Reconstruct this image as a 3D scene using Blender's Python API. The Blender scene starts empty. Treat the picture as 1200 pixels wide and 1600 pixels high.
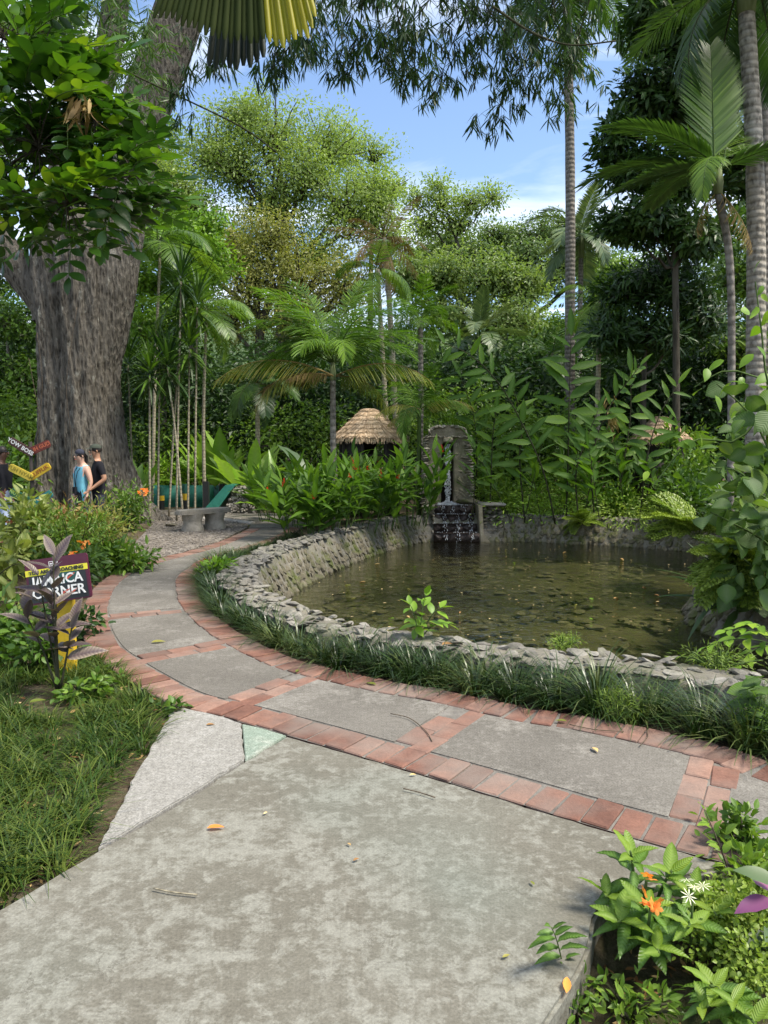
import bpy, bmesh, math, random
import numpy as np
from mathutils import Vector, Matrix, geometry

# ------------------------------------------------------------------ camera, world, sun, exposure
S = bpy.context.scene
COL = S.collection
FPX = 1150.0
TH = math.atan(95.0 / FPX)
CAMH = 1.6
R = math.radians

cam_d = bpy.data.cameras.new('camera')
cam = bpy.data.objects.new('camera', cam_d)
COL.objects.link(cam)
cam_d.sensor_fit = 'VERTICAL'
cam_d.sensor_height = 24.0
cam_d.lens = 24.0 * FPX / 1600.0
cam_d.clip_start = 0.05
cam_d.clip_end = 2000.0
cam.location = (0, 0, CAMH)
cam.rotation_euler = (math.pi / 2 - TH, 0, 0)
S.camera = cam

SUN_EL, SUN_AZ = R(60), R(112)          # azimuth clockwise from +Y (camera forward); 90 = right
W = bpy.data.worlds.new('World')
S.world = W
W.use_nodes = True
wn, wl = W.node_tree.nodes, W.node_tree.links
bg = wn['Background']
bg.inputs['Strength'].default_value = 0.13
sky = wn.new('ShaderNodeTexSky')
sky.sky_type = 'NISHITA'
sky.sun_disc = False
sky.sun_elevation = SUN_EL
sky.sun_rotation = SUN_AZ
sky.air_density = 1.0
sky.dust_density = 0.6
sky.ozone_density = 3.0
tc = wn.new('ShaderNodeTexCoord')
sep = wn.new('ShaderNodeSeparateXYZ')
wl.new(tc.outputs['Generated'], sep.inputs[0])
zz = wn.new('ShaderNodeMath'); zz.operation = 'MAXIMUM'; zz.inputs[1].default_value = 0.08
wl.new(sep.outputs['Z'], zz.inputs[0])
dv = wn.new('ShaderNodeVectorMath'); dv.operation = 'DIVIDE'
cz = wn.new('ShaderNodeCombineXYZ')
for i in range(3): wl.new(zz.outputs[0], cz.inputs[i])
wl.new(tc.outputs['Generated'], dv.inputs[0]); wl.new(cz.outputs[0], dv.inputs[1])
mp = wn.new('ShaderNodeMapping'); mp.inputs['Scale'].default_value = (0.55, 1.0, 0.0); mp.inputs['Rotation'].default_value = (0, 0, 0.5)
mp.inputs['Location'].default_value = (3.3, 1.2, 0)
wl.new(dv.outputs[0], mp.inputs['Vector'])
cn = wn.new('ShaderNodeTexNoise'); cn.inputs['Scale'].default_value = 1.1; cn.inputs['Detail'].default_value = 7; cn.inputs['Roughness'].default_value = 0.55
cn.inputs['Distortion'].default_value = 0.6
wl.new(mp.outputs[0], cn.inputs['Vector'])
cr = wn.new('ShaderNodeValToRGB')
cr.color_ramp.elements[0].position = 0.43; cr.color_ramp.elements[0].color = (0.02, 0.02, 0.02, 1)
cr.color_ramp.elements[1].position = 0.62; cr.color_ramp.elements[1].color = (0.85, 0.85, 0.85, 1)
wl.new(cn.outputs['Fac'], cr.inputs[0])
cm = wn.new('ShaderNodeMixRGB'); cm.inputs['Color2'].default_value = (5.6, 5.9, 6.3, 1)
wl.new(cr.outputs[0], cm.inputs['Fac']); wl.new(sky.outputs[0], cm.inputs['Color1'])
wl.new(cm.outputs[0], bg.inputs['Color'])

sl = bpy.data.lights.new('sun', 'SUN')
sl.energy = 3.5
sl.angle = R(18)
sl.color = (1.0, 0.93, 0.80)
so = bpy.data.objects.new('sun', sl)
COL.objects.link(so)
sd = Vector((math.sin(SUN_AZ) * math.cos(SUN_EL), math.cos(SUN_AZ) * math.cos(SUN_EL), math.sin(SUN_EL)))
so.rotation_euler = sd.to_track_quat('Z', 'Y').to_euler()

S.view_settings.view_transform = 'Standard'
S.view_settings.look = 'None'
S.view_settings.gamma = 1.0
S.view_settings.use_curve_mapping = False
S.view_settings.exposure = 1.05
S.render.engine = 'CYCLES'
S.cycles.max_bounces = 4
S.cycles.diffuse_bounces = 2
S.cycles.glossy_bounces = 2
S.cycles.transmission_bounces = 4
S.cycles.transparent_max_bounces = 10
S.cycles.sample_clamp_indirect = 3.0
S.cycles.use_adaptive_sampling = True
S.cycles.adaptive_threshold = 0.02
S.cycles.caustics_reflective = False
S.cycles.caustics_refractive = False
S.cycles.use_denoising = True

# ------------------------------------------------------------------ pixel helpers (photo 1200 x 1600)
def ray(px, py):
    u = (px - 600) / FPX; v = (800 - py) / FPX
    return np.array([u, math.cos(TH) + v * math.sin(TH), -math.sin(TH) + v * math.cos(TH)])
def G(px, py, z=0.0):
    d = ray(px, py); return d * ((z - CAMH) / d[2]) + np.array([0, 0, CAMH])
def P(px, py, Y):
    d = ray(px, py); return d * (Y / d[1]) + np.array([0, 0, CAMH])
def arr(*a): return np.array(a, float)

# ------------------------------------------------------------------ materials
MATS = {}
def newmat(name):
    m = bpy.data.materials.new(name); m.use_nodes = True
    nt = m.node_tree
    for n in list(nt.nodes):
        if n.type != 'OUTPUT_MATERIAL': nt.nodes.remove(n)
    out = nt.nodes['Material Output']
    b = nt.nodes.new('ShaderNodeBsdfPrincipled')
    nt.links.new(b.outputs[0], out.inputs['Surface'])
    MATS[name] = m
    return m, nt, b, out
def ramp(nt, stops):
    r = nt.nodes.new('ShaderNodeValToRGB')
    el = r.color_ramp.elements
    while len(el) < len(stops): el.new(0.5)
    for e, (p, c) in zip(el, stops):
        e.position = p; e.color = (c[0], c[1], c[2], 1)
    return r
def noise(nt, scale, detail=4, rough=0.55, vec=None, dist=0.0):
    n = nt.nodes.new('ShaderNodeTexNoise')
    n.inputs['Scale'].default_value = scale; n.inputs['Detail'].default_value = detail
    n.inputs['Roughness'].default_value = rough; n.inputs['Distortion'].default_value = dist
    if vec is not None: nt.links.new(vec, n.inputs['Vector'])
    return n
def coords(nt, kind='Object', scale=None):
    t = nt.nodes.new('ShaderNodeTexCoord'); o = t.outputs[kind]
    if scale is not None:
        mpn = nt.nodes.new('ShaderNodeMapping'); mpn.inputs['Scale'].default_value = scale
        nt.links.new(o, mpn.inputs['Vector']); o = mpn.outputs[0]
    return o
def worldpos(nt, scale=None):
    g = nt.nodes.new('ShaderNodeNewGeometry'); o = g.outputs['Position']
    if scale is not None:
        mpn = nt.nodes.new('ShaderNodeMapping'); mpn.inputs['Scale'].default_value = scale
        nt.links.new(o, mpn.inputs['Vector']); o = mpn.outputs[0]
    return o
def mix(nt, fac, a, b, mode='MIX'):
    n = nt.nodes.new('ShaderNodeMixRGB'); n.blend_type = mode
    for s, v in ((n.inputs['Fac'], fac), (n.inputs['Color1'], a), (n.inputs['Color2'], b)):
        if isinstance(v, (int, float)): s.default_value = v
        elif isinstance(v, tuple): s.default_value = (v[0], v[1], v[2], 1)
        else: nt.links.new(v, s)
    return n.outputs[0]
def bump(nt, b, h, strength=0.4, dist=0.01):
    n = nt.nodes.new('ShaderNodeBump'); n.inputs['Strength'].default_value = strength; n.inputs['Distance'].default_value = dist
    nt.links.new(h, n.inputs['Height']); nt.links.new(n.outputs[0], b.inputs['Normal'])
    return n
def mathn(nt, op, a, b=0.0):
    n = nt.nodes.new('ShaderNodeMath'); n.operation = op
    for s, v in ((n.inputs[0], a), (n.inputs[1], b)):
        if isinstance(v, (int, float)): s.default_value = v
        else: nt.links.new(v, s)
    return n.outputs[0]

LEAFGAIN = (1.55, 1.36, 0.95)
def leafmat(name, stops, rough=0.42, transl=0.32, spec=0.35, vein=None):
    """leaf colours picked per leaf ('var' attribute) and per object; thin translucent blade"""
    m, nt, b, out = newmat(name)
    at = nt.nodes.new('ShaderNodeAttribute'); at.attribute_name = 'var'
    oi = nt.nodes.new('ShaderNodeObjectInfo')
    stops = [(p, tuple(min(.9, q * k_) for q, k_ in zip(c, LEAFGAIN))) for p, c in stops]
    s = mathn(nt, 'ADD', at.outputs['Fac'], mathn(nt, 'MULTIPLY', mathn(nt, 'SUBTRACT', oi.outputs['Random'], 0.5), 0.65))
    n1 = noise(nt, 1.3, 1, vec=worldpos(nt))
    s = mathn(nt, 'ADD', s, mathn(nt, 'MULTIPLY', mathn(nt, 'SUBTRACT', n1.outputs['Fac'], 0.5), 0.5))
    r = ramp(nt, stops); nt.links.new(s, r.inputs[0])
    col = r.outputs[0]
    n2 = noise(nt, 28, 1, vec=coords(nt)) if vein else n1
    if vein: col = mix(nt, 0.5, col, ramp_out(nt, n2.outputs['Fac'], [(0.3, (0.72, 0.72, 0.72)), (0.7, (1.15, 1.15, 1.1))]), 'MULTIPLY')
    if vein:
        gz = nt.nodes.new('ShaderNodeAttribute'); gz.attribute_name = 'vein'
        sv = nt.nodes.new('ShaderNodeAttribute'); sv.attribute_name = 'sv'
        fr = mathn(nt, 'PINGPONG', mathn(nt, 'MULTIPLY', sv.outputs['Fac'], 11.0), 0.5)
        col = mix(nt, ramp_out(nt, fr, [(0.0, (0.24,) * 3), (0.16, (0.0,) * 3)]), col, vein)
        col = mix(nt, 0.8, col, ramp_out(nt, fr, [(0.0, (0.88, 0.88, 0.88)), (0.5, (1.08, 1.08, 1.08))]), 'MULTIPLY')
        col = mix(nt, gz.outputs['Fac'], col, vein)
        bump(nt, b, fr, 0.35, 0.01)
    nt.links.new(col, b.inputs['Base Color'])
    b.inputs['Roughness'].default_value = rough
    b.inputs['Specular IOR Level'].default_value = spec
    t = nt.nodes.new('ShaderNodeBsdfTranslucent')
    nt.links.new(mix(nt, 1.0, col, (1.25, 1.35, 0.55), 'MULTIPLY'), t.inputs['Color'])
    mx = nt.nodes.new('ShaderNodeMixShader'); mx.inputs[0].default_value = transl
    nt.links.new(b.outputs[0], mx.inputs[1]); nt.links.new(t.outputs[0], mx.inputs[2])
    nt.links.new(mx.outputs[0], out.inputs['Surface'])
    return m
def ramp_out(nt, src, stops):
    r = ramp(nt, stops); nt.links.new(src, r.inputs[0]); return r.outputs[0]

def g3(base, d=0.55, l=1.6):
    a = [c * d for c in base]; c = [c * l for c in base]
    return [(0.1, a), (0.5, base), (0.9, c)]
leafmat('leaf_mid', [(0.05, (0.028, 0.070, 0.014)), (0.5, (0.060, 0.130, 0.022)), (0.95, (0.115, 0.205, 0.035))])
leafmat('leaf_bright', [(0.05, (0.060, 0.140, 0.018)), (0.5, (0.115, 0.230, 0.030)), (0.95, (0.190, 0.310, 0.045))])
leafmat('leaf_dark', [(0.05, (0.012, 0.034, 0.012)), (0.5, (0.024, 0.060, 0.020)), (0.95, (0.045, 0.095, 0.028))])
leafmat('leaf_bamboo', [(0.05, (0.014, 0.036, 0.016)), (0.5, (0.028, 0.066, 0.024)), (0.95, (0.060, 0.120, 0.034))], transl=0.4)
leafmat('leaf_glossy', [(0.05, (0.010, 0.034, 0.008)), (0.45, (0.024, 0.072, 0.011)), (0.75, (0.055, 0.135, 0.014)), (0.97, (0.15, 0.24, 0.022))], rough=0.34, spec=0.42, transl=0.36)
leafmat('leaf_lime', [(0.05, (0.130, 0.200, 0.080)), (0.5, (0.190, 0.285, 0.115)), (0.95, (0.250, 0.345, 0.140))], transl=0.45)
leafmat('leaf_olive', [(0.05, (0.095, 0.115, 0.045)), (0.5, (0.150, 0.180, 0.070)), (0.95, (0.205, 0.225, 0.085))], transl=0.42)
leafmat('leaf_blue', [(0.05, (0.030, 0.062, 0.040)), (0.5, (0.060, 0.105, 0.065)), (0.95, (0.110, 0.160, 0.095))], transl=0.25)
leafmat('leaf_saman', [(0.05, (0.048, 0.094, 0.052)), (0.5, (0.088, 0.155, 0.076)), (0.95, (0.140, 0.210, 0.090))], transl=0.42)
leafmat('leaf_dry', [(0.05, (0.085, 0.060, 0.030)), (0.5, (0.17, 0.13, 0.065)), (0.95, (0.27, 0.22, 0.12))], transl=0.15, rough=0.7)
leafmat('leaf_yellow', [(0.05, (0.070, 0.110, 0.025)), (0.5, (0.135, 0.165, 0.045)), (0.95, (0.23, 0.225, 0.085))])
leafmat('leaf_ginger', [(0.05, (0.018, 0.052, 0.007)), (0.5, (0.046, 0.118, 0.012)), (0.95, (0.120, 0.230, 0.022))], rough=0.5, spec=0.22, transl=0.42, vein=(0.10, 0.19, 0.04))
leafmat('leaf_banana', [(0.05, (0.070, 0.170, 0.024)), (0.5, (0.125, 0.265, 0.036)), (0.95, (0.21, 0.35, 0.05))], rough=0.35, transl=0.38, vein=(0.25, 0.36, 0.10))
leafmat('leaf_variegated', [(0.05, (0.038, 0.082, 0.020)), (0.5, (0.080, 0.145, 0.032)), (0.95, (0.190, 0.250, 0.070))], vein=(0.30, 0.33, 0.10))
leafmat('leaf_purple', [(0.05, (0.045, 0.040, 0.044)), (0.5, (0.110, 0.100, 0.108)), (0.95, (0.220, 0.205, 0.225))], rough=0.4, transl=0.12, vein=(0.05, 0.03, 0.05))
leafmat('leaf_violet', [(0.05, (0.07, 0.025, 0.09)), (0.5, (0.14, 0.05, 0.18)), (0.95, (0.22, 0.10, 0.26))], transl=0.15)
leafmat('leaf_vine', [(0.05, (0.012, 0.032, 0.010)), (0.4, (0.030, 0.080, 0.014)), (0.7, (0.065, 0.145, 0.022)), (0.97, (0.18, 0.26, 0.045))], rough=0.5, spec=0.25, vein=(0.12, 0.18, 0.07))
leafmat('leaf_crossandra', [(0.05, (0.012, 0.036, 0.005)), (0.5, (0.030, 0.080, 0.008)), (0.95, (0.085, 0.165, 0.014))], rough=0.36, spec=0.36, transl=0.35, vein=(0.17, 0.30, 0.06))
leafmat('leaf_young', [(0.05, (0.036, 0.092, 0.008)), (0.5, (0.068, 0.145, 0.011)), (0.95, (0.145, 0.23, 0.020))], rough=0.4, spec=.3, transl=.4, vein=(0.26, 0.38, 0.07))
leafmat('leaf_lace', [(0.05, (0.075, 0.140, 0.026)), (0.5, (0.130, 0.210, 0.042)), (0.95, (0.200, 0.290, 0.075))])
leafmat('leaf_mondo', [(0.05, (0.008, 0.021, 0.006)), (0.55, (0.018, 0.044, 0.011)), (0.97, (0.075, 0.105, 0.045))], rough=0.35, spec=0.5, transl=0.12)
leafmat('leaf_grass', [(0.05, (0.009, 0.026, 0.006)), (0.5, (0.021, 0.052, 0.010)), (0.95, (0.070, 0.105, 0.025))], rough=0.5, transl=0.2, spec=.2)
leafmat('leaf_croton', [(0.05, (0.06, 0.02, 0.018)), (0.5, (0.12, 0.06, 0.03)), (0.95, (0.20, 0.17, 0.08))])
leafmat('petal_orange', [(0.0, (0.70, 0.16, 0.04)), (1.0, (0.86, 0.30, 0.10))], rough=0.55)
leafmat('petal_red', [(0.0, (0.35, 0.012, 0.015)), (1.0, (0.55, 0.03, 0.03))], rough=0.5)
leafmat('petal_white', [(0.0, (0.6, 0.62, 0.60)), (1.0, (0.8, 0.8, 0.78))], rough=0.5)
leafmat('litter', [(0.05, (0.11, 0.055, 0.025)), (0.4, (0.20, 0.13, 0.07)), (0.7, (0.33, 0.26, 0.15)), (0.95, (0.42, 0.37, 0.26))], rough=0.8, transl=0.05)
leafmat('fan_green', [(0.0, (0.016, 0.028, 0.010)), (1.0, (0.024, 0.038, 0.014))], rough=0.8, transl=0.3, spec=.1)
leafmat('fan_dark', [(0.0, (0.004, 0.012, 0.008)), (1.0, (0.007, 0.018, 0.011))], rough=0.6, transl=0.1)
leafmat('fan_yellow', [(0.0, (0.16, 0.18, 0.008)), (1.0, (0.23, 0.235, 0.010))], rough=0.5, transl=0.45)

def barkmat(name, c1, c2, scale=(6, 6, 1.2), bs=0.7, bd=0.04, lichen=0.0, rings=0):
    m, nt, b, out = newmat(name)
    v = worldpos(nt, scale)
    n1 = noise(nt, 2.2, 8, 0.65, v, 0.8)
    vor = nt.nodes.new('ShaderNodeTexVoronoi'); vor.inputs['Scale'].default_value = 2.4; vor.feature = 'F1'
    nt.links.new(mix(nt, 0.25, v, n1.outputs['Color']), vor.inputs['Vector'])
    h = mathn(nt, 'ADD', mathn(nt, 'MULTIPLY', vor.outputs['Distance'], 0.7), n1.outputs['Fac'])
    col = ramp_out(nt, h, [(0.50, c1), (0.95, c2)])
    n3 = noise(nt, 0.9, 3, vec=worldpos(nt))
    col = mix(nt, 0.6, col, ramp_out(nt, n3.outputs['Fac'], [(0.35, (0.7, 0.68, 0.62)), (0.65, (1.2, 1.2, 1.2))]), 'MULTIPLY')
    if lichen:
        n4 = noise(nt, 7, 4, 0.6, worldpos(nt, (1, 1, 0.55)))
        col = mix(nt, ramp_out(nt, n4.outputs['Fac'], [(0.60, (0, 0, 0)), (0.70, (lichen,) * 3)]), col, (0.42, 0.42, 0.36))
    if rings:
        w = nt.nodes.new('ShaderNodeTexWave'); w.bands_direction = 'Z'; w.inputs['Scale'].default_value = rings
        w.inputs['Distortion'].default_value = 1.6; w.inputs['Detail'].default_value = 3
        nt.links.new(worldpos(nt), w.inputs['Vector'])
        col = mix(nt, 0.55, col, ramp_out(nt, w.outputs['Fac'], [(0.0, (0.45, 0.43, 0.40)), (0.3, (1, 1, 1))]), 'MULTIPLY')
        h = mathn(nt, 'ADD', h, w.outputs['Fac'])
    nt.links.new(col, b.inputs['Base Color'])
    b.inputs['Roughness'].default_value = 0.9; b.inputs['Specular IOR Level'].default_value = 0.15
    bump(nt, b, h, bs, bd)
    return m
barkmat('bark_big', (0.030, 0.026, 0.021), (0.145, 0.130, 0.110), (9, 9, 2.4), 0.8, 0.10, lichen=0.4)
barkmat('bark_dark', (0.022, 0.019, 0.015), (0.085, 0.075, 0.058))
barkmat('bark_grey', (0.075, 0.068, 0.056), (0.20, 0.185, 0.15), (8, 8, 2))
barkmat('bark_palm', (0.13, 0.115, 0.095), (0.34, 0.31, 0.265), (9, 9, 5), 0.6, 0.02, rings=3.2, lichen=0.3)
barkmat('bark_palm_dark', (0.10, 0.09, 0.078), (0.22, 0.20, 0.175), (9, 9, 5), 0.6, 0.02, rings=2.4)
barkmat('cane', (0.17, 0.145, 0.10), (0.36, 0.32, 0.235), (20, 20, 6), 0.3, 0.01, rings=3.5)
barkmat('stem_green', (0.035, 0.065, 0.018), (0.080, 0.125, 0.035), (12, 12, 3), 0.2, 0.005)
barkmat('stem_dark', (0.020, 0.022, 0.012), (0.055, 0.055, 0.030), (12, 12, 3), 0.2, 0.005)
barkmat('crownshaft', (0.11, 0.14, 0.06), (0.22, 0.25, 0.13), (10, 10, 1), 0.2, 0.01)
barkmat('twig', (0.035, 0.026, 0.018), (0.11, 0.085, 0.060), (20, 20, 20), 0.3, 0.004)

def stonemat(name, c1, c2, moss=0.0, wet=0.75, scale=6.0, lich=0.0):
    m, nt, b, out = newmat(name)
    v = worldpos(nt)
    oi = nt.nodes.new('ShaderNodeObjectInfo')
    at = nt.nodes.new('ShaderNodeAttribute'); at.attribute_name = 'var'
    n1 = noise(nt, scale, 8, 0.65, v)
    n2 = noise(nt, scale * 6, 5, 0.7, v)
    f = mathn(nt, 'ADD', mathn(nt, 'MULTIPLY', n1.outputs['Fac'], 0.6), mathn(nt, 'MULTIPLY', n2.outputs['Fac'], 0.25))
    f = mathn(nt, 'ADD', f, mathn(nt, 'MULTIPLY', oi.outputs['Random'], 0.22))
    f = mathn(nt, 'ADD', f, mathn(nt, 'MULTIPLY', at.outputs['Fac'], 0.10))
    col = ramp_out(nt, f, [(0.36, c1), (0.72, c2)])
    if lich:
        n4 = noise(nt, 9, 6, 0.7, v)
        col = mix(nt, ramp_out(nt, n4.outputs['Fac'], [(0.52, (0, 0, 0)), (0.60, (lich,) * 3)]), col, (0.10, 0.095, 0.085))
    if moss:
        n3 = noise(nt, 3.2, 6, 0.65, v)
        col = mix(nt, ramp_out(nt, n3.outputs['Fac'], [(0.46, (0, 0, 0)), (0.62, (moss,) * 3)]), col, (0.085, 0.105, 0.022))
    nt.links.new(col, b.inputs['Base Color'])
    b.inputs['Roughness'].default_value = wet
    b.inputs['Specular IOR Level'].default_value = 0.25
    bump(nt, b, mathn(nt, 'ADD', n1.outputs['Fac'], mathn(nt, 'MULTIPLY', n2.outputs['Fac'], 0.5)), 0.8, 0.03)
    return m
stonemat('stone_rim', (0.095, 0.086, 0.070), (0.35, 0.325, 0.28), moss=0.22, lich=0.55)
stonemat('mortar_rim', (0.07, 0.062, 0.048), (0.22, 0.20, 0.16), moss=0.4, lich=0.5)
stonemat('stone_moss', (0.055, 0.048, 0.030), (0.23, 0.20, 0.14), moss=0.85)
stonemat('stone_fountain', (0.14, 0.115, 0.08), (0.42, 0.36, 0.265), moss=0.4, scale=4)
stonemat('stone_slate', (0.13, 0.115, 0.09), (0.42, 0.38, 0.31), moss=0.3)
stonemat('stone_wet', (0.018, 0.013, 0.012), (0.085, 0.062, 0.052), wet=0.25)
stonemat('stone_bed', (0.050, 0.046, 0.028), (0.27, 0.245, 0.17), moss=0.3, wet=0.5, scale=9)
stonemat('mortar_dark', (0.030, 0.026, 0.020), (0.11, 0.10, 0.08), moss=0.5)
stonemat('mortar_path', (0.10, 0.09, 0.078), (0.28, 0.26, 0.23))
stonemat('bed_mud', (0.038, 0.036, 0.020), (0.13, 0.12, 0.075), moss=0.3)
stonemat('bench_stone', (0.17, 0.15, 0.12), (0.38, 0.345, 0.285), lich=0.3)
stonemat('bench_shadow_stone', (0.12, 0.105, 0.085), (0.27, 0.24, 0.20), lich=0.3)
stonemat('rubble', (0.12, 0.105, 0.085), (0.52, 0.48, 0.42))
stonemat('pebble', (0.085, 0.072, 0.060), (0.33, 0.295, 0.26))

def concretemat(name, c1, c2, c3, patch=(0.5, 0.56), crack=0.0, tint=None, pscale=2.6, sp=0.35):
    m, nt, b, out = newmat(name)
    v = worldpos(nt)
    big = noise(nt, 0.9, 5, 0.6, v)
    n1 = noise(nt, pscale, 9, 0.72, v, 0.5)
    fine = noise(nt, 105, 3, 0.75, v)
    mid = noise(nt, 26, 5, 0.7, v)
    col = ramp_out(nt, big.outputs['Fac'], [(0.34, c1), (0.66, c2)])
    pm = mathn(nt, 'ADD', mathn(nt, 'MULTIPLY', n1.outputs['Fac'], 0.62), mathn(nt, 'MULTIPLY', mid.outputs['Fac'], 0.24))
    reg = noise(nt, 1.05, 3, 0.6, worldpos(nt, (1, 1.3, 1)), 0.4)
    pm = mathn(nt, 'ADD', pm, mathn(nt, 'MULTIPLY', mathn(nt, 'SUBTRACT', reg.outputs['Fac'], 0.22), 0.42))
    vf = nt.nodes.new('ShaderNodeTexVoronoi'); vf.inputs['Scale'].default_value = 16; nt.links.new(mix(nt, 0.10, v, n1.outputs['Color']), vf.inputs['Vector'])
    pm = mathn(nt, 'ADD', pm, mathn(nt, 'MULTIPLY', mathn(nt, 'SUBTRACT', vf.outputs['Color'], 0.5), 0.075))
    col = mix(nt, ramp_out(nt, pm, [(patch[0], (0, 0, 0)), (patch[1], (0.9, 0.9, 0.9))]), col, c3)
    if tint:
        n5 = noise(nt, 0.55, 3, 0.5, worldpos(nt, (1.0, 1.0, 1.0)))
        col = mix(nt, ramp_out(nt, n5.outputs['Fac'], [(0.5, (0, 0, 0)), (0.68, (0.55, 0.55, 0.55))]), col, tint)
    if crack:
        vo = nt.nodes.new('ShaderNodeTexVoronoi'); vo.feature = 'DISTANCE_TO_EDGE'; vo.inputs['Scale'].default_value = 7.5
        nt.links.new(mix(nt, 0.16, v, n1.outputs['Color']), vo.inputs['Vector'])
        cf = ramp_out(nt, vo.outputs['Distance'], [(0.0, (1, 1, 1)), (0.022, (0, 0, 0))])
        n6 = noise(nt, 1.7, 3, 0.6, v)
        cf = mix(nt, 1.0, cf, ramp_out(nt, n6.outputs['Fac'], [(0.50, (0, 0, 0)), (0.60, (crack,) * 3)]), 'MULTIPLY')
        col = mix(nt, cf, col, (0.10, 0.092, 0.075))
    col = mix(nt, sp * 2, col, ramp_out(nt, fine.outputs['Fac'], [(0.30, (0.40, 0.40, 0.40)), (0.5, (1, 1, 1)), (0.70, (1.6, 1.6, 1.6))]), 'MULTIPLY')
    col = mix(nt, 0.55, col, ramp_out(nt, mid.outputs['Fac'], [(0.35, (0.72, 0.71, 0.68)), (0.62, (1.12, 1.12, 1.12))]), 'MULTIPLY')
    nt.links.new(col, b.inputs['Base Color'])
    b.inputs['Roughness'].default_value = 0.88; b.inputs['Specular IOR Level'].default_value = 0.2
    bump(nt, b, mathn(nt, 'ADD', mathn(nt, 'MULTIPLY', fine.outputs['Fac'], 0.5), mathn(nt, 'ADD', mid.outputs['Fac'], pm)), 0.22, 0.010)
    return m
concretemat('concrete_terrace', (0.122, 0.112, 0.089), (0.165, 0.156, 0.128), (0.218, 0.212, 0.180), (0.525, 0.615), sp=0.2, crack=0.9, tint=(0.165, 0.185, 0.158), pscale=8.0)
concretemat('concrete_pale', (0.225, 0.215, 0.193), (0.262, 0.251, 0.228), (0.30, 0.29, 0.267), (0.56, 0.70), sp=0.35)
concretemat('concrete_green', (0.185, 0.235, 0.19), (0.24, 0.28, 0.225), (0.31, 0.33, 0.28), (0.55, 0.65))
concretemat('concrete_path', (0.120, 0.110, 0.095), (0.170, 0.157, 0.137), (0.225, 0.210, 0.185), (0.54, 0.68), sp=0.35)
concretemat('concrete_grey', (0.20, 0.19, 0.17), (0.30, 0.285, 0.26), (0.36, 0.34, 0.31))

def brickmat():
    m, nt, b, out = newmat('brick')
    oi = nt.nodes.new('ShaderNodeObjectInfo')
    v = worldpos(nt)
    n1 = noise(nt, 9, 6, 0.65, v); n2 = noise(nt, 60, 4, 0.7, v); n3 = noise(nt, 1.6, 3, 0.6, v)
    col = ramp_out(nt, oi.outputs['Random'], [(0.0, (0.135, 0.068, 0.050)), (0.3, (0.185, 0.092, 0.067)), (0.7, (0.225, 0.120, 0.088)), (1.0, (0.275, 0.165, 0.125))])
    col = mix(nt, 0.85, col, ramp_out(nt, n1.outputs['Fac'], [(0.3, (0.68, 0.68, 0.70)), (0.7, (1.2, 1.18, 1.15))]), 'MULTIPLY')
    col = mix(nt, 0.7, col, ramp_out(nt, n2.outputs['Fac'], [(0.3, (0.75, 0.75, 0.75)), (0.7, (1.2, 1.2, 1.2))]), 'MULTIPLY')
    col = mix(nt, ramp_out(nt, n3.outputs['Fac'], [(0.42, (0, 0, 0)), (0.66, (0.65,) * 3)]), col, (0.20, 0.172, 0.148))
    nt.links.new(col, b.inputs['Base Color'])
    b.inputs['Roughness'].default_value = 0.85; b.inputs['Specular IOR Level'].default_value = 0.2
    bump(nt, b, mathn(nt, 'ADD', n1.outputs['Fac'], n2.outputs['Fac']), 0.5, 0.008)
brickmat()

def groundmat():
    m, nt, b, out = newmat('soil')
    v = worldpos(nt)
    a = noise(nt, 1.4, 6, 0.65, v); f = noise(nt, 45, 5, 0.75, v); c = noise(nt, 9, 6, 0.7, v)
    col = ramp_out(nt, c.outputs['Fac'], [(0.3, (0.055, 0.040, 0.026)), (0.5, (0.105, 0.080, 0.055)), (0.72, (0.19, 0.155, 0.11))])
    col = mix(nt, ramp_out(nt, a.outputs['Fac'], [(0.48, (0, 0, 0)), (0.62, (0.75,) * 3)]), col, (0.045, 0.065, 0.020))
    col = mix(nt, 0.9, col, ramp_out(nt, f.outputs['Fac'], [(0.3, (0.5, 0.5, 0.5)), (0.68, (1.4, 1.38, 1.3))]), 'MULTIPLY')
    nt.links.new(col, b.inputs['Base Color']); b.inputs['Roughness'].default_value = 0.95
    b.inputs['Specular IOR Level'].default_value = 0.1
    bump(nt, b, mathn(nt, 'ADD', f.outputs['Fac'], c.outputs['Fac']), 0.8, 0.03)
    m, nt, b, out = newmat('gravel')
    v = worldpos(nt)
    vo = nt.nodes.new('ShaderNodeTexVoronoi'); vo.inputs['Scale'].default_value = 26; nt.links.new(v, vo.inputs['Vector'])
    col = ramp_out(nt, mathn(nt, 'FRACT', mathn(nt, 'MULTIPLY', vo.outputs['Color'], 3.1)), [(0.0, (0.06, 0.050, 0.040)), (0.5, (0.145, 0.125, 0.102)), (1.0, (0.30, 0.265, 0.23))])
    a = noise(nt, 1.1, 4, 0.6, v)
    col = mix(nt, 0.7, col, ramp_out(nt, a.outputs['Fac'], [(0.35, (0.6, 0.56, 0.5)), (0.65, (1.1, 1.1, 1.1))]), 'MULTIPLY')
    nt.links.new(col, b.inputs['Base Color']); b.inputs['Roughness'].default_value = 0.9
    bump(nt, b, vo.outputs['Distance'], 0.8, 0.02)
groundmat()

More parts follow.
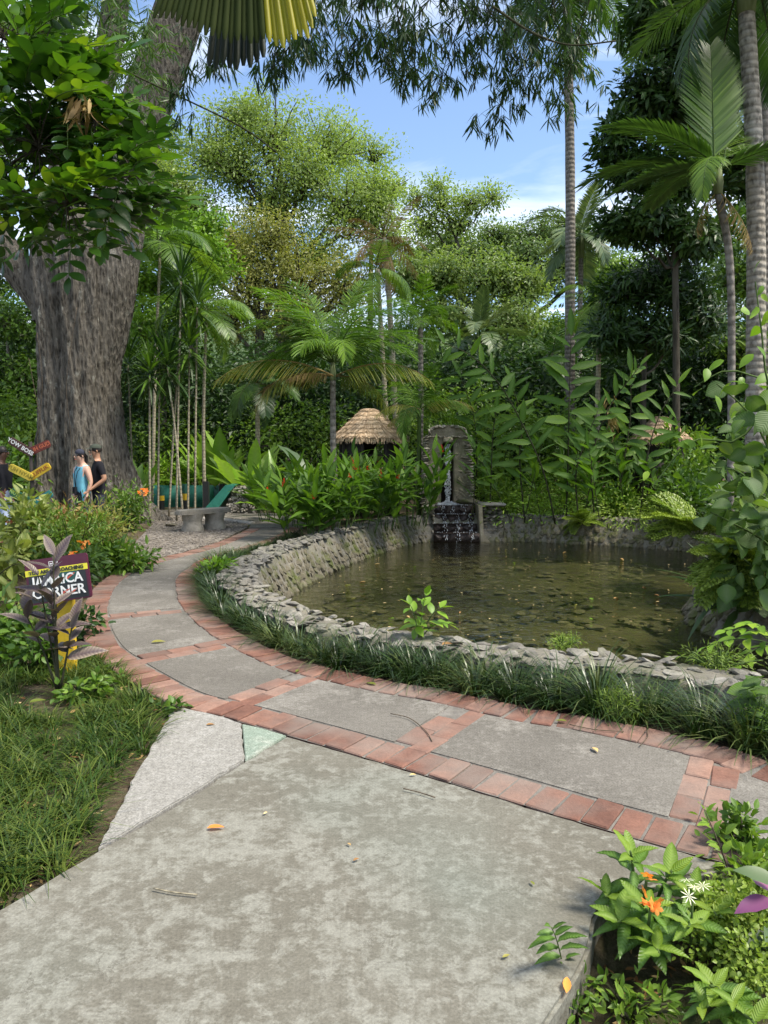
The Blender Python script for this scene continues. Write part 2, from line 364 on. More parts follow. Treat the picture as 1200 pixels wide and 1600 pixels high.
stonemat('hill_green', (0.020, 0.036, 0.014), (0.060, 0.095, 0.035), scale=.5)
def paint(name, c, rough=0.5, wear=0.25, spec=0.4):
    m, nt, b, out = newmat(name)
    n1 = noise(nt, 14, 6, 0.65, coords(nt)); n2 = noise(nt, 90, 3, 0.6, coords(nt))
    col = mix(nt, wear, c, ramp_out(nt, n1.outputs['Fac'], [(0.3, tuple(x * 0.45 for x in c)), (0.7, tuple(min(1, x * 1.35 + 0.02) for x in c))]))
    nt.links.new(col, b.inputs['Base Color']); b.inputs['Roughness'].default_value = rough
    b.inputs['Specular IOR Level'].default_value = spec
    bump(nt, b, n2.outputs['Fac'], 0.15, 0.003)
    return m
paint('paint_teal', (0.030, 0.215, 0.155), 0.5, 0.4)
paint('paint_teal_dark', (0.02, 0.10, 0.075), 0.5, 0.4)
paint('paint_black', (0.015, 0.016, 0.016), 0.5, 0.3)
paint('paint_yellow', (0.62, 0.40, 0.02), 0.5, 0.3)
paint('paint_maroon', (0.085, 0.014, 0.035), 0.35, 0.15)
paint('paint_signdark', (0.022, 0.026, 0.030), 0.35, 0.2)
paint('paint_signteal', (0.018, 0.085, 0.075), 0.35, 0.3)
paint('paint_signyellow', (0.74, 0.66, 0.05), 0.4, 0.15)
paint('paint_white', (0.78, 0.77, 0.74), 0.5, 0.1)
paint('paint_coral', (0.55, 0.10, 0.07), 0.5, 0.1)
paint('wood_red', (0.155, 0.032, 0.022), 0.6, 0.4)
paint('wood_brown', (0.070, 0.026, 0.022), 0.6, 0.4)
paint('wood_yellow', (0.62, 0.47, 0.055), 0.6, 0.35)
paint('wood_gold', (0.60, 0.40, 0.025), 0.6, 0.35)
paint('wood_green', (0.018, 0.115, 0.055), 0.6, 0.4)
paint('wood_teal', (0.030, 0.21, 0.20), 0.6, 0.4)
paint('text_lime', (0.35, 0.52, 0.12), 0.6, 0.1)
paint('text_olive', (0.25, 0.20, 0.02), 0.6, 0.1)
paint('text_redbrown', (0.28, 0.085, 0.015), 0.6, 0.1)
paint('text_orange', (0.50, 0.13, 0.06), 0.6, 0.1)
paint('timber_dark', (0.030, 0.024, 0.019), 0.8, 0.4)
paint('roof_sheet', (0.20, 0.22, 0.23), 0.5, 0.4)
paint('skin_light', (0.50, 0.30, 0.22), 0.5, 0.12)
paint('skin_tan', (0.36, 0.19, 0.115), 0.5, 0.12)
paint('skin_dark', (0.13, 0.062, 0.040), 0.45, 0.12)
paint('cloth_blue', (0.18, 0.48, 0.60), 0.85, 0.2, 0.1)
paint('cloth_black', (0.012, 0.012, 0.016), 0.85, 0.25, 0.15)
paint('cloth_navy', (0.035, 0.038, 0.055), 0.85, 0.25, 0.15)
paint('cloth_jeans', (0.38, 0.45, 0.60), 0.85, 0.25, 0.1)
paint('cloth_olive', (0.055, 0.065, 0.050), 0.85, 0.25, 0.1)
paint('hair_dark', (0.018, 0.012, 0.010), 0.5, 0.3)
paint('glass_dark', (0.01, 0.01, 0.012), 0.15, 0.0, 0.6)

def thatchmat():
    m, nt, b, out = newmat('thatch')
    at = nt.nodes.new('ShaderNodeAttribute'); at.attribute_name = 'var'
    n = noise(nt, 2.5, 4, 0.6, worldpos(nt))
    f = mathn(nt, 'ADD', mathn(nt, 'MULTIPLY', at.outputs['Fac'], 0.7), mathn(nt, 'MULTIPLY', n.outputs['Fac'], 0.4))
    nt.links.new(ramp_out(nt, f, [(0.1, (0.20, 0.125, 0.07)), (0.5, (0.50, 0.35, 0.21)), (0.95, (0.74, 0.57, 0.38))]), b.inputs['Base Color'])
    b.inputs['Roughness'].default_value = 0.85
thatchmat()

def watermat():
    m, nt, b, out = newmat('water')
    nt.nodes.remove(b)
    n1 = noise(nt, 2.6, 4, 0.55, worldpos(nt, (1.0, 1.2, 1.0)))
    n2 = noise(nt, 11, 3, 0.5, worldpos(nt, (1.0, 1.5, 1.0)))
    bp = nt.nodes.new('ShaderNodeBump'); bp.inputs['Strength'].default_value = 0.6; bp.inputs['Distance'].default_value = 0.06
    nt.links.new(mathn(nt, 'ADD', n1.outputs['Fac'], mathn(nt, 'MULTIPLY', n2.outputs['Fac'], 0.35)), bp.inputs['Height'])
    fr = nt.nodes.new('ShaderNodeFresnel'); fr.inputs['IOR'].default_value = 1.42; nt.links.new(bp.outputs[0], fr.inputs['Normal'])
    tr = nt.nodes.new('ShaderNodeBsdfTransparent'); tr.inputs['Color'].default_value = (0.70, 0.71, 0.55, 1)
    gl = nt.nodes.new('ShaderNodeBsdfGlossy'); gl.inputs['Roughness'].default_value = 0.02; gl.inputs['Color'].default_value = (0.95, 0.97, 0.95, 1)
    nt.links.new(bp.outputs[0], gl.inputs['Normal'])
    mx = nt.nodes.new('ShaderNodeMixShader')
    nt.links.new(fr.outputs[0], mx.inputs[0]); nt.links.new(tr.outputs[0], mx.inputs[1]); nt.links.new(gl.outputs[0], mx.inputs[2])
    nt.links.new(mx.outputs[0], out.inputs['Surface'])
    m, nt, b, out = newmat('water_white')
    b.inputs['Base Color'].default_value = (0.80, 0.84, 0.88, 1); b.inputs['Roughness'].default_value = 0.25
    t = nt.nodes.new('ShaderNodeBsdfTransparent')
    mx = nt.nodes.new('ShaderNodeMixShader'); mx.inputs[0].default_value = 0.2
    nt.links.new(b.outputs[0], mx.inputs[1]); nt.links.new(t.outputs[0], mx.inputs[2]); nt.links.new(mx.outputs[0], out.inputs['Surface'])
watermat()

# ------------------------------------------------------------------ mesh helpers
class Geo:
    def __init__(s):
        s.V = []; s.Q = []; s.T = []; s.qm = []; s.tm = []; s.A = []; s.B = []; s.C = []; s.n = 0
    def add(s, V, Q=None, T=None, var=0.5, m=0, vein=0.0, sv=None):
        V = np.asarray(V, float).reshape(-1, 3); k = len(V)
        s.V.append(V)
        s.A.append(np.broadcast_to(np.asarray(var, float), (k,)).copy())
        s.B.append(np.broadcast_to(np.asarray(vein, float), (k,)).copy())
        s.C.append(np.zeros(k) if sv is None else np.asarray(sv, float))
        if Q is not None and len(Q):
            Q = np.asarray(Q, np.int64).reshape(-1, 4) + s.n; s.Q.append(Q); s.qm.append(np.full(len(Q), m))
        if T is not None and len(T):
            T = np.asarray(T, np.int64).reshape(-1, 3) + s.n; s.T.append(T); s.tm.append(np.full(len(T), m))
        s.n += k
    def tube(s, pts, rad, sides=6, m=0, var=0.5, cap=True):
        pts = np.asarray(pts, float); k = len(pts)
        rad = np.broadcast_to(np.asarray(rad, float), (k,))
        tan = np.gradient(pts, axis=0); tan /= np.linalg.norm(tan, axis=1)[:, None] + 1e-9
        ref = arr(0, 0, 1) if abs(tan[0][2]) < 0.9 else arr(1, 0, 0)
        x = np.cross(ref, tan[0]); x /= np.linalg.norm(x)
        a = np.linspace(0, 2 * math.pi, sides, endpoint=False)
        rings = []
        for i in range(k):
            x = x - tan[i] * np.dot(x, tan[i]); x /= np.linalg.norm(x) + 1e-9
            y = np.cross(tan[i], x)
            rings.append(pts[i] + rad[i] * (np.cos(a)[:, None] * x + np.sin(a)[:, None] * y))
        V = np.concatenate(rings)
        i = np.arange(k - 1)[:, None] * sides; j = np.arange(sides)[None]; j2 = (j + 1) % sides
        Q = np.stack([i + j, i + j2, i + sides + j2, i + sides + j], -1).reshape(-1, 4)
        T = []
        if cap:
            V = np.concatenate([V, pts[:1], pts[-1:]]); n = k * sides
            for jj in range(sides):
                T.append((n, (jj + 1) % sides, jj)); T.append((n + 1, (k - 1) * sides + jj, (k - 1) * sides + (jj + 1) % sides))
        s.add(V, Q, T, var, m)
    def box(s, c, size, rot=None, m=0, var=0.5):
        sx, sy, sz = [q / 2 for q in size]
        V = arr([-sx, -sy, -sz], [sx, -sy, -sz], [sx, sy, -sz], [-sx, sy, -sz], [-sx, -sy, sz], [sx, -sy, sz], [sx, sy, sz], [-sx, sy, sz])
        if rot is not None: V = V @ np.array(rot).T
        s.add(V + np.asarray(c, float), [(0, 3, 2, 1), (4, 5, 6, 7), (0, 1, 5, 4), (1, 2, 6, 5), (2, 3, 7, 6), (3, 0, 4, 7)], None, var, m)
    def scatter(s, tm, pos, dirs, ups, scale, var, wid=None, m=0):
        """tm = (verts, quads, tris, vein); leaf grows along local +Y, blade normal +Z"""
        TV, TQ, TT, TB = tm
        pos = np.asarray(pos, float); N = len(pos)
        if N == 0: return
        d = dirs / (np.linalg.norm(dirs, axis=1)[:, None] + 1e-9)
        z = ups - d * np.sum(ups * d, 1)[:, None]; z /= np.linalg.norm(z, axis=1)[:, None] + 1e-9
        x = np.cross(d, z)
        sc = np.broadcast_to(np.asarray(scale, float), (N,))
        wd = sc if wid is None else sc * np.broadcast_to(np.asarray(wid, float), (N,))
        V = pos[:, None] + (TV[None, :, 0:1] * x[:, None]) * wd[:, None, None] + (TV[None, :, 1:2] * d[:, None] + TV[None, :, 2:3] * z[:, None]) * sc[:, None, None]
        k = len(TV); off = (np.arange(N) * k)[:, None, None]
        Q = (np.asarray(TQ, np.int64).reshape(-1, 4)[None] + off).reshape(-1, 4) if len(TQ) else None
        T = (np.asarray(TT, np.int64).reshape(-1, 3)[None] + off).reshape(-1, 3) if len(TT) else None
        s.add(V.reshape(-1, 3), Q, T, np.repeat(np.broadcast_to(var, (N,)), k), m, np.tile(TB, N))
    def mesh(s, name, mats, smooth=True):
        me = bpy.data.meshes.new(name)
        V = np.concatenate(s.V)
        me.vertices.add(len(V)); me.vertices.foreach_set('co', V.astype(np.float32).ravel())
        Q = np.concatenate(s.Q) if s.Q else np.zeros((0, 4), np.int64)
        T = np.concatenate(s.T) if s.T else np.zeros((0, 3), np.int64)
        li = np.concatenate([Q.ravel(), T.ravel()]).astype(np.int32)
        me.loops.add(len(li)); me.loops.foreach_set('vertex_index', li)
        st = np.concatenate([np.arange(len(Q)) * 4, len(Q) * 4 + np.arange(len(T)) * 3]).astype(np.int32)
        me.polygons.add(len(st)); me.polygons.foreach_set('loop_start', st)
        mi = np.concatenate(s.qm + s.tm).astype(np.int32)
        me.polygons.foreach_set('material_index', mi)
        me.polygons.foreach_set('use_smooth', np.full(len(st), bool(smooth)))
        for nm, A in (('var', s.A), ('vein', s.B)) + ((('sv', s.C),) if any(c.any() for c in s.C) else ()):
            at = me.attributes.new(nm, 'FLOAT', 'POINT'); at.data.foreach_set('value', np.concatenate(A).astype(np.float32))
        for q in ([mats] if isinstance(mats, str) else mats): me.materials.append(MATS[q])
        me.update(); me.validate()
        return me
    def build(s, name, mats, parent=None, smooth=True, loc=None):
        return put(name, s.mesh(name, mats, smooth), parent, loc)
def put(name, me, parent=None, loc=None, rot=None, scale=None):
    o = bpy.data.objects.new(name, me); COL.objects.link(o)
    if parent is not None: o.parent = parent
    if loc is not None: o.location = [float(q) for q in loc]
    if rot is not None: o.rotation_euler = rot
    if scale is not None: o.scale = scale if hasattr(scale, '__len__') else (scale,) * 3
    return o
def tag(o, label=None, cat=None, group=None, kind=None):
    if label: o['label'] = label
    if cat: o['category'] = cat
    if group: o['group'] = group
    if kind: o['kind'] = kind
    return o
def thing(name, label, cat, loc=(0, 0, 0), rz=0.0, group=None):
    o = bpy.data.objects.new(name, None); COL.objects.link(o)
    o.location = [float(q) for q in loc]; o.rotation_euler = (0, 0, rz)
    return tag(o, label, cat, group)
def aim(o, pos, d, up=(0, 0, 1), s=1.0):
    d = Vector([float(q) for q in d]).normalized(); u = Vector([float(q) for q in up])
    z = u - d * u.dot(d)
    if z.length < 1e-4: z = Vector((1, 0, 0)) - d * d.x
    z.normalize(); x = d.cross(z)
    M = Matrix((x, d, z)).transposed().to_4x4()
    sc = s if hasattr(s, '__len__') else (s, s, s)
    o.matrix_basis = Matrix.Translation(Vector([float(q) for q in pos])) @ M @ Matrix.Diagonal((sc[0], sc[1], sc[2], 1))
    return o
def spline(pts, n, closed=False):
    p = np.asarray(pts, float); k = len(p)
    if closed: q = np.concatenate([p[-1:], p, p[:2]])
    else: q = np.concatenate([2 * p[:1] - p[1:2], p, 2 * p[-1:] - p[-2:-1]])
    out = []
    for i in range(k if closed else k - 1):
        p0, p1, p2, p3 = q[i], q[i + 1], q[i + 2], q[i + 3]
        t = np.linspace(0, 1, 24, endpoint=False)[:, None]
        out.append(0.5 * (2 * p1 + (p2 - p0) * t + (2 * p0 - 5 * p1 + 4 * p2 - p3) * t ** 2 + (3 * p1 - p0 - 3 * p2 + p3) * t ** 3))
    out = np.concatenate(out + ([p[:1]] if closed else [p[-1:]]))
    L = np.concatenate([[0], np.cumsum(np.linalg.norm(np.diff(out, axis=0), axis=1))])
    s = np.linspace(0, L[-1], n, endpoint=not closed)
    return np.stack([np.interp(s, L, out[:, i]) for i in range(p.shape[1])], 1)
def prism(name, poly, z0, z1, mat, parent=None, bev=0.006, ztop=None):
    bm = bmesh.new()
    vs = [bm.verts.new((float(p[0]), float(p[1]), z1)) for p in poly]
    f = bm.faces.new(vs); f.normal_update()
    if f.normal.z < 0: f.normal_flip()
    r = bmesh.ops.extrude_face_region(bm, geom=[f])
    bmesh.ops.translate(bm, vec=(0, 0, z0 - z1), verts=list({v for g in [f] for v in g.verts}))
    bmesh.ops.recalc_face_normals(bm, faces=bm.faces)
    if bev:
        es = [e for e in bm.edges if all(abs(v.co.z - z1) < 1e-6 for v in e.verts)]
        bmesh.ops.bevel(bm, geom=es, offset=bev, segments=2, affect='EDGES', clamp_overlap=True)
    bmesh.ops.triangulate(bm, faces=[f for f in bm.faces if len(f.verts) > 4])
    me = bpy.data.meshes.new(name); bm.to_mesh(me); bm.free()
    me.materials.append(MATS[mat])
    return put(name, me, parent)
def _pt(x, y, poly):
    ins = False; j = len(poly) - 1
    for i in range(len(poly)):
        a, b = poly[i], poly[j]
        if (a[1] > y) != (b[1] > y) and x < (b[0] - a[0]) * (y - a[1]) / (b[1] - a[1] + 1e-12) + a[0]: ins = not ins
        j = i
    return ins
_pc = {}
def inpoly(x, y, poly):
    if len(x) == 1:
        k = id(poly)
        if k not in _pc or _pc[k][0] is not poly: _pc[k] = (poly, np.asarray(poly, float).tolist())
        return [_pt(float(x[0]), float(y[0]), _pc[k][1])]
    x = np.asarray(x, float); y = np.asarray(y, float); ins = np.zeros(x.shape, bool)
    p = np.asarray(poly, float); j = len(p) - 1
    for i in range(len(p)):
        c = ((p[i, 1] > y) != (p[j, 1] > y)) & (x < (p[j, 0] - p[i, 0]) * (y - p[i, 1]) / (p[j, 1] - p[i, 1] + 1e-12) + p[i, 0])
        ins ^= c; j = i
    return ins
def unit(rng, n):
    v = rng.normal(size=(n, 3)); return v / np.linalg.norm(v, axis=1)[:, None]
def RNG(s): return np.random.default_rng(s)

def leaf_t(w=0.3, seg=4, droop=0.15, fold=0.10, pw=0.8, wave=0.0):
    """leaf template of length 1: pointed blade with a mid-fold"""
    t = np.linspace(0, 1, seg + 1); hw = w / 2 * np.sin(math.pi * t ** pw) ** 0.85
    V = [(0, 0, 0)]; B = [1.0]; Q = []; T = []
    for i in range(1, seg):
        z = -droop * t[i] ** 2; wv = wave * (1 if i % 2 else -1)
        V += [(-hw[i], t[i], z + fold * hw[i] * 2 + wv), (0, t[i], z), (hw[i], t[i], z + fold * hw[i] * 2 - wv)]; B += [0, 0.8, 0]
    V.append((0, 1, -droop)); B.append(0.2); e = len(V) - 1
    T += [(0, 2, 1), (0, 3, 2), (e, e - 3, e - 2), (e, e - 2, e - 1)]
    for i in range(seg - 2):
        a = 1 + i * 3
        Q += [(a, a + 1, a + 4, a + 3), (a + 1, a + 2, a + 5, a + 4)]
    return np.array(V, float), Q, T, np.array(B, float)
def quad_t(w=0.5, droop=0.12, fold=0.1):
    return np.array([(0, 0, 0), (w / 2, 0.45, fold), (0, 1, -droop), (-w / 2, 0.45, fold)], float), [(0, 1, 2, 3)], [], np.zeros(4)
def mesh_of(tm, name, mat, var=0.5, stalk=0.0, stalk_mat=None):
    g = Geo(); V, Q, T, B = tm
    g.add(V, Q, T, var, 0, B)
    return g.mesh(name, [mat])
QL = quad_t(0.5); QN = quad_t(0.24, 0.2, 0.04); QR = quad_t(0.75, 0.08, 0.08); QB = quad_t(0.13, 0.25, 0.02)
# ------------------------------------------------------------------ plan of the place (metres), read off the photo's ground plane
O_PX = [(1290, 1392), (1200, 1364), (1054, 1325), (900, 1281), (779, 1244), (600, 1191), (377, 1127), (271, 1100), (204, 1064), (154, 1029), (137, 1010), (127, 981), (129, 952), (144, 922), (167, 902), (196, 887), (237, 875)]
I_PX = [(1290, 1218), (1200, 1190), (1100, 1158), (925, 1121), (825, 1106), (700, 1079), (600, 1062), (467, 1031), (383, 993), (350, 972), (325, 950), (312, 931), (306, 902), (322, 887), (341, 873)]
O_FAR = [(-3.15, 11.7), (-2.95, 12.8), (-2.85, 14.0), (-2.8, 15.3)]
I_FAR = [(-2.22, 11.9), (-1.95, 13.0), (-1.78, 14.2), (-1.75, 15.4)]
NP = 400
OL = spline([G(*p)[:2] for p in O_PX] + O_FAR, NP)
IL = spline([G(*p)[:2] for p in I_PX] + I_FAR, NP)
def offs(L, d, closed=False):
    if closed: t = np.roll(L, -1, 0) - np.roll(L, 1, 0)
    else: t = np.gradient(L, axis=0)
    t = t / (np.linalg.norm(t, axis=1)[:, None] + 1e-9)
    return L + np.stack([t[:, 1], -t[:, 0]], 1) * d        # right-hand side of travel
OL2 = offs(OL, 0.245)
IL2 = offs(IL, -0.245)

POND_IN = [G(1152, 1046, .13)[:2], G(1027, 1030, .13)[:2], G(934, 1018, .13)[:2], G(800, 1009, .13)[:2], G(675, 989, .13)[:2], G(604, 980, .13)[:2], G(550, 971, .13)[:2], G(475, 949, .13)[:2],
           G(437, 932, .13)[:2], G(407, 914, .13)[:2], (-1.60, 9.1), (-1.50, 10.6), (-1.22, 11.9), (-0.45, 14.2), (0.75, 16.5), (2.4, 16.75), (3.6, 16.5), (6.1, 15.1),
           (6.6, 12.9), (5.7, 11.2), (4.3, 9.6), (3.8, 8.2), (4.2, 6.9), (4.6, 5.6), (3.7, 4.45)]
PIN = spline(POND_IN, 300, True)
POUT = offs(PIN, -0.40, True)
if inpoly([POUT[0, 0]], [POUT[0, 1]], PIN)[0]: POUT = offs(PIN, 0.40, True)
SGN = -1 if not inpoly([offs(PIN, -0.4, True)[0, 0]], [offs(PIN, -0.4, True)[0, 1]], PIN)[0] else 1
PMID = offs(PIN, SGN * 0.2, True)
WATER_Z = -0.42

BED = [(1145, 1352), (1060, 1372), (985, 1392), (935, 1425), (922, 1480), (895, 1535), (850, 1605), (800, 1720), (1500, 1720), (1500, 1430), (1250, 1385)]
BEDW = np.array([G(*p)[:2] for p in BED])

def ground():
    rng = RNG(1)
    pts = [(-300, -60), (300, -60), (300, 400), (-300, 400)]
    edges = [(0, 1), (1, 2), (2, 3), (3, 0)]
    n0 = len(pts); pm = PMID[::3]
    pts += [tuple(p) for p in pm]; edges += [(n0 + i, n0 + (i + 1) % len(pm)) for i in range(len(pm))]
    xs, ys = np.meshgrid(np.arange(-6, 6.01, 0.22), np.arange(0.6, 9, 0.22))
    a = np.stack([xs.ravel(), ys.ravel()], 1) + rng.normal(size=(xs.size, 2)) * 0.03
    xs, ys = np.meshgrid(np.arange(-40, 40.1, 2.0), np.arange(-10, 70, 2.0))
    b = np.stack([xs.ravel(), ys.ravel()], 1)
    b = b[~((abs(b[:, 0]) < 6.2) & (b[:, 1] > 0.4) & (b[:, 1] < 9.2))]
    c = np.concatenate([a, b]); c = c[~inpoly(c[:, 0], c[:, 1], PMID)]
    pts += [tuple(p) for p in c]
    v, e, f, *_ = geometry.delaunay_2d_cdt([Vector(p) for p in pts], edges, [], 0, 1e-4)
    V = np.array([(p.x, p.y, -0.035) for p in v])
    near = (abs(V[:, 0]) < 6) & (V[:, 1] < 9)
    V[:, 2] += np.where(near, rng.normal(size=len(V)) * 0.008, 0)
    inb = inpoly(V[:, 0], V[:, 1], BEDW); V[inb, 2] = -0.17 + rng.normal(size=inb.sum()) * 0.02
    far = V[:, 1] > 30
    V[far, 2] += np.clip((V[far, 1] - 30) * 0.05, 0, 4)
    F = []
    for t in f:
        cx = sum(V[i][0] for i in t) / 3; cy = sum(V[i][1] for i in t) / 3
        F.append((t, cx, cy))
    ins = inpoly([q[1] for q in F], [q[2] for q in F], PMID[::3])
    T = [q[0] for q, i in zip(F, ins) if not i]
    T = [t if np.cross(V[t[1]] - V[t[0]], V[t[2]] - V[t[0]])[2] > 0 else t[::-1] for t in T]
    g = Geo(); g.add(V, None, T)
    tag(g.build('ground', 'soil', smooth=False), kind='structure')
ground()

# ------------------------------------------------------------------ bricks and path
def brick_meshes(n=10, L=0.232, Wd=0.118, Hh=0.05):
    out = []
    for k in range(n):
        rng = random.Random(k); bm = bmesh.new()
        bmesh.ops.create_cube(bm, size=1)
        for v in bm.verts:
            v.co.x *= L; v.co.y *= Wd; v.co.z = v.co.z * Hh - Hh / 2
            v.co.x += rng.uniform(-.008, .008); v.co.y += rng.uniform(-.006, .006)
            if v.co.z > -0.01: v.co.z += rng.uniform(-.0015, .0015)
        bmesh.ops.bevel(bm, geom=[e for e in bm.edges if all(v.co.z > -0.02 for v in e.verts)] + [e for e in bm.edges if abs(e.verts[0].co.z - e.verts[1].co.z) > 0.02], offset=0.006, segments=1, affect='EDGES')
        me = bpy.data.meshes.new('brick'); bm.to_mesh(me); bm.free(); me.materials.append(MATS['brick']); out.append(me)
    return out
BRK = brick_meshes()
_rb = random.Random(5)
def brick(parent, x, y, ang, z=0.004, s=(1, 1, 1)):
    return put('brick', _rb.choice(BRK), parent, (x, y, z + _rb.uniform(-.006, .004)), (_rb.uniform(-.018, .018), _rb.uniform(-.012, .012), ang + _rb.uniform(-.03, .03)), s)

g = Geo()
k = np.arange(NP - 1)
g.add(np.concatenate([np.c_[OL, np.full(NP, -.006)], np.c_[IL, np.full(NP, -.006)]]), np.stack([k, k + 1, NP + k + 1, NP + k], 1)[:, ::-1])
path = tag(g.build('garden_path', 'mortar_path'), 'curving concrete garden path edged with red bricks', None, kind='structure')

def near_i(L, px, py):
    p = G(px, py)[:2]; return int(np.argmin(np.sum((L - p) ** 2, 1)))
BANDS = [((1085, 1287), (1128, 1188)), ((645, 1168), (733, 1107)), ((372, 1095), (487, 1053)), ((222, 1029), (352, 1005)), ((163, 965), (286, 953)), ((182, 918), (282, 921)), ((222, 887), (292, 893))]
bi = [(near_i(OL2, *a), near_i(IL2, *b)) for a, b in BANDS]
bi = [(0, 0)] + bi + [(int(NP * .80), int(NP * .80)), (int(NP * .90), int(NP * .90)), (NP - 1, NP - 1)]
def at_arc(L, i, d):
    s = np.concatenate([[0], np.cumsum(np.linalg.norm(np.diff(L, axis=0), axis=1))])
    t = np.clip(s[i] + d, 0, s[-1]); return int(np.argmin(abs(s - t)))
for q in range(len(bi) - 1):
    h = 0.0 if q == 0 else (0.125 if q <= 5 else 0.012)
    h2 = 0.0 if q == len(bi) - 2 else (0.125 if q + 1 <= 5 else 0.012)
    a0, b0 = at_arc(OL2, bi[q][0], h), at_arc(IL2, bi[q][1], h)
    a1, b1 = at_arc(OL2, bi[q + 1][0], -h2), at_arc(IL2, bi[q + 1][1], -h2)
    A = OL2[np.linspace(a0, a1, 16).astype(int)]; Bq = IL2[np.linspace(b0, b1, 16).astype(int)]
    A = A + (Bq - A) * 0.008; Bq = Bq + (A - Bq) * 0.008
    prism('slab', np.concatenate([A, Bq[::-1]]), -0.05, 0.0, 'concrete_path', path, 0.005)
def row(L, side):
    s = np.concatenate([[0], np.cumsum(np.linalg.norm(np.diff(L, axis=0), axis=1))])
    d = 0.07
    while d < s[-1] - 0.05:
        x = np.interp(d, s, L[:, 0]); y = np.interp(d, s, L[:, 1])
        x2 = np.interp(d + .05, s, L[:, 0]); y2 = np.interp(d + .05, s, L[:, 1])
        a = math.atan2(y2 - y, x2 - x)
        nx, ny = math.sin(a) * side, -math.cos(a) * side
        far = 1.0
        brick(path, x + nx * .12, y + ny * .12, a + math.pi / 2, s=(1, far, 1))
        d += 0.131
row(OL, 1); row(IL, -1)
for (i, j) in bi[1:6]:
    A = OL2[i]; Bq = IL2[j]; v = Bq - A; L = np.linalg.norm(v); v /= L; n = arr(-v[1], v[0]); a = math.atan2(v[1], v[0])
    for r_, sg in ((0, 1), (1, -1)):
        d = 0.02 + (0.06 if r_ else 0.125)
        while d < L - 0.09:
            p = A + v * d + n * sg * .061; brick(path, p[0], p[1], a); d += 0.243

# far branch of the path bending behind the bench, with its low kerb
prism('path_branch', [(-5.6, 18.6), (-4.3, 18.2), (-3.0, 16.9), (-2.84, 15.35), (-1.72, 15.45), (-1.7, 17.2), (-2.6, 18.8), (-3.6, 19.4), (-5.6, 19.9)], -0.05, 0.002, 'concrete_path')
tag(bpy.data.objects['path_branch'], kind='structure')
kb = Geo(); kb.tube(spline([(-4.75, 17.6, -.02), (-3.7, 17.1, -.02), (-2.9, 16.3, -.02)], 14), 0.07, 6); tag(kb.build('kerb', 'concrete_grey'), kind='structure')

def worn(poly, step=.05, amp=.005, seed=0):
    rng = RNG(seed); out = []; p = [np.asarray(q, float) for q in poly]
    for a, b in zip(p, p[1:] + p[:1]):
        n_ = max(1, int(np.linalg.norm(b - a) / step))
        for i in range(n_): out.append(a + (b - a) * i / n_ + (rng.normal(size=2) * amp if i else 0))
    return out
# terrace slabs in front
T_PX = [(-60, 1452), (60, 1384), (150, 1330), (225, 1288), (300, 1243), (382, 1189)]
tp = [G(*p)[:2] for p in T_PX]
seam = G(378, 1131)[:2]
iS = near_i(OL, 378, 1128); iE = near_i(OL, 1140, 1346)
edge = OL[min(iS, iE):max(iS, iE)][::6]
edge = offs(OL, -0.012)[min(iS, iE):max(iS, iE)][::6][::-1]
GW = [G(382, 1189)[:2], G(448, 1150)[:2]]
bedc = spline([G(*p)[:2] for p in BED[:7]], 24)
terr = list(tp[:-1]) + [GW[0], GW[1]] + [p for p in edge if p[0] > GW[1][0] + 0.03] + [p for p in bedc] + [(0.40, 1.6), (0.35, 0.9), (-3.2, 0.9), (-3.0, 1.6)]
tag(prism('terrace_slab', worn(terr, .07, .005, 1), -0.16, 0.0, 'concrete_terrace', bev=0.012), kind='structure')
e2 = [p for p in edge if seam[0] + 0.005 < p[0] < GW[1][0] + 0.02]
tag(prism('green_wedge_slab', [GW[0] + arr(0.004, 0.005), seam + arr(.0015, 0)] + e2 + [GW[1] + arr(-.004, .008)], -0.1, 0.001, 'concrete_green', bev=0.004), kind='structure')
i0 = near_i(OL, 271, 1100)
e3 = offs(OL, -0.012)[min(i0, iS):max(i0, iS)][::5][::-1]
pale = [G(152, 1328)[:2] + arr(.0, .012), G(300, 1241)[:2] + arr(-.003, .01), G(381, 1188)[:2], seam - arr(.0015, 0)] + [p for p in e3[::-1] if p[0] < seam[0] - 0.01] + [G(210, 1215)[:2]]
tag(prism('pale_slab', worn(pale, .05, .005, 2), -0.1, 0.006, 'concrete_pale', bev=0.006), kind='structure')

# gravel yard
GRV = np.array([G(*p)[:2] for p in [(190, 868), (225, 832), (245, 812)]] + [(-7.2, 18.5), (-5.7, 20.6), (-4.2, 20.2), (-3.2, 17.4), (-2.9, 15.5), (-2.97, 13.2), (-3.25, 11.6), (-3.45, 10.8)])
g = Geo(); bmv = np.c_[GRV, np.full(len(GRV), -0.012)]
gr = prism('gravel_yard', GRV, -0.06, -0.012, 'gravel', bev=0); tag(gr, kind='structure')
def stone_meshes(n, mat, flat=0.45, seed=0, sub=2, name='stone', rough=0.22):
    out = []
    for k in range(n):
        rng = RNG(seed * 31 + k); bm = bmesh.new(); bmesh.ops.create_icosphere(bm, subdivisions=sub, radius=0.5)
        pl = unit(rng, 9); cutd = .30
        for v in bm.verts:
            c = np.array(v.co)
            for q in pl:                      # cut flat facets for a quarried look
                h = np.dot(c, q)
                if h > cutd: c = c - q * (h - cutd)
            c = c * (1 + rng.normal() * rough * 0.35)
            v.co = (c[0] * rng.uniform(.98, 1.02), c[1] * 0.8, c[2] * flat)
        me = bpy.data.meshes.new(name); bm.to_mesh(me); bm.free(); me.materials.append(MATS[mat]); out.append(me)
    return out
rng = RNG(77)
g = Geo()
N = 5200
x = rng.uniform(-8, -2.8, N); y = rng.uniform(9.5, 20.5, N); k = inpoly(x, y, GRV); x = x[k]; y = y[k]
